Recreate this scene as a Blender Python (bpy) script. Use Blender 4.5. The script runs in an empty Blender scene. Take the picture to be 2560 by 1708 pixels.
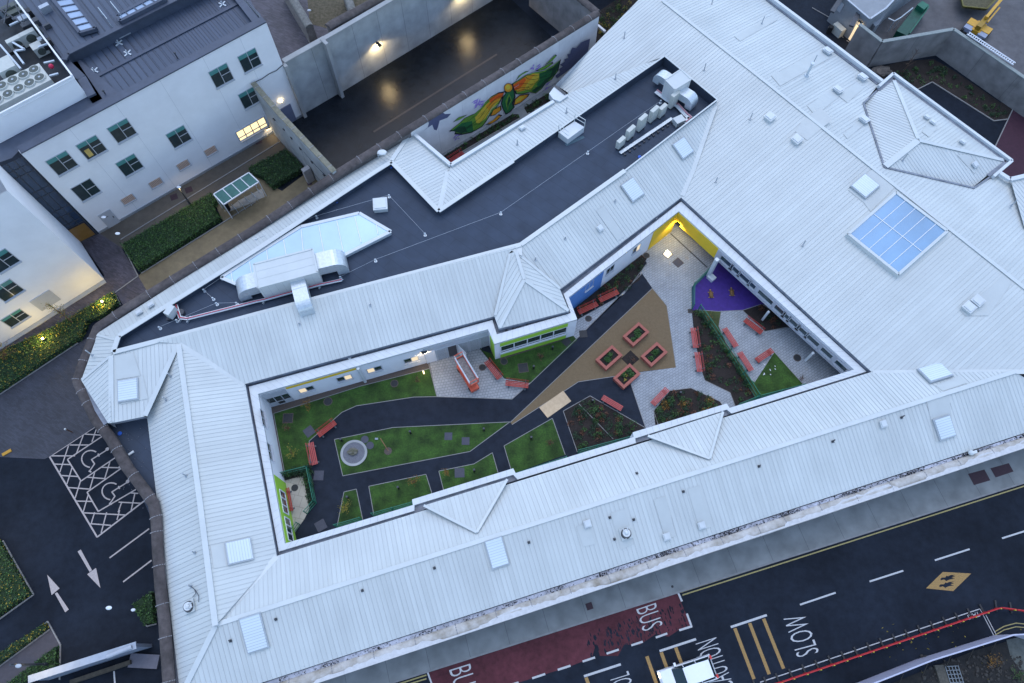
import bpy, math, random
import numpy as np
from mathutils import Vector as V3
from mathutils.geometry import tessellate_polygon
R = math.radians
random.seed(7)
S = bpy.context.scene
COL = S.collection
# ---------------- camera, sky, sun, exposure ----------------
H = 60.0; FP = 1760.0; NY = 1630.0
TILT = math.atan((NY-854)/FP)
cd = bpy.data.cameras.new('camera'); cam = bpy.data.objects.new('camera', cd); COL.objects.link(cam)
cam.location = (0, 0, H); cam.rotation_euler = (TILT, 0, 0)
cd.sensor_width = 36; cd.lens = FP/2560*36; cd.clip_end = 2000; cd.clip_start = 0.5
S.camera = cam
SUN_EL = 62; SUN_AZ = 0
w = bpy.data.worlds.new("World"); S.world = w; w.use_nodes = True
nt = w.node_tree; bg = nt.nodes['Background']
sky = nt.nodes.new('ShaderNodeTexSky'); sky.sky_type = 'NISHITA'; sky.sun_disc = False
sky.sun_elevation = R(SUN_EL); sky.sun_rotation = R(SUN_AZ); sky.air_density = 1.0; sky.dust_density = 1.0; sky.ozone_density = 2.2
nt.links.new(sky.outputs[0], bg.inputs[0]); bg.inputs[1].default_value = 0.15
sl = bpy.data.lights.new('sun', 'SUN'); sl.energy = 0.5; sl.angle = R(80); sl.color = (.84, .93, .98)
so = bpy.data.objects.new('sun', sl); COL.objects.link(so)
so.rotation_euler = (R(3), 0, R(180))
S.view_settings.view_transform = 'Standard'; S.view_settings.look = 'None'
S.view_settings.exposure = 1.0; S.view_settings.gamma = 1
S.render.engine = 'CYCLES'
S.cycles.max_bounces = 5; S.cycles.diffuse_bounces = 2; S.cycles.glossy_bounces = 3
# ---------------- geometry helpers ----------------
def ray(x, y):
    u = x-1280; v = 854-y; c, s = math.cos(TILT), math.sin(TILT)
    d = V3((u, FP*s+v*c, -FP*c+v*s)); return d/(-d.z)
def P(x, y, z=0.0):
    d = ray(x, y); t = H-z
    return V3((d.x*t, d.y*t, z))
def PP(pts, z=0.0):
    return [P(p[0], p[1], p[2] if len(p) > 2 else z) for p in pts]
class Plane:
    def __init__(s, o, n): s.o = V3(o); s.n = V3(n).normalized()
    def px(s, x, y):
        d = ray(x, y); c = V3((0, 0, H)); t = (s.o-c).dot(s.n)/d.dot(s.n); return c+d*t
    def z(s, x, y): return s.o.z-(s.n.x*(x-s.o.x)+s.n.y*(y-s.o.y))/s.n.z
def plane3(a, b, c): 
    n = (b-a).cross(c-a); n = n if n.z > 0 else -n
    return Plane(a, n)
def vplane(a, b):
    d = (b-a); d.z = 0; d.normalize(); return Plane(a, (d.y, -d.x, 0)), d
ORG = {}
class MB:
    def __init__(s): s.v = []; s.f = []; s.uv = []; s.mi = []; s.m = 0
    def face(s, pts, uv=None):
        i = len(s.v); s.v += [V3(p) for p in pts]; s.f.append(list(range(i, i+len(pts)))); s.mi.append(s.m)
        s.uv.append(uv if uv else [(0, 0)]*len(pts)); return s
    def tri(s, pts, uv=None):
        i = len(s.v); pts = [V3(p) for p in pts]; s.v += pts
        for t in tessellate_polygon([pts]):
            s.f.append([i+k for k in t]); s.mi.append(s.m); s.uv.append([uv[k] for k in t] if uv else [(0, 0)]*3)
        return s
    def prism(s, pts, z0, z1):
        a = [V3((p[0], p[1], z0)) for p in pts]; b = [V3((p[0], p[1], z1)) for p in pts]
        s.tri(b); s.tri(a)
        for i in range(len(pts)):
            j = (i+1) % len(pts); L = (a[j]-a[i]).length
            s.face([a[i], a[j], b[j], b[i]], [(0, 0), (L, 0), (L, z1-z0), (0, z1-z0)])
        return s
    def obox(s, c, ex, ey, ez):
        c, ex, ey, ez = map(V3, (c, ex, ey, ez)); q = []
        for sz in (-1, 1):
            for sx, sy in ((-1, -1), (1, -1), (1, 1), (-1, 1)): q.append(c+ex*sx+ey*sy+ez*sz)
        for f in ((0, 1, 2, 3), (4, 5, 6, 7), (0, 1, 5, 4), (1, 2, 6, 5), (2, 3, 7, 6), (3, 0, 4, 7)):
            p = [q[k] for k in f]; a = (p[1]-p[0]).length; b = (p[3]-p[0]).length
            s.face(p, [(0, 0), (a, 0), (a, b), (0, b)])
        return s
    def box(s, x0, x1, y0, y1, z0, z1):
        return s.obox(((x0+x1)/2, (y0+y1)/2, (z0+z1)/2), ((x1-x0)/2, 0, 0), (0, (y1-y0)/2, 0), (0, 0, (z1-z0)/2))
    def beam(s, a, b, w, h, up=(0, 0, 1)):
        a = V3(a); b = V3(b); d = b-a; L = d.length
        if L < 1e-6: return s
        d /= L; u = V3(up); sd = d.cross(u)
        if sd.length < 1e-4: sd = V3((1, 0, 0))
        sd.normalize(); u = sd.cross(d)
        return s.obox((a+b)/2, d*L/2, sd*w/2, u*h/2)
    def tube(s, a, b, r, n=8, r2=None):
        a = V3(a); b = V3(b); d = (b-a).normalized(); r2 = r if r2 is None else r2
        x = d.orthogonal().normalized(); y = d.cross(x)
        A = [a+(x*math.cos(2*math.pi*k/n)+y*math.sin(2*math.pi*k/n))*r for k in range(n)]
        B = [b+(x*math.cos(2*math.pi*k/n)+y*math.sin(2*math.pi*k/n))*r2 for k in range(n)]
        for k in range(n): s.face([A[k], A[(k+1) % n], B[(k+1) % n], B[k]])
        s.face(A); s.face(B); return s
    def ball(s, c, r, nu=10, nv=6, sq=(1, 1, 1), jit=0, rnd=None):
        c = V3(c); rows = []
        for j in range(nv+1):
            th = math.pi*j/nv; row = []
            for k in range(nu):
                ph = 2*math.pi*k/nu; q = 1+(rnd.uniform(-jit, jit) if jit and 0 < j < nv else 0)
                row.append(c+V3((math.sin(th)*math.cos(ph)*sq[0], math.sin(th)*math.sin(ph)*sq[1], math.cos(th)*sq[2]))*r*q)
            rows.append(row)
        for j in range(nv):
            for k in range(nu):
                s.face([rows[j][k], rows[j][(k+1) % nu], rows[j+1][(k+1) % nu], rows[j+1][k]])
        return s
    def strip(s, pts, w, z0, z1, closed=False):
        pts = [V3((p[0], p[1], 0)) for p in pts]
        n = len(pts)
        for i in range(n if closed else n-1):
            a, b = pts[i], pts[(i+1) % n]
            if (b-a).length > 1e-4:
                e = (b-a).normalized()*(w*0.5 if (0 < i or closed) else 0); 
                s.beam((a.x, a.y, (z0+z1)/2), ((b+(b-a).normalized()*(w*.49 if i < n-2 else 0)).x, (b+(b-a).normalized()*(w*.49 if i < n-2 else 0)).y, (z0+z1)/2), w, (z1-z0)-0.0007*i)
        return s
    def leaf(s, c, r, rnd):
        d = V3((rnd.gauss(0, 1), rnd.gauss(0, 1), rnd.gauss(0, 1)+.6)).normalized(); x = d.orthogonal().normalized()
        a = rnd.uniform(0, 6.28); y = d.cross(x); x, y = x*math.cos(a)+y*math.sin(a), y*math.cos(a)-x*math.sin(a)
        c = V3(c); k = rnd.uniform(.35, .6)
        return s.face([c-x*r, c-y*r*k, c+x*r, c+y*r*k])
    def build(s, name, mats, parent=None, label=None, cat=None, group=None, kind=None, smooth=False, loc=None):
        if not isinstance(mats, (list, tuple)): mats = [mats]
        o0 = V3((0, 0, 0))
        if parent is not None: o0 = ORG.get(parent.name, V3((0, 0, 0)))
        elif loc is not None: o0 = V3(loc)
        elif kind is None and s.v:
            xs = [p.x for p in s.v]; ys = [p.y for p in s.v]; o0 = V3(((min(xs)+max(xs))/2, (min(ys)+max(ys))/2, min(p.z for p in s.v)))
        me = bpy.data.meshes.new(name); me.from_pydata([tuple(p-o0) for p in s.v], [], s.f)
        for m in mats: me.materials.append(m)
        me.polygons.foreach_set('material_index', s.mi)
        ul = me.uv_layers.new(name='UVMap'); flat = [c for f in s.uv for q in f for c in q]
        ul.data.foreach_set('uv', flat)
        if smooth: me.polygons.foreach_set('use_smooth', [True]*len(s.f))
        me.update()
        o = bpy.data.objects.new(name, me); COL.objects.link(o)
        if parent is not None: o.parent = parent
        else: o.location = o0
        ORG[o.name] = o0
        return tag(o, label, cat, group, kind)
class MultiMB:
    '''collects beams; every beam/prism becomes an object of its own'''
    def __init__(s): s.k = []
    def beam(s, *a, **k): m = MB(); m.beam(*a, **k); s.k.append(m)
    def prism(s, *a): m = MB(); m.prism(*a); s.k.append(m)
    def build(s, name, m, par_):
        for q in s.k: o = q.build(name, m, par_)
        return o
def tag(o, label=None, cat=None, group=None, kind=None):
    if label: o['label'] = label
    if cat: o['category'] = cat
    if group: o['group'] = group
    if kind: o['kind'] = kind
    return o
def thing(name, loc, label, cat, group=None):
    o = bpy.data.objects.new(name, None); COL.objects.link(o); o.empty_display_size = .2
    o.location = loc; ORG[o.name] = V3(loc); return tag(o, label, cat, group)
def dup(root, loc, rz=0.0, label=None, group=None, scale=None):
    def cp(o, par):
        c = o.copy(); COL.objects.link(c)
        if par: c.parent = par
        for ch in [q for q in KIDS.get(o.name, [])]: cp(ch, c)
        return c
    c = cp(root, None); c.location = loc; c.rotation_euler = (0, 0, rz)
    if label: c['label'] = label
    if group: c['group'] = group
    if scale: c.scale = scale
    return c
KIDS = {}
def kids(root):
    for o in COL.objects:
        if o.parent is not None: KIDS.setdefault(o.parent.name, [])
    def reg(o):
        KIDS[o.name] = list(o.children)
        for c in o.children: reg(c)
    reg(root)
# ---------------- materials ----------------
MATS = {}
def mat(name, col, rough=.7, nscale=3.0, namt=.15, bump=0.0, bscale=40.0, metal=0.0, col2=None, emit=None, estr=0, spec=None, trans=0, coat=0, big=0.0):
    if name in MATS: return MATS[name]
    m = bpy.data.materials.new(name); m.use_nodes = True; N = m.node_tree.nodes; L = m.node_tree.links
    b = N['Principled BSDF']; b.inputs['Roughness'].default_value = rough; b.inputs['Metallic'].default_value = metal
    if spec is not None: b.inputs['Specular IOR Level'].default_value = spec
    if coat: b.inputs['Coat Weight'].default_value = coat; b.inputs['Coat Roughness'].default_value = .12
    if trans: b.inputs['Transmission Weight'].default_value = trans; b.inputs['IOR'].default_value = 1.15
    tc = N.new('ShaderNodeTexCoord')
    if namt > 0:
        n = N.new('ShaderNodeTexNoise'); n.inputs['Scale'].default_value = nscale; n.inputs['Detail'].default_value = 6; n.inputs['Roughness'].default_value = .65
        L.new(tc.outputs['Object'], n.inputs['Vector'])
        r = N.new('ShaderNodeMapRange'); r.inputs[1].default_value = .3; r.inputs[2].default_value = .7
        L.new(n.outputs['Fac'], r.inputs[0])
        mx = N.new('ShaderNodeMix'); mx.data_type = 'RGBA'
        c2 = col2 if col2 else tuple(c*(1-namt) for c in col); c1 = col if col2 else tuple(min(1, c*(1+namt)) for c in col)
        mx.inputs[6].default_value = (*c2, 1); mx.inputs[7].default_value = (*c1, 1)
        L.new(r.outputs[0], mx.inputs[0]); out = mx.outputs[2]
        if big:
            n3 = N.new('ShaderNodeTexNoise'); n3.inputs['Scale'].default_value = nscale*.13; n3.inputs['Detail'].default_value = 4
            L.new(tc.outputs['Object'], n3.inputs['Vector'])
            r3 = N.new('ShaderNodeMapRange'); r3.inputs[1].default_value = .35; r3.inputs[2].default_value = .65; r3.inputs[3].default_value = 1-big; r3.inputs[4].default_value = 1+big
            L.new(n3.outputs['Fac'], r3.inputs[0]); ml = N.new('ShaderNodeMix'); ml.data_type = 'RGBA'; ml.blend_type = 'MULTIPLY'; ml.inputs[0].default_value = 1
            L.new(out, ml.inputs[6]); L.new(r3.outputs[0], ml.inputs[7]); out = ml.outputs[2]
        L.new(out, b.inputs['Base Color'])
    else: b.inputs['Base Color'].default_value = (*col, 1)
    if bump:
        n2 = N.new('ShaderNodeTexNoise'); n2.inputs['Scale'].default_value = bscale; n2.inputs['Detail'].default_value = 4
        L.new(tc.outputs['Object'], n2.inputs['Vector']); bp = N.new('ShaderNodeBump'); bp.inputs['Strength'].default_value = bump; bp.inputs['Distance'].default_value = .03
        L.new(n2.outputs['Fac'], bp.inputs['Height']); L.new(bp.outputs[0], b.inputs['Normal'])
    if emit: b.inputs['Emission Color'].default_value = (*emit, 1); b.inputs['Emission Strength'].default_value = estr
    MATS[name] = m; return m
def grid_mat(name, col, gap, sx, sy, lw, rough=.7, offset=.5, var=.12, rot=0.0, src='Object', bump=.3, stain=.12):
    """brick texture based: slabs, setts, pavers, panel joints"""
    m = bpy.data.materials.new(name); m.use_nodes = True; N = m.node_tree.nodes; L = m.node_tree.links; b = N['Principled BSDF']
    b.inputs['Roughness'].default_value = rough
    tc = N.new('ShaderNodeTexCoord'); mp = N.new('ShaderNodeMapping'); mp.inputs['Rotation'].default_value = (0, 0, rot)
    L.new(tc.outputs[src], mp.inputs[0]); br = N.new('ShaderNodeTexBrick'); L.new(mp.outputs[0], br.inputs['Vector'])
    br.offset = offset; br.inputs['Scale'].default_value = 1; br.inputs['Brick Width'].default_value = sx; br.inputs['Row Height'].default_value = sy
    br.inputs['Mortar Size'].default_value = lw; br.inputs['Mortar Smooth'].default_value = .2; br.inputs['Bias'].default_value = 0
    br.inputs['Color1'].default_value = (*[c*(1-var) for c in col], 1); br.inputs['Color2'].default_value = (*[min(1, c*(1+var)) for c in col], 1); br.inputs['Mortar'].default_value = (*gap, 1)
    n = N.new('ShaderNodeTexNoise'); n.inputs['Scale'].default_value = .7; n.inputs['Detail'].default_value = 7; L.new(tc.outputs['Object'], n.inputs['Vector'])
    r = N.new('ShaderNodeMapRange'); r.inputs[1].default_value = .3; r.inputs[2].default_value = .7; r.inputs[3].default_value = 1-stain; r.inputs[4].default_value = 1+stain
    L.new(n.outputs['Fac'], r.inputs[0]); ml = N.new('ShaderNodeMix'); ml.data_type = 'RGBA'; ml.blend_type = 'MULTIPLY'; ml.inputs[0].default_value = 1
    L.new(br.outputs['Color'], ml.inputs[6]); L.new(r.outputs[0], ml.inputs[7]); L.new(ml.outputs[2], b.inputs['Base Color'])
    if bump:
        bp = N.new('ShaderNodeBump'); bp.inputs['Strength'].default_value = bump; bp.inputs['Distance'].default_value = .01; bp.invert = True
        L.new(br.outputs['Fac'], bp.inputs['Height']); L.new(bp.outputs[0], b.inputs['Normal'])
    MATS[name] = m; return m
def seam_mat(name, col, sp=.4, line=.72, var=.045, rough=.45, streak=.06):
    m = bpy.data.materials.new(name); m.use_nodes = True; N = m.node_tree.nodes; L = m.node_tree.links; b = N['Principled BSDF']
    b.inputs['Roughness'].default_value = rough
    uv = N.new('ShaderNodeUVMap'); sx = N.new('ShaderNodeSeparateXYZ'); L.new(uv.outputs[0], sx.inputs[0])
    def M(op, a, bb=None):
        q = N.new('ShaderNodeMath'); q.operation = op
        for i, t in enumerate((a, bb)):
            if t is None: continue
            if isinstance(t, (int, float)): q.inputs[i].default_value = t
            else: L.new(t, q.inputs[i])
        return q.outputs[0]
    u = M('DIVIDE', sx.outputs[0], sp); fr = M('FRACT', u); fl = M('FLOOR', u)
    wn = N.new('ShaderNodeTexWhiteNoise'); wn.noise_dimensions = '1D'; L.new(fl, wn.inputs['W'])
    cell = M('ADD', M('MULTIPLY', wn.outputs['Value'], 2*var), 1-var)
    # weathered line beside each seam, its strength wandering
    ln = M('LESS_THAN', fr, .12)
    cb = N.new('ShaderNodeCombineXYZ'); L.new(M('MULTIPLY', sx.outputs[0], .35), cb.inputs[0]); L.new(M('MULTIPLY', sx.outputs[1], .12), cb.inputs[1])
    nz = N.new('ShaderNodeTexNoise'); nz.inputs['Scale'].default_value = 1; nz.inputs['Detail'].default_value = 5; L.new(cb.outputs[0], nz.inputs['Vector'])
    lw = M('MULTIPLY', ln, M('MULTIPLY', nz.outputs['Fac'], 2*(1-line)))
    cb2 = N.new('ShaderNodeCombineXYZ'); L.new(M('MULTIPLY', sx.outputs[0], 3.2), cb2.inputs[0]); L.new(M('MULTIPLY', sx.outputs[1], .1), cb2.inputs[1])
    n2 = N.new('ShaderNodeTexNoise'); n2.inputs['Scale'].default_value = 1; n2.inputs['Detail'].default_value = 6; n2.inputs['Roughness'].default_value = .7; L.new(cb2.outputs[0], n2.inputs['Vector'])
    st = M('ADD', M('MULTIPLY', n2.outputs['Fac'], 2*streak), 1-streak)
    cb3 = N.new('ShaderNodeCombineXYZ'); L.new(M('MULTIPLY', sx.outputs[0], .22), cb3.inputs[0]); L.new(M('MULTIPLY', sx.outputs[1], .22), cb3.inputs[1])
    n3 = N.new('ShaderNodeTexNoise'); n3.inputs['Scale'].default_value = 1; n3.inputs['Detail'].default_value = 5; L.new(cb3.outputs[0], n3.inputs['Vector'])
    bigv = M('ADD', M('MULTIPLY', n3.outputs['Fac'], .36), .82)
    tot = M('MULTIPLY', M('MULTIPLY', M('MULTIPLY', cell, st), bigv), M('SUBTRACT', 1, lw))
    mx = N.new('ShaderNodeMix'); mx.data_type = 'RGBA'; mx.blend_type = 'MULTIPLY'; mx.inputs[0].default_value = 1
    mx.inputs[6].default_value = (*col, 1); L.new(tot, mx.inputs[7]); L.new(mx.outputs[2], b.inputs['Base Color'])
    MATS[name] = m; return m
seam_w = seam_mat('white_standing_seam', (.535, .572, .562), sp=.34, line=.78, var=.035, streak=.09)
seam_g = seam_mat('zinc_standing_seam', (.058, .078, .118), sp=.6, line=.45, var=.06, rough=.5)
white = mat('white_coated_metal', (.61, .645, .655), .45, .8, .08)
white2 = mat('white_flashing', (.56, .597, .592), .4, .5, .06)
panelm = mat('smooth_roof_panel', (.50, .535, .527), .45, .6, .05)
gutter_m = mat('gutter_lining', (.19, .21, .25), .55, 1.2, .35)
gutter_l = mat('lead_gutter', (.36, .38, .44), .5, 2.5, .3, big=.2)
felt = grid_mat('dark_roof_membrane', (.036, .052, .082), (.026, .038, .062), 9, 1.05, .022, .8, .35, .035, R(38), bump=.15, stain=.16)
render_w = mat('white_render', (.82, .83, .85), .85, .5, .05, big=.04)
render_g = mat('pale_grey_render', (.55, .57, .59), .85, .7, .06)
lime = mat('lime_green_render', (.33, .60, .05), .7, 2, .05)
yellow = mat('yellow_render', (.80, .55, .03), .7, 2, .05)
bluep = mat('blue_render', (.10, .25, .58), .7, 2, .05)
glass_d = mat('dark_window_glass', (.03, .045, .05), .08, 2, .2, spec=.8)
glass_sky = mat('skylight_glass', (.16, .33, .52), .12, .12, .25, spec=.9)
glass_pale = mat('pale_skylight_glass', (.42, .60, .74), .15, .1, .16, spec=.8)
frame_m = mat('window_frame_grey', (.45, .48, .52), .4, 2, .05)
frame_w = mat('white_frame', (.75, .77, .8), .4, 2, .05)
metal_g = mat('galvanised_steel', (.42, .46, .50), .4, 8, .12, metal=.5)
metal_d = mat('dark_steel', (.05, .055, .065), .5, 4, .2)
galv = mat('galvanised_duct', (.56, .62, .66), .35, 5, .14, metal=.35)
black = mat('black_plastic', (.015, .016, .018), .5, 3, .2)
concrete = mat('smooth_concrete', (.33, .34, .34), .85, .6, .12, big=.12)
cap_brown = mat('mossy_concrete_coping', (.085, .072, .070), .9, 2.2, .35, .5, 25, big=.3)
blue_cap = mat('blue_outlet_cap', (.02, .12, .55), .4, 3, .1)
warm = mat('lit_blind', (.55, .45, .30), .8, 3, .1, emit=(1, .78, .48), estr=.38)
# ---------------- school building ----------------
school = thing('school_building', P(1280, 1250, 0), 'white metal-roofed school building wrapped round a central courtyard garden', 'building')
roof = MB(); ribs = MB(); flash = MB(); FACES = {}
def inter(poly, axis, k):
    """intersections of polygon (list of (u,v)) with the line u=k -> sorted v list"""
    out = []
    for i in range(len(poly)):
        a, b = poly[i], poly[(i+1) % len(poly)]
        if (a[axis]-k)*(b[axis]-k) < 0:
            t = (k-a[axis])/(b[axis]-a[axis]); out.append(a[1-axis]+t*(b[1-axis]-a[1-axis]))
    return sorted(out)
def seamface(name, pts, sp=.34, mb=None, rb=None, rh=.03, rw=.013, plane=None, hole=None, dirv=None):
    mb = mb or roof; rb = rb or ribs
    if plane is None:
        k = [P(*p) for p in pts if len(p) > 2][:3]; plane = plane3(*k)
    Q = [plane.px(p[0], p[1]) for p in pts]
    n = plane.n
    dn = V3((n.x, n.y, 0))
    if dirv is not None: dn = V3((dirv[0], dirv[1], 0))
    dn.normalize(); un = V3((-dn.y, dn.x, 0))            # dn: down-slope in plan, un: across the seams
    uv = [(q.dot(un), q.dot(dn)) for q in Q]
    mb.tri(Q, uv); FACES[name] = plane
    us = [c[0] for c in uv]; k = math.ceil(min(us)/sp)
    while k*sp < max(us):
        vs = inter(uv, 0, k*sp)
        for a, b in zip(vs[::2], vs[1::2]):
            if b-a < .25: continue
            A = un*(k*sp)+dn*(a+.05); B = un*(k*sp)+dn*(b-.05)
            A.z = plane.z(A.x, A.y); B.z = plane.z(B.x, B.y)
            rb.beam(A+n*rh/2, B+n*rh/2, rw, rh, up=n)
        k += 1
    return plane
def cap(face, pts, w=.32, up=.05, mb=None, h=.035):
    pl = FACES[face]; Q = [pl.px(*p) for p in pts]
    for a, b in zip(Q, Q[1:]):
        k = MB(); k.beam(a+V3((0, 0, up)), b+V3((0, 0, up)), w, h); k.build('ridge_flashing', white2, school)
ZE = 3.9
# south wing
seamface('S_in', [(692, 1390, ZE), (2179, 930, ZE), (2538, 929), (539, 1564, 5.5)])
pS = seamface('S_out', [(539, 1564, 5.5), (2538, 929, 5.5), (2700, 1042), (2700, 1037), (667, 1703, ZE), (430, 1781)])
# west wing
seamface('W_in', [(447, 859, 5.7), (613, 960, ZE), (692, 1390, ZE), (539, 1564)])
seamface('W_out', [(447, 859, 5.7), (539, 1564, 5.5), (430, 1781), (447, 1708), (419, 1472), (396, 1281, ZE), (368, 1045), (369, 1039)])
# north wing south slope, bay, north-east leg
seamface('N_in', [(447, 859, 5.7), (389, 855), (640, 787), (1290, 616), (1272, 634, 5.7), (1236, 791, ZE), (613, 960, ZE)])
seamface('bay_w', [(1272, 634, 5.7), (1290, 629), (1311, 699, 5.3), (1247, 822, ZE), (1236, 791)])
seamface('bay_s', [(1311, 699, 5.3), (1247, 822, ZE), (1423, 778, ZE)])
seamface('bay_e', [(1290, 629, 5.7), (1311, 699, 5.3), (1423, 778, ZE), (1400, 724)])
seamface('NE_in', [(1290, 629, 5.7), (1290, 616), (1302, 613), (1562, 428), (1793, 251), (1792, 258, 5.9), (1703, 494, ZE), (1400, 724, ZE)])
# north-west slopes along the stone wall
seamface('NW_strip', [(241, 835, 5.0), (640, 580, 5.0), (877, 430), (1024, 335), (977, 405), (636, 625, 5.7), (295, 842)])
seamface('NW_b', [(238, 854, 5.0), (241, 835), (295, 842), (284, 880), (275, 892, 5.7), (203, 951, 5.0)])
seamface('NW_c', [(203, 951, 5.0), (275, 892, 5.7), (279, 1058, 5.0), (270, 1058)])
seamface('NW_d', [(275, 886, 5.7), (284, 882), (389, 855), (447, 859, 5.7), (369, 1039), (358, 1042), (279, 1058, 4.9)])
# garden slopes
seamface('G_w', [(1024, 335, 5.0), (977, 405, 5.7), (1097, 530, 5.7), (1125, 419, 5.0)])
seamface('G_s', [(1125, 419, 5.0), (1411, 240, 5.0), (1422, 233), (1631, 152), (1661, 141), (1283, 405), (1097, 530, 5.7)])
# large north-east hall
big = plane3(P(1703, 494, ZE), P(2179, 930, ZE), P(2181, 418, 6.6))
seamface('hall', [(1703, 494), (2179, 930), (2538, 929), (2700, 929), (2700, 827), (2560, 718), (2383, 578), (2181, 418), (1920, 208), (1656, 0), (1550, -85), (1500, -85), (1596, 0), (1389, 212), (1422, 233), (1631, 152), (1661, 141), (1792, 258)], plane=big)
rz = big.px(1656, 0), big.px(2560, 718)
hn = plane3(rz[0], rz[1], P(2198, 210, 4.6))
seamface('hall_n', [(1656, 0), (1920, 208), (2181, 418), (2383, 578), (2560, 718), (2700, 827), (2700, 560), (2560, 566), (2527, 451), (2499, 436), (2433, 468), (2211, 417), (2159, 258), (2198, 210), (1928, 0), (1830, -80), (1550, -85)], plane=hn)
# raised hipped classroom block
cz = 5.0; cr_ = hn.px(2211, 417).z+.1
seamface('block_w', [(2233, 198, cz), (2159, 258), (2211, 417, cr_), (2296, 350, cr_+.12)])
seamface('block_s', [(2211, 417, cr_), (2433, 468), (2511, 402, cz), (2296, 350, cr_+.12)])
seamface('block_n', [(2233, 198, cz), (2296, 350, cr_+.12), (2511, 402, cz)])
seamface('block_e', [(2527, 451, 5.1), (2700, 410, 5.1), (2700, 700, 6.3), (2560, 566)])
# dormers lifted out of the south slope
for nm, A, B, C_ in (('dorm1', (1060, 1264), (1268, 1199), (1192, 1331)), ('dorm2', (1620, 1090), (1807, 1030), (1774, 1147))):
    a, b, c = P(*A, ZE+.32), P(*B, ZE+.32), P(*C_, FACES['S_in'].px(*C_).z+.12)
    pl = plane3(a, b, c); seamface(nm, [A, B, C_], plane=pl, dirv=(FACES['S_in'].n.x, FACES['S_in'].n.y))
    low = FACES['S_in']
    for s0, s1 in ((a, c), (b, c), (a, b)):
        q0, q1 = V3((s0.x, s0.y, low.z(s0.x, s0.y)-.1)), V3((s1.x, s1.y, low.z(s1.x, s1.y)-.1))
        k = MB(); k.face([s0, s1, q1, q0]); k.build('dormer_cheek', white2, school)
    for s0 in (a, b): k = MB(); k.beam(s0+V3((0, 0, .05)), c+V3((0, 0, .05)), .2, .08); k.build('dormer_edge', white2, school)
# flashings on ridges, hips and valleys
for fc, pts, wd in (('S_in', [(539, 1562), (1280, 1327), (1920, 1125), (2538, 929)], .34), ('S_in', [(692, 1392), (541, 1560)], .4),
        ('W_in', [(447, 862), (500, 1253), (539, 1564)], .42), ('W_in', [(449, 862), (613, 962)], .45), ('S_out', [(539, 1566), (440, 1765)], .4),
        ('NW_d', [(445, 862), (363, 1040)], .42), ('NW_d', [(278, 890), (279, 1056)], .42), ('NW_c', [(205, 950), (272, 894)], .25),
        ('NW_b', [(243, 838), (290, 850)], .22),
        ('bay_s', [(1311, 700), (1249, 820)], .3), ('bay_s', [(1312, 701), (1421, 777)], .3), ('bay_w', [(1290, 630), (1311, 699)], .3),
        ('bay_w', [(1275, 636), (1238, 789)], .25), ('bay_e', [(1292, 632), (1400, 722)], .25), ('NE_in', [(1788, 265), (1732, 427), (1705, 490)], .45),
        ('G_w', [(1119, 430), (1099, 524)], .45), ('NW_strip', [(1022, 338), (979, 402)], .4),
        ('hall', [(2181, 932), (2440, 930), (2690, 930)], .4), ('hall', [(1656, 2), (1920, 210), (2181, 420), (2383, 580), (2560, 720), (2695, 827)], .34),
        ('block_w', [(2235, 202), (2295, 348)], .36), ('block_s', [(2213, 416), (2294, 352)], .6), ('block_n', [(2298, 352), (2508, 401)], .36)):
    cap(fc, pts, wd)
# pale flat panels (soakers above the roof lights)
def panel(face, pts, up=.012, mb=None, m=None):
    pl = FACES[face]; k = MB(); k.tri([pl.px(*p)+V3((0, 0, up+.03)) for p in pts]); k.build('roof_panel', panelm, school)
for fc, pts in (('NW_d', [(288, 890), (334, 882), (352, 940), (292, 950)]), ('NW_d', [(291, 952), (358, 940), (371, 997), (303, 1012)]),
        ('W_in', [(527, 1366), (625, 1346), (633, 1402), (535, 1422)]), ('S_out', [(1208, 1352), (1256, 1340), (1276, 1412), (1226, 1428)]),
        ('S_out', [(602, 1550), (646, 1536), (678, 1618), (640, 1634)]), ('S_out', [(2316, 1004), (2372, 988), (2384, 1090), (2340, 1106)]),
        ('S_in', [(2338, 964), (2356, 978), (2418, 958), (2396, 940)]),
        ('hall_n', [(2018, 266), (2076, 224), (2096, 244), (2038, 290)]), ('hall_n', [(1928, 190), (2050, 126), (2074, 146), (1950, 216)]), ('hall_n', [(2096, 240), (2140, 206), (2160, 220), (2118, 258)]), ('hall_n', [(1836, 92), (1932, 40), (1944, 50), (1850, 104)]),
        ('hall', [(2004, 304), (2050, 268), (2080, 300), (2018, 352), (1988, 330)]), ('hall', [(2478, 716), (2506, 688), (2530, 706), (2470, 790), (2412, 790), (2400, 776)]),
        ('hall', [(2120, 476), (2180, 424), (2236, 470), (2176, 530), (2160, 508)]), ('hall_n', [(2108, 336), (2150, 300), (2160, 312), (2118, 348)]),
        ('block_n', [(2304, 330), (2320, 306), (2344, 320), (2322, 344)]), ('block_s', [(2392, 388), (2418, 388), (2440, 420), (2436, 436)]),
        ('NE_in', [(1490, 528), (1510, 515), (1562, 590), (1544, 604)]),
        ('S_out', [(1440, 1316), (1470, 1308), (1490, 1360), (1458, 1368)]), ('S_out', [(1526, 1284), (1562, 1272), (1584, 1362), (1552, 1374)]),
        ('S_out', [(1634, 1250), (1664, 1240), (1690, 1340), (1664, 1350)]), ('S_out', [(1718, 1222), (1748, 1214), (1776, 1318), (1750, 1328)])):
    panel(fc, pts)
roof.build('roof', seam_w, school)
ribs.build('roof_seams', white, school)
flash.face([P(1278, 626, 5.73), P(1290, 612, 5.76), P(1304, 610, 5.76), P(1306, 640, 5.72), P(1290, 634, 5.72)])
flash.build('roof_flashing', white2, school)
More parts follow.
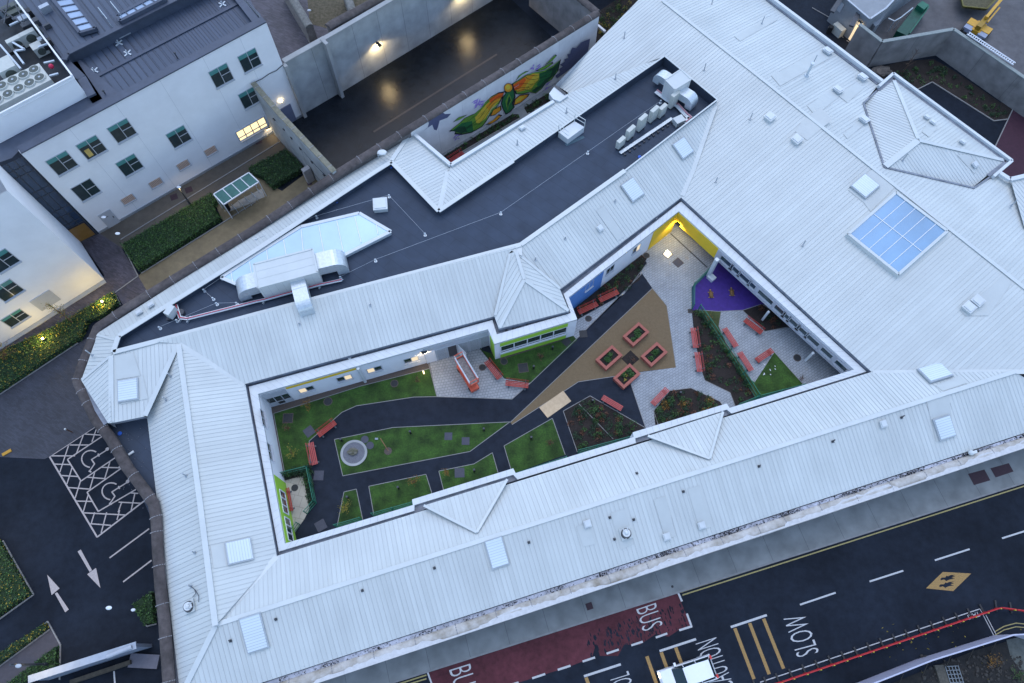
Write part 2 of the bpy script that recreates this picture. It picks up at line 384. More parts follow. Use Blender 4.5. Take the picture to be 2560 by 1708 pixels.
# flat roofs
fr = MB(); zf = 5.05
FR = [(284, 882), (298, 841), (640, 627), (942, 429), (979, 406), (1097, 529), (1283, 404), (1661, 142), (1793, 251), (1562, 428), (1302, 613), (640, 787), (389, 855)]
zc = [5.72, 5.72, 5.72, 5.72, 5.72, 5.72, 5.72, 6.2, 6.2, 5.85, 5.72, 5.72, 5.72]
edge = [P(a, b, z) for (a, b), z in zip(FR, zc)]
fr.tri([(q.x, q.y, zf) for q in edge]); fr.build('flat_roof', felt, school)
up = MB()
for i in range(len(edge)):
    a, b = edge[i], edge[(i+1) % len(edge)]
    up.face([(a.x, a.y, zf-.02), (b.x, b.y, zf-.02), (b.x, b.y, b.z+.02), (a.x, a.y, a.z+.02)])
up.build('roof_upstand', felt, school)
cp = MB()
for i in range(len(edge)):
    a, b = edge[i], edge[(i+1) % len(edge)]
    wd = .14 if i in (6, 7, 8) else .42
    cp.beam(a+V3((0, 0, .09)), b+V3((0, 0, .09)), wd, .06)
cp.build('roof_coping', white2, school)
lf = MB(); z2 = 3.5
lf.tri(PP([(262, 1052), (358, 1040), (372, 1045), (380, 1150), (402, 1300), (380, 1300), (300, 1120)], z2)); lf.build('lower_flat_roof', felt, school)
# courtyard parapet, gutter and walls
O = [(622, 967), (1038, 854), (1231, 800), (1242, 836), (1427, 783), (1409, 735), (1703, 504), (2166, 929), (1829, 1034), (1817, 1024), (1588, 1096), (1590, 1108), (1294, 1199), (1283, 1187), (1036, 1263), (1036, 1277), (697, 1379)]
I = [(645, 985), (1062, 867.5), (1220, 823), (1236, 860), (1443, 798), (1422, 743), (1697, 528), (2135, 924), (1824, 1020), (1817, 1009), (1582, 1081), (1584, 1093), (1289, 1183), (1283, 1171), (1030, 1249), (1032, 1263), (712, 1359)]
E = [(613, 960), (1002, 854), (1236, 791), (1247, 822), (1423, 778), (1400, 724), (1703, 494), (2179, 930), (1807, 1042), (1805, 1042), (1617, 1100), (1616, 1100), (1270, 1207), (1268, 1207), (1060, 1274), (1058, 1276), (692, 1390)]
ZP = 3.55
Ow, Iw, Ew = PP(O, ZP), PP(I, ZP), PP(E, ZE)
par = MB(); gut = MB(); n = len(O)
for i in range(n):
    j = (i+1) % n
    par.face([Ow[i], Ow[j], Iw[j], Iw[i]])
    par.face([Ow[i], Ow[j], Ow[j]-V3((0, 0, .35)), Ow[i]-V3((0, 0, .35))])
    par.face([Iw[i], Iw[j], Iw[j]-V3((0, 0, .28)), Iw[i]-V3((0, 0, .28))])
    a, b = Ow[i]-V3((0, 0, .3)), Ow[j]-V3((0, 0, .3)); c, d = V3((Ew[j].x, Ew[j].y, ZP-.3)), V3((Ew[i].x, Ew[i].y, ZP-.3))
    gut.face([a, b, c, d]); gut.face([Ew[i], Ew[j], c, d])
par.build('parapet', white, school); gut.build('gutter', gutter_m, school)
# joints on the parapet
pj = MB()
for i in range(n):
    j = (i+1) % n; L = (Iw[j]-Iw[i]).length; k = int(L/.55)
    for t in range(1, k):
        s_ = t/k; a = Ow[i].lerp(Ow[j], s_); b = Iw[i].lerp(Iw[j], s_)
        pj.beam(a+V3((0, 0, .004)), b+V3((0, 0, .004)), .012, .006)
pj.build('parapet_joints', gutter_l, school)
for q in ((858/2350*640+640, 150*.27234+854), (1322*.27234+1280, 432*.27234+427), (640+25*.27234, 854+1060*.27234)):
    MB().tube(P(q[0], q[1], ZP-.28), P(q[0], q[1], ZP-.1), .14, 12).build('gutter_outlet', white, school)
# ---------------- courtyard walls ----------------
def wallface(mb, a, b, z0, z1, off=0.0):
    d = (b-a); d.z = 0; d.normalize(); n = V3((d.y, -d.x, 0))*off
    a = V3((a.x, a.y, 0))+n; b = V3((b.x, b.y, 0))+n; L = (b-a).length
    mb.face([a+V3((0, 0, z0)), b+V3((0, 0, z0)), b+V3((0, 0, z1)), a+V3((0, 0, z1))], [(0, 0), (L, 0), (L, z1-z0), (0, z1-z0)])
def inner(a, b, c=None):
    """unit vector across the wall a->b that points to the courtyard / viewer side c"""
    d = b-a; d.z = 0; d.normalize(); n = V3((d.y, -d.x, 0)); c = c or V3((0, 0, 0)); return d, (n if (c-a).dot(n) > 0 else -n)
def win(par_, a, b, cx, cy, wd, ht, name='window', style='half', cc=None, z=None, depth=.12, flip=False, sillm=None):
    """window in vertical wall a-b, centre seen at source pixel (cx, cy)"""
    d, nn = inner(a, b, cc); pl = Plane(a, nn); c = pl.px(cx, cy)
    if z is not None: c.z = z
    up = V3((0, 0, 1)); fo = MB(); t = .06
    c0 = c+nn*.012
    for sx in (-1, 1): fo.obox(c0+d*sx*(wd/2-t/2), d*t/2, nn*.03, up*ht/2)
    for sz in (-1, 1): fo.obox(c0+up*sz*(ht/2-t/2), d*(wd/2-t), nn*.03, up*t/2)
    g = MB(); g.obox(c-nn*depth*0+nn*.006, d*(wd/2-t*.9), nn*.004, up*(ht/2-t*.9))
    if style != 'plain': fo.obox(c0, d*t*.5, nn*.026, up*(ht/2-t))
    if style == 'tilt':
        fo.obox(c0+d*wd*.25-up*ht*.02, d*(wd*.25-t), nn*.024, up*t/2)
    f = fo.build(name, frame_m, par_); g.build('pane', glass_d if style != 'plain' else mat('band_glass', (.035, .065, .075), .12, 1.2, .4, spec=.8), f)
    if style in ('half', 'halfr'):
        s_ = -1 if style == 'half' else 1
        MB().obox(c+nn*.018+d*s_*wd*.25, d*(wd*.25-t*.6), nn*.003, up*(ht/2-t)).build('blind', warm, f)
    if style == 'tilt':
        MB().obox(c+nn*.018+up*ht*.36, d*(wd/2-t), nn*.003, up*ht*.12).build('spandrel_pane', MATS.get('teal_glass') or mat('teal_glass', (.07, .20, .20), .2, 2, .1), f)
    MB().obox(c-up*(ht/2+.05)+nn*.06, d*(wd/2+.03), nn*.09, up*.03).build('sill', sillm or frame_m, f)
    return f
wl = MB(); CC = P(1300, 1000)
segs = [(0, 1), (1, 2), (2, 3)]
for i in range(n):
    j = (i+1) % n
    if i == 6: continue
    wallface(wl, Iw[i], Iw[j], 0, ZP-.2)
wl.build('wall', render_w, school)
A, B = Iw[0], Iw[2]
dN, nN = inner(A, B, CC)
for cx, cy, stl in ((766, 973, 'half'), (861, 945, 'halfr'), (936, 923, 'half'), (1028, 899, 'halfr')):
    win(school, A, B, cx, cy, 1.35, .95, style=stl, cc=CC)
q0 = Plane(A, nN).px(713, 969); q1 = Plane(A, nN).px(889, 921)
m_ = MB(); m_.obox(((q0+q1)/2).xy.to_3d()+V3((0, 0, 3.08))+nN*.02, dN*((q1-q0).xy.length/2), nN*.012, V3((0, 0, .17))); m_.build('yellow_band', yellow, school)
m_ = MB(); q = Plane(A, nN).px(898, 925); m_.tube(V3((q.x, q.y, 0))+nN*.12, V3((q.x, q.y, 3.3))+nN*.12, .14, 10); m_.build('downpipe', white, school)
# glazed screen in the north-west corner
def screen(par_, a, b, cols, rows, z0, z1, nn, m=frame_m, g=glass_d, name='glazed_screen', t=.06, solid=()):
    f = MB(); d = (b-a); d.z = 0; L = d.length; d.normalize(); up = V3((0, 0, 1)); a0 = V3((a.x, a.y, 0))+nn*.03
    for k in range(cols+1): f.obox(a0+d*L*k/cols+up*(z0+z1)/2, d*t/2, nn*.03, up*(z1-z0)/2)
    for zz in rows: f.obox(a0+d*L/2+up*zz, d*L/2, nn*.027, up*t/2)
    o = f.build(name, m, par_)
    MB().obox(a0-nn*.015+d*L/2+up*(z0+z1)/2, d*L/2, nn*.004, up*(z1-z0)/2).build('pane', g, o)
    if solid:
        for c0, r0, r1 in solid: s_ = MB(); s_.obox(a0+d*L*(c0+.5)/cols+up*(r0+r1)/2, d*L/cols/2, nn*.01, up*(r1-r0)/2); s_.build('infill_panel', frame_m, o)
    return o
q0 = A.copy(); q1 = Plane(A, nN).px(736, 1001)
screen(school, q0+dN*.15, V3((q1.x, q1.y, 0)), 3, (.15, .9, 2.1, 3.1), .1, 3.15, nN, solid=((0, 2.1, 3.1), (1, 2.1, 3.1), (2, 2.1, 3.1), (0, .15, .9), (2, .15, .9)))
# louvred plant doors and service doors
grey_panel = mat('grey_door_panel', (.48, .52, .56), .5, 3, .08)
def px_s(pl, x, y): q = pl.px(x, y); return V3((q.x, q.y, 0))
plN = Plane(A, nN)
s0, s1 = px_s(plN, 1066, 905), px_s(plN, 1226, 852)
Lv = (s1-s0).length; bk = MB(); bk.obox((s0+s1)/2+nN*.03+V3((0, 0, 1.65)), dN*Lv/2, nN*.02, V3((0, 0, 1.6))); bk.build('door_surround', grey_panel, school)
louv_m = mat('pale_louvre_metal', (.50, .54, .57), .5, 3, .06)
for k in range(6):
    c = s0+dN*Lv*(k+.5)/6; w2 = Lv/12-.08; f = MB()
    for sx in (-1, 1): f.obox(c+nN*.075+dN*sx*w2+V3((0, 0, 1.2)), dN*.04, nN*.025, V3((0, 0, 1.18)))
    f.obox(c+nN*.075+V3((0, 0, 2.38)), dN*w2, nN*.02, V3((0, 0, .04)))
    if k == 0: f.obox(c+nN*.06+V3((0, 0, 1.2)), dN*w2, nN*.012, V3((0, 0, 1.15)))
    elif k == 2: pass
    else:
        for r in range(10): f.obox(c+nN*.075+V3((0, 0, .2+r*.225)), dN*w2, nN*.01, V3((0, 0, .062)))
    o = f.build('louvred_door' if k else 'flush_door', louv_m if k else render_w, school)
    if k: MB().obox(c+nN*.053+V3((0, 0, 1.2)), dN*w2, nN*.003, V3((0, 0, 1.15))).build('shade_backing', mat('louvre_shadow_gap', (.09, .10, .12), .7, 3, .1) if k != 2 else metal_d, o)  # dark backing panel: shade behind and between the slats put into its colour
hg = s0+dN*Lv*3/6+nN*.1                                     # leaf standing open
lf = MB(); od = (nN*.95+dN*.45).normalized()
for r in range(18): lf.obox(hg+od*.6+V3((0, 0, .2+r*.122)), od*.56, dN*.02+V3((0, 0, .03)), V3((0, 0, .008)))
for t in (0.03, 1.17): lf.obox(hg+od*t+V3((0, 0, 1.2)), od*.04, dN*.02, V3((0, 0, 1.18)))
lf.obox(hg+od*.6+V3((0, 0, 2.38)), od*.6, dN*.02, V3((0, 0, .04))); lf.build('open_louvred_door', louv_m, school)
# bay window
A3, B3 = Iw[3], Iw[4]; dB, nB = inner(A3, B3, CC); LB = (B3-A3).length
o0 = V3((A3.x, A3.y, 0))+dB*.5; L2 = LB-1.35; mid = o0+dB*L2/2
b_ = MB(); b_.obox(mid+nB*.03+V3((0, 0, 2.95)), dB*L2/2, nB*.02, V3((0, 0, .32))); b_.obox(mid+nB*.03+V3((0, 0, .52)), dB*L2/2, nB*.02, V3((0, 0, .42)))
b_.build('lime_band', lime, school)
wf = screen(school, o0+dB*.05, o0+dB*(L2-.05), 5, (1.15, 1.5, 2.6), 1.12, 2.63, nB, m=frame_w, t=.09, name='ribbon_window')
MB().obox(mid+nB*.06+V3((0, 0, 1.03)), dB*(L2/2+.05), nB*.05, V3((0, 0, .09))).build('sill', white, wf)
b_ = MB(); A2, B2_ = Iw[2], Iw[3]; d2, n2 = inner(A2, B2_, P(1100, 1000)); L3 = (B2_-A2).length
b_.obox(V3((B2_.x, B2_.y, 1.7))-d2*.55+n2*.02, d2*.5, n2*.02, V3((0, 0, 1.5))); b_.build('lime_panel', lime, school)
# blue wall, white wall and yellow corner of the north-east leg
A5, B5 = Iw[5], Iw[6]; d5, n5 = inner(A5, B5, CC); pl5 = Plane(A5, n5)
q1 = px_s(pl5, 1505, 697); qa = V3((A5.x, A5.y, 0))
b_ = MB(); b_.obox((qa+q1)/2+n5*.02+V3((0, 0, 1.64)), d5*(q1-qa).length/2, n5*.012, V3((0, 0, 1.63))); b_.build('blue_panel', bluep, school)
q1 = px_s(pl5, 1630, 592); qb = V3((B5.x, B5.y, 0))
b_ = MB(); b_.obox((qb+q1)/2+n5*.02+V3((0, 0, 1.64)), d5*(q1-qb).length/2, n5*.012, V3((0, 0, 1.63))); b_.build('yellow_panel', yellow, school)
for cx, cy, stl in ((1473, 714, 'halfr'), (1525, 674, 'none'), (1591, 622, 'halfr')): win(school, A5, B5, cx, cy, 1.05, 1.15, style=stl, cc=CC)
# west wall
A16, B16 = Iw[16], Iw[0]; d6, n6 = inner(A16, B16, CC); pl6 = Plane(A16, n6)
for cx, cy in ((657, 1046), (674, 1130)): win(school, A16, B16, cx, cy, 1.5, 1.0, style='none', cc=CC)
qa = px_s(pl6, 684, 1187); qb = V3((A16.x, A16.y, 0)); L6 = (qb-qa).length
b_ = MB(); b_.obox((qa+qb)/2+n6*.03+V3((0, 0, 1.6)), d6*L6/2, n6*.02, V3((0, 0, 1.6))); b_.build('lime_panel', lime, school)
for fr_ in (.36, .76):
    c = qa.lerp(qb, fr_); screen(school, c-(qb-qa).normalized()*.95+n6*.04, c+(qb-qa).normalized()*.95+n6*.04, 3, (1.0, 2.5), .97, 2.53, n6, m=frame_w, name='window', t=.09)
# north-east front: floating clad band over a recessed, glazed ground floor
A6, B6 = Iw[6], Iw[7]; dE, nE = inner(A6, B6, CC); plE = Plane(A6, nE); LE = (B6-A6).length; a0 = V3((A6.x, A6.y, 0))
ZB = 1.75; yl = (px_s(plE, 1797, 622)-a0).length
clad = grid_mat('pale_cladding', (.50, .52, .57), (.2, .22, .26), 1.15, 3.0, .012, .5, 0.0, .06, src='UV')
yb = MB(); yb.obox(a0+dE*yl/2+V3((0, 0, (ZB+ZP-.2)/2)), dE*yl/2, nE*.05, V3((0, 0, (ZP-.2-ZB)/2))); yb.build('yellow_band', yellow, school)
cb = MB(); cb.obox(a0+dE*(yl+LE)/2+V3((0, 0, (ZB+ZP-.2)/2)), dE*(LE-yl)/2, nE*.048, V3((0, 0, (ZP-.2-ZB)/2))); cb.build('cladding_band', clad, school)
cb = MB(); cb.obox(a0+dE*LE/2+nE*-1.3+V3((0, 0, ZB+.05)), dE*LE/2, nE*1.24, V3((0, 0, .04))); cb.build('soffit', render_g, school)
for k, (zx, zy, ww) in enumerate(((848, 560, 1.5), (920, 620, 1.15), (993, 692, 1.4), (1055, 750, .8), (1163, 850, 1.7), (1280, 960, 1.2), (1335, 1008, .8), (1395, 1065, 1.25), (1465, 1128, 1.2), (1550, 1200, 1.4), (1663, 1308, 1.2), (1780, 1412, 1.2))):
    win(school, A6+nE*.05, B6+nE*.05, 1560+zx*.30607, 480+zy*.30607, ww*1.05, .72, style='plain', cc=CC, z=2.72)
back = MB(); bo = a0-nE*2.4; back.obox(bo+dE*LE/2+V3((0, 0, ZB/2)), dE*LE/2, nE*.05, V3((0, 0, ZB/2))); back.build('recessed_wall', render_g, school)
screen(school, bo+dE*1.2+nE*.06, bo+dE*8.5+nE*.06, 6, (.1, 1.0, 1.7), .05, 1.7, nE, m=frame_m, name='glazed_doors')
screen(school, bo+dE*12+nE*.06, bo+dE*26+nE*.06, 10, (.1, 1.7), .05, 1.7, nE, m=frame_m, name='glazed_doors')
for top, base, wd in ((None, (1771, 690), .34), (None, (1906, 800), .2), (None, (2014, 901), .22)):
    q = P(*base); MB().obox(q+V3((0, 0, (ZB+1.4)/2 if base[0] == 1771 else ZB/2)), dE*wd/2, nE*wd/2, V3((0, 0, (ZB+1.4)/2 if base[0] == 1771 else ZB/2))).build('column', white, school)
q = P(1777, 697); MB().obox(q+V3((0, 0, .2)), dE*.35, nE*.3, V3((0, 0, .2))).build('plinth', white, school)
# outer walls of the school
ow = MB()
for pts, zt in (([(241, 835), (640, 580), (877, 430), (1024, 335)], 4.95), ([(1024, 335), (1125, 419), (1411, 240)], 4.9), ([(241, 835), (238, 854), (203, 951), (270, 1058)], 4.9), ([(270, 1058), (279, 1058), (358, 1042), (369, 1045)], 3.9),
        ([(369, 1045), (396, 1281), (419, 1472), (447, 1708)], 3.8), ([(667, 1703), (2560, 1083), (2700, 1037)], 3.8), ([(1389, 212), (1596, 0), (1680, -85)], 4.9), ([(1930, 0), (2198, 210)], 4.5)):
    Q = PP(pts, zt)
    for a, b in zip(Q, Q[1:]): ow.face([a, b, V3((b.x, b.y, 0)), V3((a.x, a.y, 0))])
bl = [P(2233, 190, cz), P(2527, 404, cz)]; a, b = bl; ow.face([a-V3((0, 0, .1)), b-V3((0, 0, .1)), V3((b.x, b.y, 0)), V3((a.x, a.y, 0))])
ow.build('outer_wall', render_g, school)
# outer parapets: north-east edge, hipped block, garden edge
op = MultiMB(); og = MultiMB()
Q = PP([(1816, -92), (1936, 4), (2204, 206)], 4.9); 
for a, b in zip(Q, Q[1:]): op.beam(a, b, .32, .5); 
Q2 = PP([(1830, -80), (1929, 8), (2194, 210)], 4.7)
for a, b in zip(Q2, Q2[1:]): og.beam(a, b, .3, .1)
Q = PP([(2196, 218), (2232, 186), (2528, 404), (2482, 443)], cz+.1)
for a, b in zip(Q, Q[1:]): op.beam(a, b, .28, .4)
Q = PP([(2196, 226), (2234, 196), (2516, 404), (2470, 440)], cz-.02)
for a, b in zip(Q, Q[1:]): og.beam(a, b, .34, .1)
Q = PP([(2499, 434), (2524, 450), (2700, 408)], 5.2)
for a, b in zip(Q, Q[1:]): op.beam(a, b, .4, .3)
Q = PP([(1028, 330), (1127, 414), (1384, 255)], 5.15)
for a, b in zip(Q, Q[1:]): op.beam(a, b, .34, .3)
Q = [FACES['hall_n'].px(*p)+V3((0, 0, .06)) for p in ((2196, 224), (2158, 259), (2210, 419), (2434, 471), (2480, 440))]
for a, b in zip(Q, Q[1:]): og.beam(a, b, .17, .08)
# boxed hopper end by the garden
hp = [P(1373, 232, 5.4), P(1388, 212, 5.4), P(1420, 238, 5.4), P(1400, 252, 5.4), P(1383, 246, 5.4)]; op.prism(hp, 4.6, 5.3)
op.build('outer_parapet', white, school); og.build('outer_gutter', gutter_m, school)
q0, q1 = P(1387, 214, 5.36), P(1414, 236, 5.36); MB().beam(q0, q1, .25, .04).build('hopper_opening', metal_d, school)
gs = MultiMB(); Q = PP([(660, 1709), (2560, 1087), (2700, 1042)], 3.82)
for a, b in zip(Q, Q[1:]): gs.beam(a+V3((.1, -.3, -.1)), b+V3((.1, -.3, -.1)), .75, .06)
gs.build('lead_gutter', gutter_l, school)
gw = MultiMB(); Q = PP([(241, 835), (640, 580), (877, 430), (1024, 335)], 4.7)
for a, b in zip(Q, Q[1:]): gw.beam(a+V3((-.1, .15, 0)), b+V3((-.1, .15, 0)), .4, .06)
Q = PP([(241, 835), (236, 856), (200, 951), (268, 1060)], 4.6)
for a, b in zip(Q, Q[1:]): gw.beam(a+V3((-.1, 0, 0)), b+V3((-.1, 0, 0)), .35, .06)
Q = PP([(396, 1281), (419, 1472), (447, 1708), (460, 1790)], 3.6)
for a, b in zip(Q, Q[1:]): gw.beam(a+V3((-.2, 0, 0)), b+V3((-.2, 0, 0)), .5, .06)
gw.build('valley_gutter', gutter_m, school)
# ---- skylights and roof fittings ----
def fr3(face, x, y):
    """point on roof face and local frame: e1 across slope, e2 up-slope, n"""
    pl = FACES[face]; q = pl.px(x, y); dn = V3((pl.n.x, pl.n.y, 0)).normalized(); e1 = V3((-dn.y, dn.x, 0)); e2 = pl.n.cross(e1).normalized(); return q, e1, e2, pl.n
# big glazed roof light (px corners on the roof plane)
pl = FACES['hall']; cs = [(2236, 487), (2363, 583), (2242, 690), (2118, 590)]
Q = [pl.px(*c)+pl.n*.42 for c in cs]; sk = MB(); ctr = sum(Q, V3((0, 0, 0)))/4
for i in range(4):
    a, b = Q[i], Q[(i+1) % 4]; sk.beam(a, b, .24, .12, up=pl.n)
    q = [a+(a-ctr)*.03, b+(b-ctr)*.03]; sk.face([q[0], q[1], q[1]+(b-ctr)*.03-pl.n*.42, q[0]+(a-ctr)*.03-pl.n*.42])
o = sk.build('skylight_kerb', white2, school)
MB().face([q-pl.n*.02 for q in Q]).build('skylight_glazing', glass_sky, o)
br = MB()
for k in range(1, 5): br.beam(Q[0].lerp(Q[1], k/5)+pl.n*.0, Q[3].lerp(Q[2], k/5), .05, .06, up=pl.n)
br.beam(Q[0].lerp(Q[3], .5), Q[1].lerp(Q[2], .5), .05, .07, up=pl.n); br.build('glazing_bars', frame_w, o)
# irregular glazed roof light on the flat roof
G = [(553, 694), (640, 636), (752, 567), (898, 533), (977, 579), (856, 640), (840, 648), (700, 700), (590, 710)]
Q = [P(x, y, zf+.55) for x, y in G]; sk = MB(); ctr = sum(Q, V3((0, 0, 0)))/len(Q)
for i in range(len(Q)):
    a, b = Q[i], Q[(i+1) % len(Q)]; sk.beam(a, b, .3, .1); sk.face([a, b, b-V3((0, 0, .55)), a-V3((0, 0, .55))])
o = sk.build('skylight_kerb', white, school); MB().tri([q-V3((0, 0, .01)) for q in Q]).build('skylight_glazing', glass_pale, o)
br = MultiMB()
for (x0, y0), (x1, y1) in (((578, 682), (582, 706)), ((624, 655), (630, 690)), ((667, 625), (671, 670)), ((709, 600), (716, 640)), ((753, 574), (764, 690)), ((797, 563), (815, 660)), ((842, 552), (859, 632)), ((887, 542), (903, 606)), ((941, 562), (945, 585))):
    br.beam(P(x0, y0, zf+.58), P(x1, y1, zf+.58), .07, .05)
br.build('glazing_bar', frame_w, o)
# ribbed rooflights
rl_m = seam_mat('ribbed_rooflight', (.62, .70, .74), sp=.2, line=.62, var=.02, rough=.3, streak=.01)
for fc, cx, cy, w_, l_, tw, hh in (('NW_d', 322, 976, .75, .85, 0, .12), ('W_in', 598, 1379, .78, .85, 0, .12), ('S_out', 1242, 1381, .62, 1.0, 0, .1), ('S_out', 636, 1581, .7, 1.2, 0, .12), ('S_out', 2358, 1069, .68, .82, 0, .15),
        ('S_in', 2336, 935, 1.0, .75, 0, .2), ('hall', 2161, 468, .82, .85, 0, .22), ('NE_in', 1580, 476, .7, .9, 0, .15), ('NE_in', 1706, 372, .7, .8, 0, .15)):
    q, e1, e2, nn = fr3(fc, cx, cy); q = q+nn*.02
    k = MB(); k.obox(q+nn*(hh/2+.04), e1*(w_+.09), e2*(l_+.09), nn*hh/2); ob = k.build('rooflight_kerb', mat('rooflight_kerb_grey', (.40, .44, .47), .5, 2, .08), school)
    t = MB(); c = q+nn*(hh+.07); t.obox(c, e1*w_, e2*l_, nn*.03)
    for f in t.uv: f[:] = [(u*1, v) for u, v in f]
    t.uv = [[(V3(t.v[i]).dot(e2), V3(t.v[i]).dot(e1)) for i in f] for f in t.f]
    t.build('rooflight', rl_m, ob)
# small hooded roof vents
def hood(face, cx, cy, w_=.32, l_=.3, hh=.28):
    q, e1, e2, nn = fr3(face, cx, cy); m = MB()
    m.obox(q+V3((0, 0, .1)), e1*w_*.85, e2*l_*.85, V3((0, 0, .12))); m.obox(q+V3((0, 0, hh)), e1*w_*1.05, e2*l_*1.05, V3((0, 0, .05))); m.obox(q+V3((0, 0, hh+.09)), e1*w_*.8, e2*l_*.8, V3((0, 0, .05)))
    o = m.build('roof_vent', white, school)
    MB().obox(q+V3((0, 0, hh-.09)), e1*w_*.88, e2*l_*.88, V3((0, 0, .035))).build('vent_louvre', metal_g, o)
for h in (('hall', 1990, 353), ('hall', 1923, 297), ('hall_n', 2093, 229), ('hall_n', 2154, 197), ('hall_n', 2067, 132), ('hall_n', 2158, 303), ('hall', 2440, 756), ('hall', 2418, 772),
          ('block_n', 2315, 296), ('block_n', 2330, 309), ('block_n', 2404, 358), ('block_s', 2435, 415), ('S_out', 2206, 1062), ('S_out', 1468, 1311), ('S_out', 1666, 1343), ('S_out', 1753, 1315), ('NE_in', 1500, 574),
          ('NW_strip', 350, 783), ('NW_strip', 379, 765), ('G_s', 1305, 323)):
    hood(*h, w_=.44, l_=.40, hh=.32) if h[0] not in ('S_out', 'NE_in', 'block_n', 'block_s', 'NW_strip', 'G_s') else hood(*h, w_=.27, l_=.27, hh=.2)
# stub posts of the fall-arrest line, each with its base plate
def post(face, bx, by, hh=.45, r=.052):
    q, e1, e2, nn = fr3(face, bx, by); m = MB(); m.tube(q, q+V3((0, 0, hh)), r, 8); m.obox(q+nn*.06, e1*.1, e2*.1, nn*.02); m.tube(q, q+V3((0, 0, .14)), r*2, 8, r)
    m.build('anchor_post', metal_d if face.startswith('S') else metal_g, school)
for f, x, y, hh in (('hall', 1560, 95, .8), ('hall', 1779, 11, .9), ('hall_n', 1904, 60, 1.0), ('hall', 1760, 175, .9), ('hall', 1875, 298, .9), ('hall', 1789, 455, .8), ('hall', 2006, 614, .9),
        ('hall_n', 2032, 160, 1.2), ('block_s', 2256, 402, 1.1), ('block_e', 2527, 515, .9), ('G_s', 1538, 198, .8), ('G_s', 1416, 282, .8), ('G_s', 1293, 362, .8), ('G_w', 1151, 457, .6),
        ('NE_in', 1537, 505, .5), ('NE_in', 1413, 598, .5), ('NE_in', 1339, 650, .5), ('N_in', 926, 764, .4), ('N_in', 749, 811, .4),
        ('W_out', 428, 941, .7), ('W_out', 416, 1000, .7), ('W_out', 466, 1190, .8), ('W_out', 488, 1382, .7), ('W_out', 479, 1466, .7), ('NW_c', 232, 889, 1.1),
        ('S_out', 577, 1602, .4), ('S_out', 690, 1548, .35), ('S_out', 906, 1476, .35), ('S_out', 1086, 1420, .35), ('S_out', 1322, 1356, .35), ('S_out', 1524, 1294, .35), ('S_out', 1584, 1299, .35), ('S_out', 1536, 1348, .35),
        ('S_out', 1897, 1166, .4), ('S_out', 2081, 1104, .5), ('S_out', 2253, 1044, .5), ('S_in', 1592, 1184, .2), ('S_out', 1708, 1229, .3)):
    post(f, x, y, hh)
# flue on the hall roof
q, e1, e2, nn = fr3('hall_n', 2016, 190); m = MB(); m.tube(q, q+V3((0, 0, 1.5)), .13, 12); m.tube(q+V3((0, 0, 1.55)), q+V3((0, 0, 1.7)), .19, 12); m.tube(q, q+V3((0, 0, .15)), .28, 14, .2); m.build('flue', galv, school)
# ---------------- ground and courtyard surfaces ----------------
asph = mat('dark_asphalt', (.0125, .0175, .0275), .7, 1.4, .22, .35, 90, big=.25, spec=.10)
asph_c = mat('path_asphalt', (.0165, .0215, .033), .75, 1.2, .26, .4, 80, big=.12, spec=.15)
asph_wet = mat('wet_asphalt', (.008, .011, .016), .25, .9, .35, .7, 9, big=.3, spec=.22)
grass_m = mat('short_grass', (.042, .098, .012), .95, 7, .4, .9, 60, col2=(.018, .046, .008), big=.4)
grass_b = mat('worn_grass', (.075, .09, .028), .95, 5, .4, .9, 60, col2=(.04, .06, .02), big=.25)
soil = mat('dark_soil', (.022, .016, .014), .95, 9, .5, .9, 40, big=.2)
gravel = mat('brown_gravel', (.10, .078, .066), .95, 26, .5, .8, 90)
resin = mat('tan_bonded_gravel', (.165, .115, .062), .9, 34, .28, .4, 120, big=.06)
purple = mat('purple_rubber', (.045, .018, .19), .8, 20, .15, .3, 100, big=.1)
maroon = mat('maroon_rubber', (.045, .014, .028), .85, 20, .15, .3, 100, big=.1)
pav = grid_mat('grey_block_paving', (.30, .32, .34), (.17, .18, .195), .34, .22, .018, .8, .5, .08, R(-33))
pav2 = grid_mat('pale_block_paving', (.31, .32, .33), (.17, .18, .195), .30, .26, .020, .8, .5, .07, R(-10))
pav3 = grid_mat('undercroft_paving', (.20, .17, .15), (.09, .08, .08), .3, .2, .013, .8, .5, .14, R(-40))
slab = grid_mat('cream_slabs', (.44, .40, .34), (.22, .20, .18), .7, .9, .014, .85, .4, .06, R(12), stain=.2)
edging = mat('concrete_edging', (.24, .235, .23), .85, 4, .15)
tanpath = mat('tan_path', (.16, .125, .070), .55, 1.4, .22, .3, 60, big=.16)
tarred = mat('brown_path', (.085, .072, .058), .6, 1.2, .2, .3, 60, big=.14)
setts = grid_mat('dark_purple_setts', (.060, .053, .068), (.035, .032, .045), .42, .12, .008, .6, .37, .32, R(28), stain=.3)
ZC = [0]
def sheet(name, pts, m, z, label=None, cat=None, kind='structure', over=None):
    ZC[0] += 1; z += ZC[0]*.0004; b = MB(); Q = PP(pts, 0.0); b.tri([(q.x, q.y, z) for q in Q]); o = b.build(name, m, kind=kind)
    if label: o['label'] = label
    if cat: o['category'] = cat
    return o
b = MB(); b.face([(-400, -300, -.012), (400, -300, -.012), (400, 500, -.012), (-400, 500, -.012)]); b.build('ground', asph, kind='structure')
inn = [(610, 965), (1062, 840), (1215, 795), (1240, 835), (1430, 775), (1410, 735), (1700, 480), (2175, 930), (700, 1395)]
sheet('courtyard_path', inn, asph_c, 0.0)
sheet('gravel_margin', [(660, 1010), (1075, 895), (1078, 925), (900, 965), (684, 1036), (712, 1180), (690, 1190)], gravel, .006)
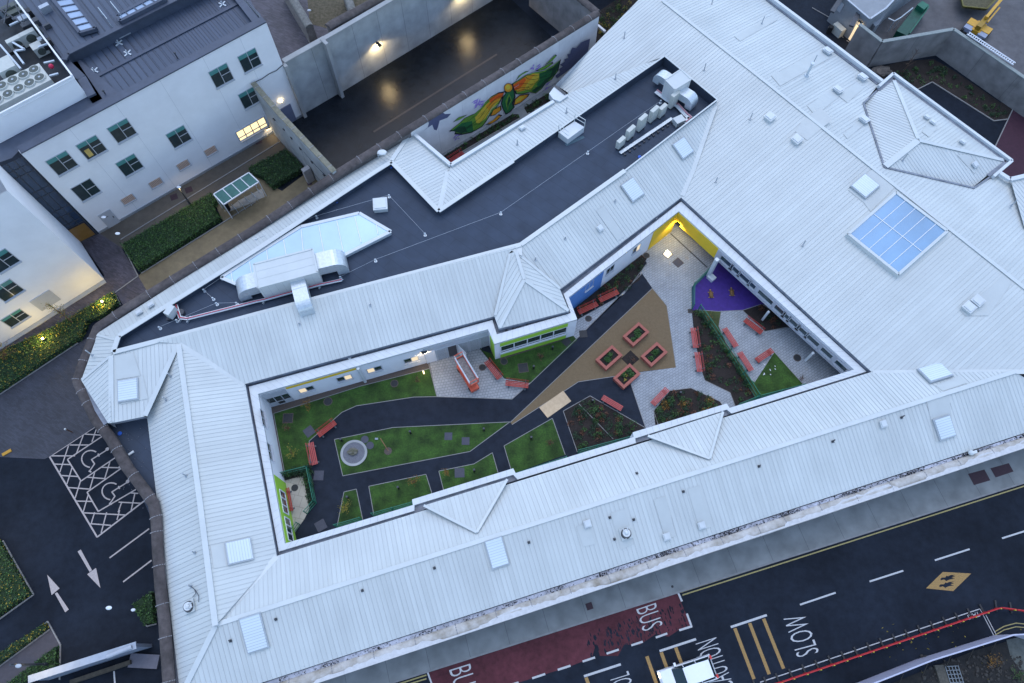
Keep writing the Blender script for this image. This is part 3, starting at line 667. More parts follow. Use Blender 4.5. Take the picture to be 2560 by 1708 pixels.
LW = [
 ([(684, 1034), (900, 966), (1073, 922), (1092, 992), (1035, 993), (891, 1015), (855, 1031), (773, 1103), (776, 1162), (711, 1178)], 'lawn', grass_m),
 ([(836, 1099), (983, 1069), (1275, 1055), (1175, 1129), (857, 1190)], 'lawn', grass_m),
 ([(922, 1216), (1065, 1186), (1085, 1255), (935, 1300)], 'lawn', grass_m),
 ([(1097, 1178), (1185, 1160), (1231, 1132), (1246, 1185), (1110, 1230)], 'lawn', grass_m),
 ([(860, 1230), (891, 1223), (910, 1310), (840, 1325)], 'lawn', grass_m),
 ([(1260, 1115), (1381, 1046), (1413, 1137), (1280, 1185)], 'lawn', grass_m),
 ([(1203, 876), (1260, 894), (1402, 840), (1431, 838), (1443, 850), (1326, 958), (1261, 945), (1199, 868)], 'lawn', grass_m),
 ([(1936, 881), (2007, 960), (1889, 995), (1884, 960)], 'lawn', grass_m),
 ([(1743, 774), (1803, 777), (1797, 816), (1814, 856), (1884, 960), (1889, 995)], 'lawn', grass_b)]
for pts, nm, m in LW:
    sheet(nm, pts, m, .012)
sheet('gravel_margin', [(1236, 880), (1250, 900), (1402, 852), (1402, 838)], gravel, .016)
sheet('planting_bed', [(1408, 1028), (1475, 990), (1612, 1069), (1580, 1090), (1443, 1135)], soil, .012)
sheet('planting_bed', [(1634, 1028), (1674, 977), (1727, 970), (1800, 1004), (1815, 1026), (1640, 1075)], soil, .012)
sheet('planting_bed', [(1440, 800), (1600, 700), (1600, 680), (1618, 645), (1604, 638), (1440, 770)], soil, .014)
sheet('planting_bed', [(1731, 776), (1743, 774), (1889, 995), (1838, 1020), (1825, 982), (1763, 952), (1757, 936), (1737, 854)], soil, .010)
sheet('planting_bed', [(1857, 776), (1903, 760), (1985, 817), (1912, 829)], soil, .014)
sheet('planting_bed', [(700, 1208), (712, 1178), (776, 1164), (792, 1258), (773, 1270), (757, 1190)], soil, .012)
sheet('resin_gravel_area', [(1631, 721), (1667, 765), (1690, 919), (1598, 930), (1539, 941), (1446, 955), (1411, 978), (1280, 1062), (1276, 1056)], resin, .008)
sheet('block_paving', [(1675, 560), (1600, 630), (1618, 660), (1605, 684), (1631, 721), (1667, 765), (1690, 919), (1598, 931), (1577, 960), (1615, 1072), (1645, 1065), (1634, 1028), (1674, 977), (1727, 970), (1800, 1004), (1811, 1030), (1842, 1020), (1825, 982), (1763, 952), (1757, 936), (1737, 854), (1729, 776), (1729, 718), (1767, 680), (1790, 690), (1830, 640), (1700, 500)], pav, .004)
sheet('block_paving', [(1618, 658), (1606, 684), (1437, 853), (1430, 840), (1431, 812), (1447, 798), (1560, 735)], pav, .005)
sheet('block_paving', [(1070, 890), (1092, 992), (1280, 998), (1326, 958), (1261, 947), (1199, 872), (1215, 850), (1150, 860)], pav2, .005)
sheet('block_paving', [(1797, 816), (1803, 776), (1857, 776), (1912, 829), (1985, 817), (2100, 925), (2110, 945), (2007, 965), (1936, 881), (1884, 962), (1814, 856)], pav, .005)
sheet('undercroft_paving', [(1903, 760), (1985, 817), (2110, 945), (2190, 930), (1980, 760)], pav3, .003)
sheet('purple_play_surface', [(1729, 776), (1729, 718), (1767, 680), (1815, 640), (1985, 770), (1903, 761), (1857, 776), (1797, 779), (1743, 776)], purple, .009)
sheet('patio', [(690, 1208), (757, 1190), (774, 1272), (760, 1300), (720, 1355), (700, 1360)], slab, .014)
ed = MB()
for ln in ([(684, 1034), (900, 966), (1073, 922)], [(1092, 992), (1035, 993), (891, 1015), (855, 1031), (773, 1103), (776, 1162)], [(711, 1178), (684, 1034)],
        [(836, 1099), (983, 1069), (1275, 1055), (1175, 1129), (857, 1190), (836, 1099)], [(935, 1290), (922, 1216), (1065, 1186), (1085, 1250)], [(1110, 1230), (1097, 1178), (1185, 1160), (1231, 1132), (1246, 1185)],
        [(842, 1320), (860, 1230), (891, 1223), (908, 1305)], [(1280, 1183), (1260, 1115), (1381, 1046), (1413, 1137)], [(1443, 1130), (1408, 1028), (1475, 990), (1612, 1069)], [(1447, 1010), (1533, 1098)],
        [(1276, 1056), (1631, 721), (1667, 765), (1690, 919)], [(1280, 1062), (1411, 978), (1446, 955), (1539, 941)], [(1092, 992), (1280, 998), (1326, 958), (1437, 852), (1605, 684)], [(1070, 903), (1092, 992)],
        [(1577, 960), (1614, 1070)], [(1645, 1061), (1634, 1028), (1674, 977), (1727, 970), (1800, 1004), (1811, 1020)], [(1763, 952), (1825, 982), (1838, 1016)], [(1618, 658), (1560, 735), (1447, 798)],
        [(1803, 777), (1797, 816), (1814, 856), (1884, 960)], [(1936, 881), (2007, 960)], [(1743, 775), (1797, 779), (1857, 776), (1903, 761)], [(1857, 777), (1912, 829), (1975, 817)]):
    Q = [P(*p) for p in ln]
    for a, b in zip(Q, Q[1:]): ed.beam(a+V3((0, 0, .012)), b+V3((0, 0, .012)), .055, .03)
ed.build('path_edging', edging, kind='structure')
dr = MB(); dr.beam(P(1676, 584)+V3((0, 0, .01)), P(1768, 669)+V3((0, 0, .01)), .13, .02); dr.build('drain_channel', metal_d, kind='structure')
# manhole covers and dark cover plates
ironm = mat('iron_cover', (.020, .022, .026), .6, 14, .25, .4, 60)
padm = mat('grey_rubber_pad', (.062, .064, .085), .8, 6, .12)
def cover(x, y, r, nm, label, sq=False, rot=0.0, m=None, z=.03, n=20, ring=True, cat='manhole cover'):
    c = P(x, y); b = MB()
    if sq: d = V3((math.cos(rot), math.sin(rot), 0)); e = V3((-d.y, d.x, 0)); b.obox(c+V3((0, 0, z/2)), d*r, e*r, V3((0, 0, z/2)))
    else:
        b.tube(c, c+V3((0, 0, z)), r, n)
    t = thing(nm, c, label, cat); b.build('lid', m or ironm, t)
    if ring:
        g = MB()
        if sq:
            for s_ in (-1, 1): g.obox(c+d*s_*(r+.03)+V3((0, 0, z/2)), d*.03, e*(r+.06), V3((0, 0, z*.45))); g.obox(c+e*s_*(r+.03)+V3((0, 0, z/2)), e*.03, d*r, V3((0, 0, z*.44)))
        else: g.tube(c, c+V3((0, 0, z*.7)), r+.07, n)
        g.build('frame', gravel, t)
    return t
CV = [(986, 959, .30, 0, 'round dark cover in the lawn below the narrow pale wall pilaster'), (820, 1004, .34, 0, 'round dark cover in the lawn beside the orange-leaved shrub'),
 (1206, 919, .26, 0, 'round black cover on the pale paving beside the red lift platform'), (1237, 879, .28, 0, 'round dark cover at the left foot of the lime green bay'), (1260, 904, .28, 0, 'round dark cover in front of the lime green bay near a red bench'),
 (1471, 797, .26, 0, 'round black cover on the paving strip just below two red benches'), (1616, 639, .26, 0, 'round black cover at the tip of the planting bed near the yellow wall'),
 (737, 1220, .30, 0, 'round black cover on the cream patio'), (1993, 895, .30, 0, 'round black cover on the paving beside a white column'), (1330, 278, .24, 0, 'round black cover beside the planting under the mural'),
 (912, 1099, .34, 0, 'grey round pad touching the pebble circle, the upper one'), (925, 1114, .34, 0, 'grey round pad touching the pebble circle, the lower one')]
for x, y, r, s_, lb in CV: cover(x, y, r, 'manhole_cover', lb, m=padm if 'pad' in lb else None, ring='pad' not in lb)
SQ = [(720, 1046, .40, .05, 'dark square cover in the corner lawn under the glazed screen'), (773, 1079, .42, .7, 'dark square pad set diagonally behind a red bench'), (797, 1189, .42, .0, 'grey square pad on the path beside the green fence'),
 (1121, 1091, .34, .0, 'left of two grey square pads in the long lawn'), (1164, 1103, .34, .0, 'right of two grey square pads in the long lawn'), (1149, 1182, .42, .05, 'grey square pad in the small lawn above the roof edge'),
 (802, 1314, .42, .55, 'grey square pad on the path below the patio gate'), (1308, 920, .40, .15, 'dark square cover in the lawn in front of the lime green bay'), (1458, 835, .36, .1, 'dark square plate at the end of the paving strip'),
 (1416, 855, .36, .78, 'dark eight-sided plate in the lawn corner beside the bay'), (1695, 657, .36, .7, 'black square cover on the grey paving near the yellow wall'), (1725, 778, .16, 0, 'small black square drain cover by the purple surface')]
for x, y, r, ro, lb in SQ: cover(x, y, r, 'cover_plate', lb, sq=True, rot=ro, m=padm if ('grey' in lb or 'pad' in lb) else None, ring='pad' not in lb and 'plate' not in lb)
cover(1669, 636, .34, 'cover_plate', 'square cover, its pale colour the painted glint of the wall lamp by the yellow wall', sq=True, rot=.75, m=mat('lamp_glint_steel', (.5, .48, .42), .22, 8, .1, metal=.6))  # pale colour stands in for the lamp's glint on this cover
# ---- benches ----
red = mat('red_painted_slats', (.36, .028, .018), .5, 5, .12)
pink = mat('weathered_red_slats', (.42, .07, .062), .6, 5, .12)
legm = mat('concrete_bench_leg', (.12, .13, .14), .8, 5, .15)
def bench(name, L, back, m):
    t = thing(name, (0, 0, 0), 'x', 'bench', 'red slatted benches in the courtyard'); z = .45
    b = MB()
    for k in range(4): b.obox((0, -.22+k*.14, z), (L/2, 0, 0), (0, .047, 0), (0, 0, .022))
    b.build('seat', m, t)
    for s_ in (-1, 1):
        l_ = MB(); l_.obox((s_*L*.36, -.01, z/2-.02), (.05, 0, 0), (0, .2, 0), (0, 0, z/2-.02)); l_.obox((s_*L*.36, -.04, .03), (.07, 0, 0), (0, .3, 0), (0, 0, .03))
        l_.build('leg', legm, t)
    if back:
        b = MB()
        for k in range(2): b.obox((0, .33+k*.035, .62+k*.13), (L/2, 0, 0), (0, .012, .012), (0, -.018, .055))
        b.build('backrest', m, t)
        for s_ in (-1, 1):
            l_ = MB(); l_.beam((s_*L*.36, .17, z-.03), (s_*L*.36, .38, .82), .05, .04, up=(0, 1, 0)); l_.build('back_support', legm, t)
    return t
BN = [((795, 1088), (838, 1055), 1, red, 'red bench with backrest at the bend of the path above the pebble circle'), ((776, 1107), (787, 1162), 1, pink, 'faded red bench with backrest left of the pebble circle'),
 ((715, 1221), (725, 1279), 1, red, 'red bench with backrest on the cream patio'), ((1216, 903), (1250, 946), 1, red, 'red bench with backrest beside the round cover near the red lift'),
 ((1264, 957), (1321, 964), -1, red, 'red bench with backrest at the sharp corner of the lawn before the bay'), ((1446, 781), (1493, 759), -1, red, 'left red bench with backrest under the blue wall'),
 ((1498, 751), (1545, 729), -1, red, 'right red bench with backrest under the blue wall'), ((1733, 820), (1740, 870), -1, pink, 'upper of two red benches in line beside the dark planting strip'),
 ((1743, 881), (1750, 930), -1, pink, 'lower of two red benches in line beside the dark planting strip'), ((1862, 799), (1905, 832), -1, red, 'red bench with backrest below the purple play surface'),
 ((1811, 821), (1841, 867), 0, pink, 'backless red bench by the grass strip, the upper of two in line'), ((1849, 881), (1879, 927), 0, pink, 'backless red bench by the grass strip, the lower of two in line'),
 ((1891, 902), (1931, 875), 0, red, 'deep red backless bench at the edge of the small enclosed lawn'), ((1506, 993), (1555, 1022), 0, pink, 'backless red bench beside the shrub bed edge on dark path'),
 ((1631, 1011), (1668, 972), 0, pink, 'backless red bench at the corner of the round-cornered shrub bed'), ((1122, 404), (1158, 381), -1, mat('deep_red_slats', (.30, .03, .03), .5, 5, .1), 'dark red bench in the narrow garden under the mural')]
protos = {}
for a, b, side, m, lb in BN:
    A_, B_ = P(*a, .45), P(*b, .45); L = (B_-A_).length; key = (side != 0, m.name)
    d = (B_-A_).normalized(); rz = math.atan2(d.y, d.x)
    # local +y is the back side; for side=-1 the back lies on the left of a->b in the picture (upwards)
    if side == 1: rz += 0
    loc = ((A_+B_)/2); loc.z = .014
    nrm = V3((-d.y, d.x, 0))
    want = {795: (-.6, .8), 776: (-1, .2), 715: (-1, .2), 1216: (.8, .6), 1264: (0, 1), 1446: (-.4, 1), 1498: (-.4, 1), 1733: (1, .1), 1743: (1, .1), 1862: (.7, .8), 1122: (-.5, 1)}.get(a[0], (0, 1))
    if nrm.x*want[0]+nrm.y*want[1] < 0: rz += math.pi
    Lk = round(L, 1)
    t = bench('park_bench', L, side != 0, m); t.location = loc; t.rotation_euler = (0, 0, rz); t['label'] = lb
# ---- planters ----
wood = mat('pink_stained_timber', (.34, .10, .072), .7, 6, .12)
leafA = mat('leaf_green', (.045, .115, .022), .6, 3, .3); leafB = mat('leaf_dark', (.016, .050, .018), .6, 3, .3); leafC = mat('leaf_autumn', (.26, .13, .02), .7, 3, .35)
leafD = mat('leaf_russet', (.13, .05, .025), .7, 3, .3); leafY = mat('leaf_yellow', (.30, .24, .03), .7, 3, .3); bark = mat('bark', (.10, .065, .045), .9, 8, .3)
def leaves(mb, c, rx, ry, rz_, n, r, rnd, z0=0.0):
    for _ in range(n):
        a = rnd.uniform(0, 6.283); q = math.sqrt(rnd.random()); h_ = rnd.random()
        s_ = 1-.45*h_*h_; mb.leaf((c.x+math.cos(a)*q*rx*s_, c.y+math.sin(a)*q*ry*s_, z0+h_*rz_), r*rnd.uniform(.6, 1.3), rnd)
rnd = random.Random(3)
for k, (x, y, lb) in enumerate(((1521, 899, 'left'), (1633, 891, 'right'), (1565, 945, 'lower'), (1588, 841, 'upper'))):
    c = P(x, y); d = (P(*(x+27, y-24))-P(*(x-27, y+24))).normalized(); e = V3((-d.y, d.x, 0)); hl, hw = 1.05, .66
    t = thing('planter', c, 'raised red timber planter, the %s one of four set round the small dark tree pit' % lb, 'planter', 'raised timber planters'); b = MB()
    for s_ in (-1, 1): b.obox(c+e*s_*(hw-.08)+V3((0, 0, .25)), d*hl, e*.08, V3((0, 0, .25))); b.obox(c+d*s_*(hl-.08)+V3((0, 0, .25)), d*.08, e*(hw-.16), V3((0, 0, .25)))
    b.build('planter_frame', wood, t); lip = MB()
    for s_ in (-1, 1): lip.obox(c+e*s_*(hw-.1)+V3((0, 0, .515)), d*(hl+.03), e*.13, V3((0, 0, .014))); lip.obox(c+d*s_*(hl-.1)+V3((0, 0, .515)), d*.13, e*(hw-.24), V3((0, 0, .014)))
    lip.build('planter_rim', wood, t)
    b = MB(); b.obox(c+V3((0, 0, .2)), d*(hl-.16), e*(hw-.16), V3((0, 0, .2))); b.build('soil', soil, t)
    g = MB()
    for q in range(5):
        o = c+d*rnd.uniform(-.6, .6)+e*rnd.uniform(-.25, .25); leaves(g, o, .3, .26, .28, 90, .07, rnd, .4)
    g.m = 1
    for q in range(2): o = c+d*rnd.uniform(-.6, .6)+e*rnd.uniform(-.2, .2); leaves(g, o, .2, .2, .3, 30, .06, rnd, .42)
    g.build('plants', [leafA, leafY if k == 2 else leafB], t)
b = MB(); c = P(1576, 897); d = (P(1599, 898)-P(1553, 898)).normalized(); e = V3((0, 1, 0)); 
b.face([P(1553, 897)+V3((0, 0, .02)), P(1575, 918)+V3((0, 0, .02)), P(1599, 898)+V3((0, 0, .02)), P(1576, 876)+V3((0, 0, .02))]); b.build('tree_pit', soil, kind='structure')
def stick_tree(x, y, hh, label, mleaf, n=160, rad=.5, r=.05, name='young_tree', br=7, z0=.01):
    c = P(x, y); c.z = z0; t = thing(name, c, label, 'tree' if name != 'shrub' else 'shrub'); s_ = MB(); rr = random.Random(int(x*7+y)); s_.tube(c, c+V3((0, 0, hh*.75)), .025, 6, .012); tips = []
    for k in range(br):
        a = rr.uniform(0, 6.28); h0 = hh*rr.uniform(.1, .6); e_ = c+V3((math.cos(a)*rad*rr.uniform(.5, 1), math.sin(a)*rad*rr.uniform(.5, 1), h0+hh*rr.uniform(.2, .4))); s_.tube(c+V3((0, 0, h0)), e_, .014, 5, .006); tips.append(e_)
    s_.build('trunk', bark, t); g = MB()
    for _ in range(n):
        e_ = rr.choice(tips); w_ = rr.random(); p = c+V3((0, 0, hh*.3))+(e_-c-V3((0, 0, hh*.3)))*w_; g.leaf(p+V3((rr.gauss(0, .1), rr.gauss(0, .1), rr.gauss(0, .08))), r*rr.uniform(.5, 1.3), rr)
    if n: g.build('crown', mleaf, t)
    return t
for a in ((773, 1020, 1.4, 'orange-leaved shrub in the corner lawn', leafC, 260, .7), (734, 1137, 1.5, 'yellow-green shrub in the lawn left of a faded red bench', leafY, 230, .7), (722, 1072, 1.1, 'sparse reddish shrub below the dark square cover', leafD, 120, .5),
          (1119, 1183, 1.3, 'golden shrub in the small lawn beside a grey pad', leafC, 190, .42), (1038, 1208, 1.3, 'yellowing shrub in the rectangular lawn near the roof edge', leafC, 210, .6), (866, 1270, 1.5, 'spreading pale-leaved shrub in the narrow wedge lawn', leafY, 260, .8),
          (1046, 955, 1.2, 'bare shrub with brown twigs in the long lawn by the paving', leafD, 70, .4), (1374, 1110, 1.0, 'reddish bare shrub in the triangular lawn', leafD, 110, .35), (1351, 895, 1.0, 'reddish bare shrub in the lawn before the bay', leafD, 100, .4),
          (1580, 905, 1.6, 'small brown-leaved tree in the square pit between the planters', leafD, 60, .35), (2000, 950, 1.0, 'tiny dark shrub in the small enclosed lawn', leafD, 70, .3), (1770, 800, 1.2, 'dry orange shrub on the grass strip by the purple surface', leafC, 120, .45)):
    stick_tree(*a[:5], n=a[5], rad=a[6], name='shrub')
# staked tree
t = thing('tree_stake', P(970, 1126), 'leaning brown timber stake in a bare patch of the long lawn', 'stake'); MB().beam(P(970, 1126), P(951, 1096, .9), .07, .07).build('stake', mat('stake_wood', (.28, .14, .07), .8, 5, .2), t)
b = MB(); b.tube(P(970, 1128)+V3((0, 0, .013)), P(970, 1128)+V3((0, 0, .022)), .35, 9); b.build('soil_ring', gravel, t)
b = MB(); c = P(942, 1098); b.obox(c+V3((0, 0, .12)), (.13, 0, 0), (0, .06, .05), (0, -.03, .06)); b.obox(c+V3((0, 0, .02)), (.03, 0, 0), (0, .03, 0), (0, 0, .02)); b.build('ground_floodlight', frame_m, label='small pale spotlight standing in the long lawn', cat='spotlight')
# pebble circle
c = P(885, 1133); t = thing('pebble_circle', c, 'pale kerbed circle of grey pebbles with a mossy boulder in the long lawn', 'feature'); b = MB(); N_ = 48; ro, ri = 1.16, .95
for k in range(N_):
    a0_, a1_ = 6.28318*k/N_, 6.28318*(k+1)/N_; f = lambda r, a, z: c+V3((math.cos(a)*r, math.sin(a)*r, z))
    b.face([f(ri, a0_, .09), f(ro, a0_, .09), f(ro, a1_, .09), f(ri, a1_, .09)]); b.face([f(ro, a0_, 0), f(ro, a1_, 0), f(ro, a1_, .09), f(ro, a0_, .09)]); b.face([f(ri, a0_, 0), f(ri, a1_, 0), f(ri, a1_, .09), f(ri, a0_, .09)])
b.build('kerb_ring', concrete, t); b = MB(); b.tube(c, c+V3((0, 0, .05)), ri-.003, 32)
for k in range(500):
    a = rnd.uniform(0, 6.28); q = math.sqrt(rnd.random())*.92; b.m = 0; b.ball(c+V3((math.cos(a)*q, math.sin(a)*q, .055)), rnd.uniform(.018, .035), 5, 3, (1, 1, .6))
b.build('pebbles', mat('grey_pebbles', (.15, .155, .18), .7, 30, .5, .5, 60), t)
rb = MB(); rb.ball(c+V3((-.1, .08, .12)), .40, 12, 8, (1.15, .85, .55), .16, random.Random(5)); rb.build('boulder', mat('mossy_rock', (.20, .19, .17), .9, 4, .5, .8, 12, col2=(.07, .07, .03)), t, smooth=False)
# bollard lights
BL = [(1027, 1084, 'in the long lawn above its middle'), (1210, 1077, 'near the pointed tip of the long lawn'), (1186, 1179, 'in the small lawn beside a grey square pad'), (997, 1222, 'in the rectangular lawn near the roof edge'), (871, 1246, 'in the narrow wedge lawn'),
      (855, 1103, 'at the top corner of the long lawn by the pebble circle'), (1381, 874, 'in the lawn right of the lime bay'), (1334, 922, 'beside the dark square cover before the bay'), (1328, 1098, 'in the triangular lawn'), (1480, 1006, 'at the top of the shrub bed split by edging'), (1698, 987, 'in the shrub bed by the red bench')]
pb = None
for x, y, lb in BL:
    c = P(x, y); t = thing('bollard_light', c, 'black bollard light '+lb, 'bollard light', 'black bollard lights')
    b = MB(); b.tube(c, c+V3((0, 0, .62)), .085, 12); b.build('post', black, t); b = MB(); b.tube(c+V3((0, 0, .62)), c+V3((0, 0, .72)), .095, 12); b.tube(c+V3((0, 0, .72)), c+V3((0, 0, .74)), .1, 12, .07); b.build('head', metal_d, t)
# planting in beds
def inpoly(p, poly):
    c_ = False; j = len(poly)-1
    for i in range(len(poly)):
        if (poly[i][1] > p[1]) != (poly[j][1] > p[1]) and p[0] < (poly[j][0]-poly[i][0])*(p[1]-poly[i][1])/(poly[j][1]-poly[i][1])+poly[i][0]: c_ = not c_
        j = i
    return c_
def planting(pts, n, label, mats=(0, 1, 2), hh=.35, r=.07, seed=1, name='bed_planting', rmin=.15, rmax=.38, cnt=50, z0=.02):
    rr = random.Random(seed); Q = [P(*p) for p in pts]; xs = [q.x for q in Q]; ys = [q.y for q in Q]; ms = [leafA, leafB, leafD, leafY, leafC]; b = MB(); k = 0; tries = 0
    po = [(q.x, q.y) for q in Q]
    while k < n and tries < n*30:
        tries += 1; p = (rr.uniform(min(xs), max(xs)), rr.uniform(min(ys), max(ys)))
        if not inpoly(p, po): continue
        k += 1; b.m = rr.choice(mats); R_ = rr.uniform(rmin, rmax); leaves(b, V3((p[0], p[1], 0)), R_, R_, hh*rr.uniform(.4, 1.2), int(cnt*R_/rmax), r, rr, z0)
    return b.build(name, ms, label=label, cat='planting', kind='stuff')
planting([(1415, 1035), (1475, 998), (1600, 1070), (1575, 1085), (1447, 1120)], 70, 'mixed green and russet plants in the shrub bed split by edging', (0, 0, 1, 1, 2, 1), seed=2, rmax=.5, cnt=80, hh=.45)
planting([(1640, 1030), (1676, 984), (1727, 976), (1795, 1005), (1808, 1018), (1648, 1062)], 56, 'green and orange plants in the shrub bed by the paving', (0, 1, 1, 2, 4), seed=3, rmax=.5, cnt=80, hh=.45)
planting([(1448, 792), (1596, 706), (1600, 684), (1614, 650), (1606, 643), (1442, 775)], 52, 'dark mixed plants along the foot of the blue and white wall', (1, 1, 0, 2), hh=.5, seed=4)
planting([(1735, 782), (1745, 778), (1886, 985), (1838, 1010), (1825, 980), (1768, 948), (1742, 854)], 60, 'low dark plants between the benches and the green fence', (1, 1, 0, 2), seed=5)
planting([(700, 1200), (715, 1182), (776, 1168), (790, 1256), (776, 1262), (760, 1188)], 60, 'dark green hedge plants round the cream patio', (1, 1, 0), hh=.8, seed=6)
planting([(1865, 778), (1903, 766), (1965, 815), (1914, 824)], 10, 'sparse plants in the brown bed under the canopy', (2, 1), seed=7)
planting([(1748, 774), (1888, 978), (1880, 985), (1742, 782)], 60, 'dark climbing leaves along the green mesh fence', (1, 1, 0), hh=.9, seed=8, rmin=.1, rmax=.2, name='climbing_plants')
# ---------------- surroundings: surfaces ----------------
sheet('yard_floor', [(600, 330), (765, 286), (855, 226), (1260, -22), (1285, 5), (1400, 112), (1440, 200), (1100, 395), (900, 560), (700, 470)], asph_wet, .004)
MB().beam(P(934, 330, .012), P(1242, 136, .012), .22, .012).build('floor_joint', mat('rusty_joint', (.045, .033, .028), .6, 4, .3), kind='structure')
sheet('brown_path', [(249, 584), (700, 300), (800, 420), (660, 440), (534, 488), (310, 620), (270, 640), (205, 606)], tarred, .004)
sheet('tan_path', [(346, 691), (354, 682), (558, 557), (536, 505), (640, 440), (705, 478), (770, 430), (960, 560), (360, 800), (330, 725)], tanpath, .008)
sheet('setts_paving', [(180, 615), (249, 584), (304, 620), (346, 691), (372, 735), (330, 800), (289, 732), (0, 905), (-60, 930), (-60, 880), (262, 690), (200, 600)], setts, .010)
sheet('setts_paving', [(-60, 1010), (0, 987), (196, 858), (230, 840), (240, 870), (200, 960), (300, 1100), (240, 1066), (124, 1142), (112, 1148), (0, 1143), (-60, 1142)], grid_mat('blue_setts', (.034, .037, .052), (.016, .018, .026), .42, .12, .008, .6, .37, .22, R(28), stain=.2), .006)
sheet('setts_paving', [(640, 350), (600, -80), (760, -80), (850, -60), (850, 60), (715, 165)], setts, .012)
sheet('rough_ground', [(760, -80), (950, -80), (960, 0), (830, 75), (775, 60)], mat('rough_earth', (.15, .12, .085), .95, 3, .4, .8, 12, col2=(.05, .05, .025)), .014)
sheet('side_path', [(125, 1572), (150, 1610), (150, 1620), (25, 1712), (-20, 1712), (-20, 1680)], mat('side_tarmac', (.060, .055, .066), .7, 3, .15, .3, 60), .004)
gd = mat('stained_garden_floor', (.21, .22, .23), .85, 2, .15, .2, 40, big=.12)
sheet('garden_path', [(1000, 330), (1130, 425), (1430, 245), (1420, 190)], gd, .002)
sheet('planting_bed', [(1096, 398), (1280, 286), (1296, 286), (1300, 296), (1118, 404), (1104, 408)], soil, .008)
sheet('planting_bed', [(1310, 270), (1372, 232), (1392, 244), (1318, 284)], soil, .008)
sheet('planting_bed', [(1480, 40), (1660, -80), (1740, -80), (1640, 40), (1420, 250)], soil, .004)
sheet('planting_bed', [(2150, 180), (2250, 155), (2333, 148), (2386, 178), (2500, 256), (2545, 262), (2518, 299), (2484, 303), (2330, 206), (2288, 227), (2210, 210)], soil, .004)
sheet('maroon_play_surface', [(2537, 261), (2485, 372), (2440, 470), (2720, 470), (2720, 240)], maroon, .006)
sheet('service_yard', [(2140, -90), (2800, -90), (2800, 400), (2600, 250), (2385, 72), (2206, 104), (2165, 72)], mat('worn_concrete_yard', (.095, .092, .098), .75, .8, .25, .2, 30, big=.2), .004)
for ln in ([(310, 620), (534, 490), (719, 384)], [(302, 600), (700, 355)], [(310, 620), (346, 691)], [(346, 691), (289, 732)], [(354, 684), (558, 557), (640, 505)], [(0, 987), (196, 858)], [(289, 736), (302, 763)],
           [(2288, 227), (2330, 206), (2484, 303), (2518, 299)], [(2545, 245), (2485, 372), (2450, 450)], [(8, 1352), (85, 1487), (0, 1548)], [(0, 1640), (120, 1554), (152, 1612), (150, 1700)], [(0, 1666), (125, 1574)], [(338, 1514), (368, 1566), (392, 1560)], [(1104, 408), (1118, 402), (1300, 296)]):
    k_ = MB(); Q = [P(*p) for p in ln]
    for a, b in zip(Q, Q[1:]): k_.beam(a+V3((0, 0, .04)), b+V3((0, 0, .04)), .1, .09)
    k_.build('kerb', edging, kind='structure')
# ---- road ----
def road_pt(x, off=0.0):                                     # kerb line in source pixels
    return (x, 1610-.3164*(x-1280)+off)
kerbw = [P(*road_pt(700)), P(*road_pt(2760))]
dR = (kerbw[1]-kerbw[0]).normalized(); nR = V3((-dR.y, dR.x, 0))      # nR points to the school
rd = MB(); a, b = kerbw[0]-dR*15, kerbw[1]+dR*15
rd.face([(q.x, q.y, .0) for q in (a, b, b-nR*22, a-nR*22)]); rd.build('road', asph, kind='structure')
pvm = grid_mat('concrete_pavement', (.20, .215, .215), (.10, .11, .115), 3.2, 9, .018, .85, 0.0, .035, -math.atan2(dR.y, dR.x), stain=.22)
pv = MB(); q = [a, b, b+nR*4.6, a+nR*4.6]; pv.prism(q, -.01, .12); pv.build('pavement', pvm, kind='structure')
kb = MB(); kb.beam(a+V3((0, 0, .06))-nR*.07, b+V3((0, 0, .06))-nR*.07, .14, .125); kb.build('kerb', mat('granite_kerb', (.22, .225, .23), .8, 3, .15), kind='structure')
paint = mat('worn_white_paint', (.56, .57, .58), .7, 9, .2, col2=(.34, .35, .36)); ypaint = mat('worn_yellow_paint', (.42, .35, .12), .7, 9, .3, col2=(.20, .18, .09)); opaint = mat('worn_orange_paint', (.45, .26, .06), .7, 14, .4, col2=(.16, .11, .06))
ppaint = mat('pale_line_paint', (.50, .44, .42), .7, 9, .2, col2=(.32, .29, .28))
def stripe(mb, a, b, w, z=.010): 
    A_, B_ = P(*a), P(*b); d = (B_-A_).normalized(); n_ = V3((-d.y, d.x, 0))*w/2; mb.face([(q.x, q.y, z) for q in (A_-n_, B_-n_, B_+n_, A_+n_)])
def marking(lines, w, m, label, name='road_marking', z=.010, cat='road marking', group=None):
    b = MB()
    for k, (a, c) in enumerate(lines): stripe(b, a, c, w, z+k*.0006)
    return b.build(name, m, label=label, cat=cat, group=group)
buslane = mat('red_bus_surface', (.082, .022, .030), .7, 2.2, .25, .3, 60, big=.25, spec=.2)
bp = [(1070, 1682), (1695, 1481), (1712, 1528), (1728, 1566), (1700, 1573), (1672, 1592), (1640, 1585), (1600, 1612), (1560, 1612), (1545, 1640), (1500, 1640), (1490, 1608), (1480, 1645), (1420, 1668), (1280, 1712), (1100, 1775)]
b = MB(); b.tri([P(x, y, .005) for x, y in bp]); b.build('bus_bay_surface', buslane, kind='structure')
pt = MB(); rp = random.Random(11)
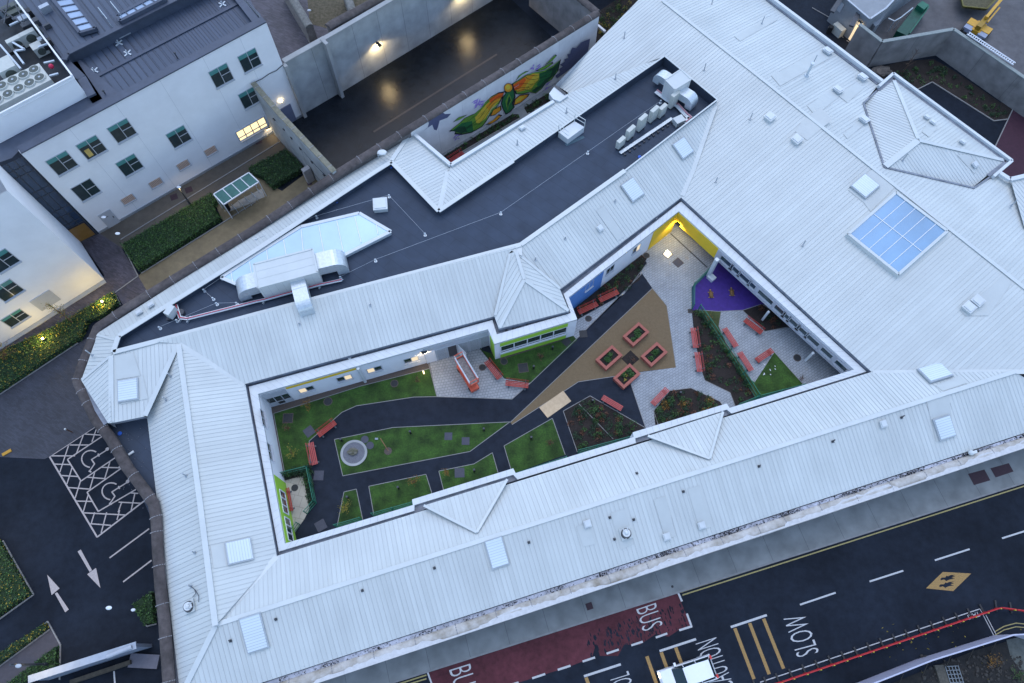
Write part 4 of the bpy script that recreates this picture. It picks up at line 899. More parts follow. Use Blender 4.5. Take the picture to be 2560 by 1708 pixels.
for q_ in range(9):
    x0 = 1485+q_*27+rp.uniform(-9, 9)
    for _ in range(26):
        x = x0+rp.gauss(0, 7); y = 1592-.32*(x-1600)+rp.uniform(-52, 16); c = P(x, y); w_ = rp.uniform(.02, .09); L_ = rp.uniform(.05, .28); an = [rp.uniform(.6, 1.1) for _ in range(7)]
        pt.face([V3((c.x, c.y, .0058+_*.00002+q_*.0005))+dR*math.cos(t_*.9)*w_*an[t_]+nR*math.sin(t_*.9)*L_*an[t_] for t_ in range(7)])
pt.build('worn_patches', asph, kind='structure')
marking([((1694, 1479), (1705, 1504)), ((1717, 1534), (1729, 1567)), ((1730, 1566), (1698, 1576))], .16, paint, 'white bracket lines closing the right end of the red bus bay')
marking([((1069, 1681), (1092, 1745))], .13, paint, 'white line across the left end of the red bus bay')
for k, (a_, b_) in enumerate((((1320, 1150), (1425, 1112)), ((1095, 1222), (1200, 1187)), ((868, 1298), (980, 1260)), ((648, 1370), (762, 1332)), ((420, 1446), (537, 1408)), ((185, 1524), (305, 1484)), ((-60, 1600), (60, 1562)))):
    f = lambda p: (1280+p[0]*.27234, 1281+p[1]*.27234)
    marking([(f(a_), f(b_))], .15, paint, 'short white dash along the road side of the red bus bay', group='dashes edging the bus bay')
for a_, b_ in (((2000, 1512), (2089, 1482)), ((2174, 1454), (2258, 1427)), ((2337, 1401), (2424, 1373)), ((2505, 1346), (2600, 1316))):
    marking([(a_, b_)], .13, paint, 'long white centre-line dash on the dark road', group='centre line dashes')
marking([((1701, 1481), (2184, 1326)), ((2221, 1314), (2700, 1161))], .1, ypaint, 'inner yellow kerbside line with a short gap'); marking([((1706, 1488), (2700, 1171))], .1, ypaint, 'outer yellow kerbside line running unbroken')
marking([((960, 1722), (1066, 1688)), ((985, 1722), (1066, 1697))], .1, ypaint, 'pair of yellow kerbside lines left of the bus bay')
for ln, lb in ((((1827, 1568), (1917, 1538)), 'right'), (((1649, 1628), (1740, 1598)), 'middle'), (((1460, 1691), (1552, 1661)), 'left')):
    marking([ln], .17, paint, 'white bar capping the %s set of orange hatch stripes' % lb)
for ln in (((1837, 1571), (1885, 1698)), ((1874, 1558), (1923, 1686)), ((1909, 1547), (1959, 1672)), ((1653, 1631), (1694, 1745)), ((1689, 1619), (1732, 1735)), ((1617, 1641), (1652, 1740)), ((1465, 1694), (1480, 1735))):
    marking([ln], .27, opaint, 'worn orange hatch stripe under a white bar across the far lane', group='orange hatch stripes')
marking([((1900, 1706), (2451, 1522)), ], .07, paint, 'thin white line along the far side of the road'); marking([((2449, 1521), (2486, 1592)), ((2455, 1520), (2493, 1592))], .06, paint, 'pair of thin white lines closing the taxi bay')
cur = [(2486, 1580), (2510, 1566), (2540, 1558), (2580, 1562)]
marking(list(zip(cur, cur[1:]))+[((a[0], a[1]+9), (b[0], b[1]+9)) for a, b in zip(cur, cur[1:])], .07, ypaint, 'curved pair of faint yellow lines by the hoarding corner')
def ground_text(txt, o, rd_, up_, m, label, thick=.0, z=.011, weight=-.012):
    cu = bpy.data.curves.new('t', 'FONT'); cu.body = txt; cu.size = 1; cu.offset = weight; cu.resolution_u = 3; ob = bpy.data.objects.new('t', cu); COL.objects.link(ob)
    dg = bpy.context.evaluated_depsgraph_get(); me = ob.evaluated_get(dg).to_mesh(); vs = [v.co.copy() for v in me.vertices]; fs = [list(p.vertices) for p in me.polygons]; ob.evaluated_get(dg).to_mesh_clear()
    bpy.data.objects.remove(ob); x0, x1 = min(v.x for v in vs), max(v.x for v in vs); y0, y1 = min(v.y for v in vs), max(v.y for v in vs)
    O_ = P(*o); Rv = P(o[0]+rd_[0], o[1]+rd_[1])-O_; Uv = P(o[0]+up_[0], o[1]+up_[1])-O_; b = MB()
    for f in fs: b.face([O_+Rv*((vs[i].x-x0)/(x1-x0))+Uv*((vs[i].y-y0)/(y1-y0))+V3((0, 0, z)) for i in f])
    return b.build('road_lettering', m, label=label, cat='road lettering')
ground_text('BUS', (1590, 1524), (17, 56), (50, -17), paint, 'white BUS lettering in the right end of the red bay')
ground_text('BUS', (1122, 1676), (20, 68), (54, -17), paint, 'white BUS lettering in the left end of the red bay, cut by the frame')
ground_text('SLOW', (2048, 1630), (-36, -97), (-55, 15), paint, 'white SLOW lettering across the far lane')
ground_text('CAUTION', (1836, 1717), (-45, -124), (-54, 18), paint, 'white CAUTION lettering beside the white car')
ground_text('SCHOOL', (1609, 1780), (-38, -103), (-50, 16), paint, 'white SCHOOL lettering cut by the bottom of the frame')
ground_text('TAXI', (2446, 1529), (-28, 9), (5, 12), paint, 'small white TAXI lettering in the bay corner', weight=.01)
b = MB(); dm = [(2315, 1471), (2357, 1430), (2428, 1434), (2383, 1478)]; b.face([P(x, y, .009) for x, y in dm]); dia = b.build('painted_diamond', opaint, label='orange painted diamond with two dark walking figures', cat='road marking')
def gp(poly, m, par_, name, z): 
    b = MB(); b.tri([P(x, y, z) for x, y in poly]); return b.build(name, m, par_)
for dx, dy in ((0, 0), (-3, 17)):
    bd = [(2351, 1447), (2355, 1444), (2363, 1444), (2367, 1439), (2370, 1441), (2376, 1438), (2389, 1437), (2380, 1441), (2389, 1441), (2379, 1445), (2388, 1447), (2374, 1449), (2366, 1453), (2360, 1449), (2352, 1451)]
    gp([(x+dx, y+dy) for x, y in bd], asph, dia, 'walking_figure', .0105)
# parking bays, arrows
T = lambda p: (p[0]*.27234, 854+p[1]*.27234)
U = lambda p: (p[0]*.27234, 1281+p[1]*.27234)
pk = [((124, 1142), (243, 1064)), ((124, 1142), (243, 1343)), ((243, 1343), (360, 1253))]
marking(pk, .13, ppaint, 'pale outer border of the hatched disabled bays')
hat = [((470, 1050), (690, 1050)), ((640, 950), (820, 950)), ((780, 850), (930, 860)), ((490, 1125), (645, 1130)), ((560, 1230), (720, 1240)), ((620, 1340), (820, 1355)), ((690, 1465), (850, 1468)), ((890, 790), (845, 920)), ((765, 860), (700, 1035)), ((630, 955), (550, 1200)), ((665, 1150), (615, 1310)), ((740, 1280), (690, 1440)), ((810, 1410), (765, 1565)),
       ((930, 1155), (1115, 1160)), ((795, 1245), (970, 1260)), ((1010, 1105), (960, 1265)), ((870, 1200), (825, 1360)), ((1110, 1130), (1085, 1165)), ((1090, 1475), (1290, 1485)), ((1240, 1390), (1205, 1550)), ((1120, 1470), (1085, 1568)), ((1200, 1390), (1270, 1395))]
marking([(T(a), T(b)) for a, b in hat]+[(U(a), U(b)) for a, b in (((770, 5), (1150, 25)), ((830, 105), (1020, 120)), ((870, 0), (840, 100)), ((980, 0), (930, 190)), ((1100, -20), (1075, 70)))], .10, ppaint, 'pale criss-cross hatching round the disabled bays', z=.0105)
marking([((169, 1149), (256, 1091)), ((169, 1149), (203, 1203)), ((203, 1203), (289, 1144))], .11, ppaint, 'pale outline of the upper disabled bay', z=.024); marking([((218, 1231), (305, 1170)), ((218, 1231), (246, 1279)), ((246, 1279), (340, 1224))], .11, ppaint, 'pale outline of the lower disabled bay', z=.024)
for k, (ox, oy) in enumerate(((0, 0), (187, 297))):
    ln = []; f = lambda x, y: T((x+ox, y+oy))
    for i in range(13):
        a0_, a1_ = R(-55-i*19), R(-55-(i+1)*19); ln.append((f(835+85*math.cos(a0_), 1078+78*math.sin(a0_)), f(835+85*math.cos(a1_), 1078+78*math.sin(a1_))))
    ln = [l for i, l in enumerate(ln) if i < 11]
    ln += [(f(975, 1000), f(838, 1086)), (f(840, 1082), f(870, 1125)), (f(870, 1122), f(822, 1192)), (f(900, 1030), f(912, 1056)), (f(815, 1188), f(840, 1200))]
    o = marking(ln, .11, ppaint, 'pale wheelchair symbol in the %s disabled bay' % ('upper', 'lower')[k], z=.010, name='wheelchair_symbol')
    c = P(*f(986, 988)); h_ = MB(); h_.face([(c.x+.16*math.cos(t*.524), c.y+.16*math.sin(t*.524), .025) for t in range(12)]); hd = h_.build('head_dot', ppaint, o)
marking([((274, 1395), (373, 1322))], .12, ppaint, 'upper of two plain pale bay lines by the stone wall'); marking([((308, 1455), (379, 1401))], .12, ppaint, 'lower of two plain pale bay lines by the stone wall')
b = MB(); b.face([P(x, y, .01) for x, y in ((194, 1379), (202, 1374), (230, 1426), (224, 1430))]); b.face([P(x, y, .01) for x, y in ((218, 1436), (240, 1420), (251, 1470))]); b.build('painted_arrow', ppaint, label='pale painted arrow pointing down the picture', cat='road marking')
b = MB(); b.face([P(x, y, .01) for x, y in ((137, 1484), (143, 1481), (172, 1524), (163, 1531))]); b.face([P(x, y, .01) for x, y in ((118, 1437), (149, 1471), (129, 1488))]); b.build('painted_arrow', ppaint, label='pale painted arrow pointing up the picture', cat='road marking')
marking([((285, 1678), (289, 1730))], .12, paint, 'short white line below the bluish gate wall')
b = MB(); c = P(18, 1132); b.obox(c+V3((0, 0, .05)), (.32, .22, 0), (-.08, .11, 0), (0, 0, .05)); b.build('wheel_stop', mat('yellow_rubber', (.5, .26, .02), .6, 5, .1), label='small yellow wheel stop on the blue setts', cat='wheel stop')
# ---------------- walls ----------------
def wall_poly(name, pts, thick, m, label, capm=None, cr=.0, base=0.0, cat='wall', capname='coping', caph=None, flat=False, group=None, joints=None):
    """pts: (px, py, z) of the coping centre line"""
    Q = [P(*p) for p in pts]; c0 = Q[len(Q)//2]; t = thing(name, (c0.x, c0.y, 0), label, cat, group); b = MB(); c_ = MB(); dz = (cr*.8 if not flat else (caph or .1)/2)
    for i, (a, q) in enumerate(zip(Q, Q[1:])):
        d = (q-a); d.z = 0; d.normalize(); n_ = V3((-d.y, d.x, 0))*thick/2; e = d*thick*.3*(0 if i == 0 else 1)
        a2, q2 = a, q
        tp = [a2-n_-V3((0, 0, dz)), q2-n_-V3((0, 0, dz)), q2+n_-V3((0, 0, dz)), a2+n_-V3((0, 0, dz))]; bt = [V3((v.x, v.y, base)) for v in tp]; L = (q2-a2).length
        b.face(tp)
        for k in range(4):
            j = (k+1) % 4; b.face([bt[k], bt[j], tp[j], tp[k]], [(0, 0), (L if k % 2 == 0 else thick, 0), (L if k % 2 == 0 else thick, tp[k].z), (0, tp[k].z)])
        if capm:
            if flat: c_.beam(a-V3((0, 0, (caph or .1)/2)), q-V3((0, 0, (caph or .1)/2)), cr*2, caph or .1)
            else:
                N_ = 12; A_, B_ = [], []
                for k in range(N_+1):
                    an = math.pi*k/N_; o_ = V3((-d.y, d.x, 0))*math.cos(an)*cr+V3((0, 0, 1))*(math.sin(an)*cr*.8-cr*.8); A_.append(a+o_); B_.append(q+o_)
                for k in range(N_): c_.face([A_[k], A_[k+1], B_[k+1], B_[k]])
                c_.face(A_); c_.face(B_); c_.face([A_[0], A_[-1], B_[-1], B_[0]])
                if i: c_.ball(a-V3((0, 0, cr*.8)), cr*.985, 14, 8, (1, 1, .8))
    b.build('wall_face', m, t)
    if capm: c_.build(capname, capm, t, smooth=False)
    if joints:
        j_ = MB()
        for a, q in zip(Q, Q[1:]):
            L = (q-a).length; d = (q-a).normalized(); n_ = V3((-d.y, d.x, 0)); k = joints*.5
            while k < L:
                c = a+d*k
                if flat: j_.obox(c+V3((0, 0, .004)), d*.035, n_*(cr+.004), V3((0, 0, .006)))
                else:
                    for s_ in range(-3, 4): j_.obox(c+n_*math.sin(s_*.4)*cr*.99+V3((0, 0, math.cos(s_*.4)*cr*.8-cr*.8)), d*.03, n_*cr*.2, V3((0, 0, .012)))
                k += joints
        j_.build('coping_joints', mat('pale_mortar', (.24, .24, .25), .9, 5, .3), t)
    return t
conc_m = grid_mat('pale_mural_concrete', (.72, .71, .71), (.45, .45, .46), 3.1, 20, .014, .85, 0.0, .03, src='UV', stain=.12)
conc_p = grid_mat('panelled_concrete', (.36, .38, .385), (.16, .165, .17), 3.1, 20, .02, .85, 0.0, .05, src='UV', stain=.2)
conc_s = grid_mat('stained_concrete', (.24, .23, .225), (.12, .12, .12), 4.2, 20, .02, .9, 0.0, .10, src='UV', stain=.3)
stone_m = mat('rough_rubble_wall', (.13, .12, .115), .95, 2.5, .4, .8, 9)
mural_w = wall_poly('mural_wall', [(1495, 27, 6.3), (1280, 160, 6.3), (1021, 318, 6.2)], .55, conc_m, 'tall pale wall with the winged mural and a brown rounded coping', cap_brown, .42, joints=2.4)
wall_poly('boundary_wall', [(1021, 318, 6.2), (851, 423, 6.0), (626, 574, 5.5), (313, 766, 5.3), (240, 815, 5.2), (218, 868, 5.0), (200, 914, 4.9), (189, 948, 4.8), (201, 977, 4.8), (234, 1045, 4.7), (272, 1094, 4.6), (310, 1162, 4.6), (351, 1216, 4.6), (379, 1257, 4.6), (386, 1292, 4.6), (390, 1376, 4.5), (397, 1472, 4.5), (406, 1553, 4.5), (414, 1662, 4.5), (423, 1800, 4.5)], .55, stone_m, 'long old stone boundary wall with mossy rounded coping curving round the school', cap_brown, .44, joints=2.3)
wall_poly('yard_back_wall', [(1600, -215, 7.4), (1240, -158+4, 7.4), (812, 94, 7.4)], .4, conc_p, 'high pale concrete wall lit by a floodlight at the back of the empty yard', concrete, .26, flat=True, caph=.12)
wall_poly('yard_gate_wall', [(812, 94, 7.4), (708, 152, 7.4)], .3, conc_p, 'concrete wall with grey gates beside the white block', concrete, .3, flat=True, caph=.14)
wall_poly('coping_wall', [(1300, -210, 7.6), (960, -16, 7.6), (832, 52, 7.6), (735+83, 62, 7.6)], .5, stone_m, 'old wall with brown rounded coping behind the yard', cap_brown, .5)
wall_poly('yard_end_wall', [(1495, 27, 6.3), (1462, 0, 6.3), (1330, -110, 6.4)], .5, conc_s, 'stained grey wall closing the right end of the yard', cap_brown, .42)
wt = wall_poly('yard_side_wall', [(632, 206, 7.4), (700, 285, 7.0), (835, 428, 6.3)], .4, conc_p, 'long slanting concrete wall with cables beside the hedge garden', mat('mossy_cap', (.20, .19, .14), .9, 3, .3), .26, flat=True, caph=.12, joints=1.4)
# buttress, pilaster
bt = MB(); a, q = P(855, 229), P(838, 238); c = P(858, 234); top = P(817, 98, 0); 
def pillar(px_, py_, d_, w1, w2, z1, m, par_=None, **k):
    c = P(px_, py_); n_ = V3((-d_.y, d_.x, 0)); b = MB(); b.obox(c+V3((0, 0, z1/2)), d_*w1/2, n_*w2/2, V3((0, 0, z1/2))); return b.build(k.pop('name', 'pilaster'), m, par_, **k)
dY = (P(1223, 0)-P(855, 226)).normalized(); nY = V3((-dY.y, dY.x, 0))
pillar(852, 238, dY, .35, 1.0, 7.5, concrete, name='buttress', label='pale concrete buttress between the gates and the high yard wall', cat='buttress')
pillar(762, 291, dY, .35, .5, 7.3, concrete, name='pilaster', label='pale concrete pilaster at the corner of the white block', cat='pilaster')
g0, g1 = P(768, 270), P(838, 228); dg = (g1-g0); Lg = dg.length; dg.normalize(); ng = V3((dg.y, -dg.x, 0)); t = thing('yard_gates', (g0+g1)/2, 'pair of tall blue-grey sheet gates in the yard wall', 'gate')
for k in range(2):
    b = MB(); c = g0+dg*Lg*(k+.5)/2+ng*.28; b.obox(c+V3((0, 0, 2.1)), dg*(Lg/4-.03), ng*.03, V3((0, 0, 2.0))); b.build('gate_leaf', mat('blue_grey_steel', (.15, .17, .25), .5, 1, .1), t)
b = MB(); b.obox((g0+g1)/2+ng*.3+V3((0, 0, 4.3)), dg*Lg/2, ng*.08, V3((0, 0, .12))); b.build('lintel', concrete, t)
wall_poly('street_wall', [(560, 1768, 4.0), (1280, 1530, 4.0), (1920, 1319, 4.0), (2560, 1106, 4.0), (2760, 1039, 4.0)], .62, mat('grey_street_render', (.27, .28, .31), .85, 2, .2), 'street wall of the school with peeling white-painted coping', mat('peeling_white_coping', (.60, .585, .56), .85, .9, .2, .6, 8, col2=(.27, .235, .185)), .44, joints=3.1)
wg = wall_poly('garden_wall', [(2150, 60, 3.6), (2206, 103, 3.6), (2385, 72, 3.6), (2560, 192, 3.6), (2720, 300, 3.6)], .3, conc_s, 'grey panelled wall round the planted corner behind the school', mat('greenish_coping', (.25, .28, .27), .85, 3, .15), .2, flat=True, caph=.1)
wall_poly('gate_wall', [(70, 1699, 2.6), (340, 1613, 2.6)], .25, mat('bluish_panel', (.24, .28, .36), .6, 1.2, .15), 'low bluish panel wall and gate at the bottom left', mat('bluish_cap', (.36, .40, .46), .6, 2, .1), .26, flat=True, caph=.1)
MB().tube(P(268, 1642, 2.7), P(330, 1617, 2.7), .16, 10).build('gate_tube', mat('pale_tube', (.42, .45, .50), .6, 2, .1), label='white rounded rail lying on top of the bluish gate wall', cat='rail')
b = MB(); b.beam(P(325, 1651, .12), P(397, 1655, .12), 1.0, .24); b.build('loading_ledge', mat('grey_ledge', (.12, .12, .15), .7, 2, .15), label='grey ledge between the gate wall and the stone wall', cat='ledge')
wall_poly('kerb_wall', [(174, 1706, .5), (325, 1655, .5)], .3, mat('brown_low_wall', (.07, .06, .045), .9, 3, .3), 'low brown kerb wall below the bluish gate wall', None)
for pts, lb in (([(700, -60, 3.2), (738, 5, 3.2), (772, 62, 3.0)], 'crumbling stone wall beside the purple path at the top'), ([(856, -50, 3.0), (880, 24, 2.8)], 'short broken stone wall near the top of the yard')):
    wall_poly('ruined_wall', pts, .9, mat('ruin_stone', (.20, .18, .17), .95, 2, .4, 1.0, 6), lb, mat('ruin_top', (.17, .17, .16), .95, 3, .4, 1.0, 6), .47, cat='wall')
# mural painted on the wall plane
pm = Plane(P(1280, 160, 6.3)-V3((0, 0, 0)), (P(1280, 160, 6.3)-P(1021, 318, 6.2)).cross(V3((0, 0, 1)))); pm.n.z = 0; pm.n.normalize()
if pm.n.y > 0: pm.n = -pm.n
pm.o = pm.o+pm.n*.285
Z4 = lambda p: (1050+p[0]*.18493, 130+p[1]*.18493)
mroot = None
def paintm(name, col): return mat(name, col, .75, 5, .12)
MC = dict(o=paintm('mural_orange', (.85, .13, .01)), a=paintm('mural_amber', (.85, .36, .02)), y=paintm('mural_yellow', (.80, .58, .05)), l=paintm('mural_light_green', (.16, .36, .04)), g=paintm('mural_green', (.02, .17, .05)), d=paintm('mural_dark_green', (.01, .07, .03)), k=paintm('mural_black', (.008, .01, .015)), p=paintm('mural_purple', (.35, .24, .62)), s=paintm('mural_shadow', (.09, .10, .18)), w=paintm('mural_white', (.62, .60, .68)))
mur = thing('wall_mural', pm.px(1280, 220), 'bright winged figure mural in green, orange and yellow on the pale wall', 'mural'); mo = [0]
def mpoly(c, pts, name='painted_patch'):
    mo[0] += 1; b = MB(); b.tri([pm.px(*Z4(p))+pm.n*(.004+.0007*mo[0]) for p in pts]); return b.build(name, MC[c], mur)
def mline(pts, w=.05, c='k', name='painted_outline'):
    mo[0] += 1; b = MB(); Q = [pm.px(*Z4(p))+pm.n*(.004+.0007*mo[0]) for p in pts]
    for a, q in zip(Q, Q[1:]):
        d = (q-a).normalized(); s_ = d.cross(pm.n)*w/2; e = d*w*.4; b.face([a-s_-e, q-s_+e, q+s_+e, a+s_-e])
    return b.build(name, MC[c], mur)
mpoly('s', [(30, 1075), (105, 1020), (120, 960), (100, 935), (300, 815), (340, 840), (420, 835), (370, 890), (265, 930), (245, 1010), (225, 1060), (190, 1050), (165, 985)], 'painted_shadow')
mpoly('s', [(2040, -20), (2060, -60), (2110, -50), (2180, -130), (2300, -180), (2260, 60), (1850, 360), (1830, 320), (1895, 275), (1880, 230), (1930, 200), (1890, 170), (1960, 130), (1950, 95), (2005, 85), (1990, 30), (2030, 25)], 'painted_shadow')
rm = random.Random(21)
for cx_, cy_, n_, L_, a_ in ((800, 700, 15, 120, -.75), (1560, 190, 8, 100, -1.0), (1700, 470, 8, 110, -.8), (520, 1160, 6, 80, -.6)):
    for _ in range(n_):
        x_, y_ = cx_+rm.uniform(-60, 60), cy_+rm.uniform(-60, 60)*.8; a2 = a_+rm.uniform(-.5, .5); l_ = L_*rm.uniform(.4, 1); dx_, dy_ = math.cos(a2)*l_/2, math.sin(a2)*l_/2; w_ = rm.uniform(6, 13)
        mpoly('p', [(x_-dx_, y_-dy_), (x_-w_*math.sin(a2), y_+w_*math.cos(a2)), (x_+dx_, y_+dy_), (x_+w_*math.sin(a2), y_-w_*math.cos(a2))], 'painted_stroke')
LWg = [(1140, 530), (1060, 545), (960, 600), (880, 680), (820, 760), (740, 830), (540, 950), (390, 1070), (480, 1070), (460, 1110), (560, 1120), (700, 1090), (840, 1010), (900, 930), (960, 830), (1060, 720), (1110, 620)]
mpoly('k', LWg); ins = lambda L, k, cx, cy: [(cx+(x-cx)*k, cy+(y-cy)*k) for x, y in L]
mpoly('l', ins(LWg, .93, 780, 850)); mpoly('g', [(430, 1060), (560, 960), (700, 930), (720, 1070), (560, 1100), (480, 1080)]); mpoly('y', [(740, 880), (900, 700), (1000, 620), (1090, 640), (960, 780), (880, 900), (800, 960), (760, 960)])
mpoly('a', [(880, 730), (960, 650), (1060, 600), (1100, 620), (1000, 700), (930, 790)]); mpoly('o', [(930, 640), (980, 605), (1060, 560), (1130, 550), (1110, 600), (1020, 640), (950, 690)]); mpoly('d', [(440, 1065), (520, 1010), (600, 1000), (640, 1080), (560, 1100), (500, 1085)])
for pts in ([(440, 950), (520, 880), (640, 845), (540, 910)], [(540, 950), (600, 890), (730, 830), (640, 900)]): mpoly('k', pts); mpoly('l', ins(pts, .8, pts[0][0]+90, pts[0][1]-45))
RWg = [(1240, 430), (1330, 370), (1420, 310), (1520, 270), (1660, 250), (1800, 180), (1905, 95), (1880, 190), (1870, 250), (1830, 300), (1780, 370), (1700, 420), (1640, 500), (1560, 560), (1480, 545), (1380, 570), (1290, 570), (1260, 500)]
mpoly('k', RWg); mpoly('l', ins(RWg, .94, 1560, 380)); mpoly('d', [(1700, 250), (1800, 200), (1880, 120), (1860, 230), (1810, 310), (1740, 380), (1640, 480), (1560, 545), (1500, 530), (1600, 450), (1660, 340)])
mpoly('g', [(1600, 290), (1700, 260), (1790, 240), (1760, 330), (1680, 380), (1600, 470), (1570, 440), (1620, 370)]); mpoly('y', [(1440, 350), (1520, 290), (1610, 290), (1600, 370), (1540, 440), (1500, 500), (1400, 520), (1430, 440)]); mpoly('a', [(1340, 400), (1440, 320), (1560, 290), (1500, 360), (1440, 430), (1400, 520), (1310, 540), (1300, 470)]); mpoly('o', [(1255, 440), (1330, 390), (1410, 340), (1430, 380), (1380, 450), (1330, 500), (1280, 520)])
for pts in ([(1290, 385), (1370, 310), (1480, 250), (1420, 260), (1330, 320)], [(1560, 250), (1680, 190), (1790, 130), (1800, 150), (1700, 220), (1600, 265)], [(1680, 180), (1760, 100), (1830, 30), (1850, 45), (1780, 120)], [(1270, 640), (1340, 580), (1480, 560), (1460, 600), (1350, 690), (1250, 730)], [(880, 980), (980, 920), (1060, 840), (1110, 850), (1040, 920), (950, 975)], [(940, 870), (980, 780), (1090, 720), (1100, 780), (1010, 850)]):
    mpoly('k', pts); q = (sum(p[0] for p in pts)/len(pts), sum(p[1] for p in pts)/len(pts)); mpoly('a' if pts[0][0] in (880, 1270, 940) else 'l', ins(pts, .8, *q))
mpoly('y', ins([(1280, 640), (1340, 600), (1440, 580), (1350, 660), (1270, 700)], .8, 1350, 640))
mpoly('k', [(1135, 520), (1245, 420), (1270, 520), (1290, 600), (1250, 700), (1280, 740), (1200, 830), (1150, 840), (1110, 760), (1090, 690), (1110, 610), (1150, 560)]); mpoly('g', [(1160, 555), (1240, 470), (1262, 540), (1270, 600), (1235, 700), (1262, 740), (1195, 812), (1155, 825), (1122, 755), (1105, 690), (1125, 615)], 'figure_body'); mpoly('l', [(1180, 600), (1200, 560), (1240, 650), (1195, 720), (1185, 790), (1165, 740), (1150, 660)]); mpoly('d', [(1190, 620), (1205, 590), (1225, 650), (1195, 705), (1180, 770), (1172, 700)])
hd = [(1190+50*math.cos(t*.42)*1.0+18*math.sin(t*.42), 480+52*math.sin(t*.42)-22*math.cos(t*.42)) for t in range(15)]; mpoly('k', ins(hd, 1.12, 1190, 480)); mpoly('a', hd, 'figure_head'); mpoly('y', ins(hd, .6, 1180, 465))
for pts in ([(1110, 600), (1000, 650), (900, 750), (830, 860), (720, 960), (600, 1060)], [(1090, 640), (990, 700), (920, 800), (850, 900), (760, 1010), (700, 1080)], [(1040, 570), (930, 650), (850, 750), (760, 850), (620, 950), (480, 1050)], [(1120, 580), (1040, 610), (960, 680), (880, 780), (800, 890), (660, 1000), (560, 1090)],
            [(1260, 470), (1340, 430), (1440, 420), (1500, 440), (1600, 400), (1700, 360), (1800, 310)], [(1270, 500), (1360, 480), (1450, 470), (1480, 490), (1600, 470), (1650, 455)], [(1330, 390), (1420, 330), (1450, 360), (1550, 370), (1600, 350), (1720, 320), (1860, 230)], [(1420, 310), (1500, 310), (1560, 320), (1620, 300), (1760, 250), (1870, 190)], [(1280, 540), (1400, 500), (1480, 510), (1560, 500), (1620, 480)]):
    mline(pts, .035)
for k_ in range(9):
    x0_, y0_ = 470+k_*38, 1075-k_*14+(k_ % 3)*9; mline([(x0_, y0_), (x0_+45, y0_-34+k_*2), (x0_+105, y0_-58)], .022); mline([(x0_+120, y0_-150), (x0_+170, y0_-205)], .022)
for k_ in range(8):
    x0_, y0_ = 1380+k_*52, 520-k_*38; mline([(x0_, y0_), (x0_+26, y0_-22), (x0_+38, y0_-10), (x0_+78, y0_-40)], .026)
mline([(1300, 385), (1420, 300), (1560, 262), (1680, 240), (1800, 165)], .05, 'w'); mline([(900, 890), (960, 760), (1080, 690)], .05, 'w'); mline([(1265, 480), (1330, 435)], .04, 'w'); mline([(390, 1075), (470, 1045)], .05); mline([(455, 1170), (545, 1110)], .05); mline([(850, 1015), (870, 980), (960, 980), (1100, 850)], .03)
planting([(1100, 398), (1280, 289), (1294, 289), (1298, 294), (1116, 402)], 60, 'narrow strip of low green plants at the foot of the mural', (0, 1, 1), seed=12, rmin=.12, rmax=.25, cnt=30)
planting([(1312, 270), (1372, 234), (1386, 243), (1320, 280)], 22, 'green plants in the dark box bed below the hopper end', (0, 1), seed=13)
planting([(1490, 60), (1560, -20), (1640, -60), (1560, 40), (1510, 100)], 75, 'wild green plants between the yard wall and the hall roof', (0, 1, 1, 3), seed=14, hh=.6)
planting([(2215, 190), (2250, 165), (2330, 158), (2380, 185), (2480, 262), (2520, 280), (2480, 298), (2335, 200), (2290, 215)], 90, 'bright tufts and dark ground cover under the panelled garden wall', (1, 1, 0), seed=15, rmin=.12, rmax=.4, hh=.4)
# ---------------- white health-centre style block, north-west ----------------
ZT = 12.4
fa, fb = P(249, 584), P(757, 290)
nwb = thing('white_block', (fa+fb)/2, 'tall white rendered building with a grey seamed roof behind the hedge garden', 'building')
dF, nF = inner(fa, fb, P(600, 560)); LF = (fb-fa).length
pF = Plane(fa, nF)
wl = MB(); wl.obox((fa+fb)/2-nF*.2+V3((0, 0, ZT/2)), dF*LF/2, nF*.2, V3((0, 0, ZT/2)))
re = MB(); qd = fb-nF*14; wl.face([fb+V3((0, 0, 0)), qd, qd+V3((0, 0, ZT)), fb+V3((0, 0, ZT))]); wl.build('wall', render_w, nwb)
pb_ = MB(); pb_.obox((fa+fb)/2+nF*.02+V3((0, 0, .15)), dF*LF/2, nF*.03, V3((0, 0, .15))); pb_.build('plinth', metal_g, nwb)
teal = mat('teal_glass', (.085, .26, .25), .2, 2, .1)
for k, (x, y) in enumerate(((305, 327), (229, 369), (155, 408), (324, 413), (447, 342), (553, 189), (624, 151), (624, 244), (215, 475))):
    o = win(nwb, fa, fb, x, y, 1.95, 2.05, style='tilt', cc=P(600, 560))
    if k == 8: 
        for c in list(o.children):
            if c.name.startswith('spandrel'): bpy.data.objects.remove(c)
    if k == 1:
        q = pF.px(222, 382); MB().obox(q+nF*.02, dF*.22, nF*.003, V3((0, 0, .45))).build('lit_interior', mat('lit_room', (.3, .25, .08), .6, 3, .3, emit=(1, .75, .25), estr=.05), o)
vm = mat('salmon_louvre', (.66, .47, .36), .6, 3, .1)
for x, y in ((526, 377), (458, 412), (389, 457), (320, 498)):
    q = pF.px(x, y); f = MB(); 
    for sx in (-1, 1): f.obox(q+nF*.03+dF*sx*.62, dF*.04, nF*.04, V3((0, 0, .42)))
    f.obox(q+nF*.06-V3((0, 0, .46)), dF*.68, nF*.08, V3((0, 0, .035))); o = f.build('louvre_window', frame_m, nwb); s_ = MB()
    for k in range(9): s_.obox(q+nF*.03+dF*(k-4)*.135, dF*.045, nF*.02, V3((0, 0, .4)))
    s_.build('louvre_slats', vm, o); MB().obox(q+nF*.01, dF*.6, nF*.004, V3((0, 0, .4))).build('backing', mat('louvre_back', (.30, .22, .20), .7, 3, .1), o)
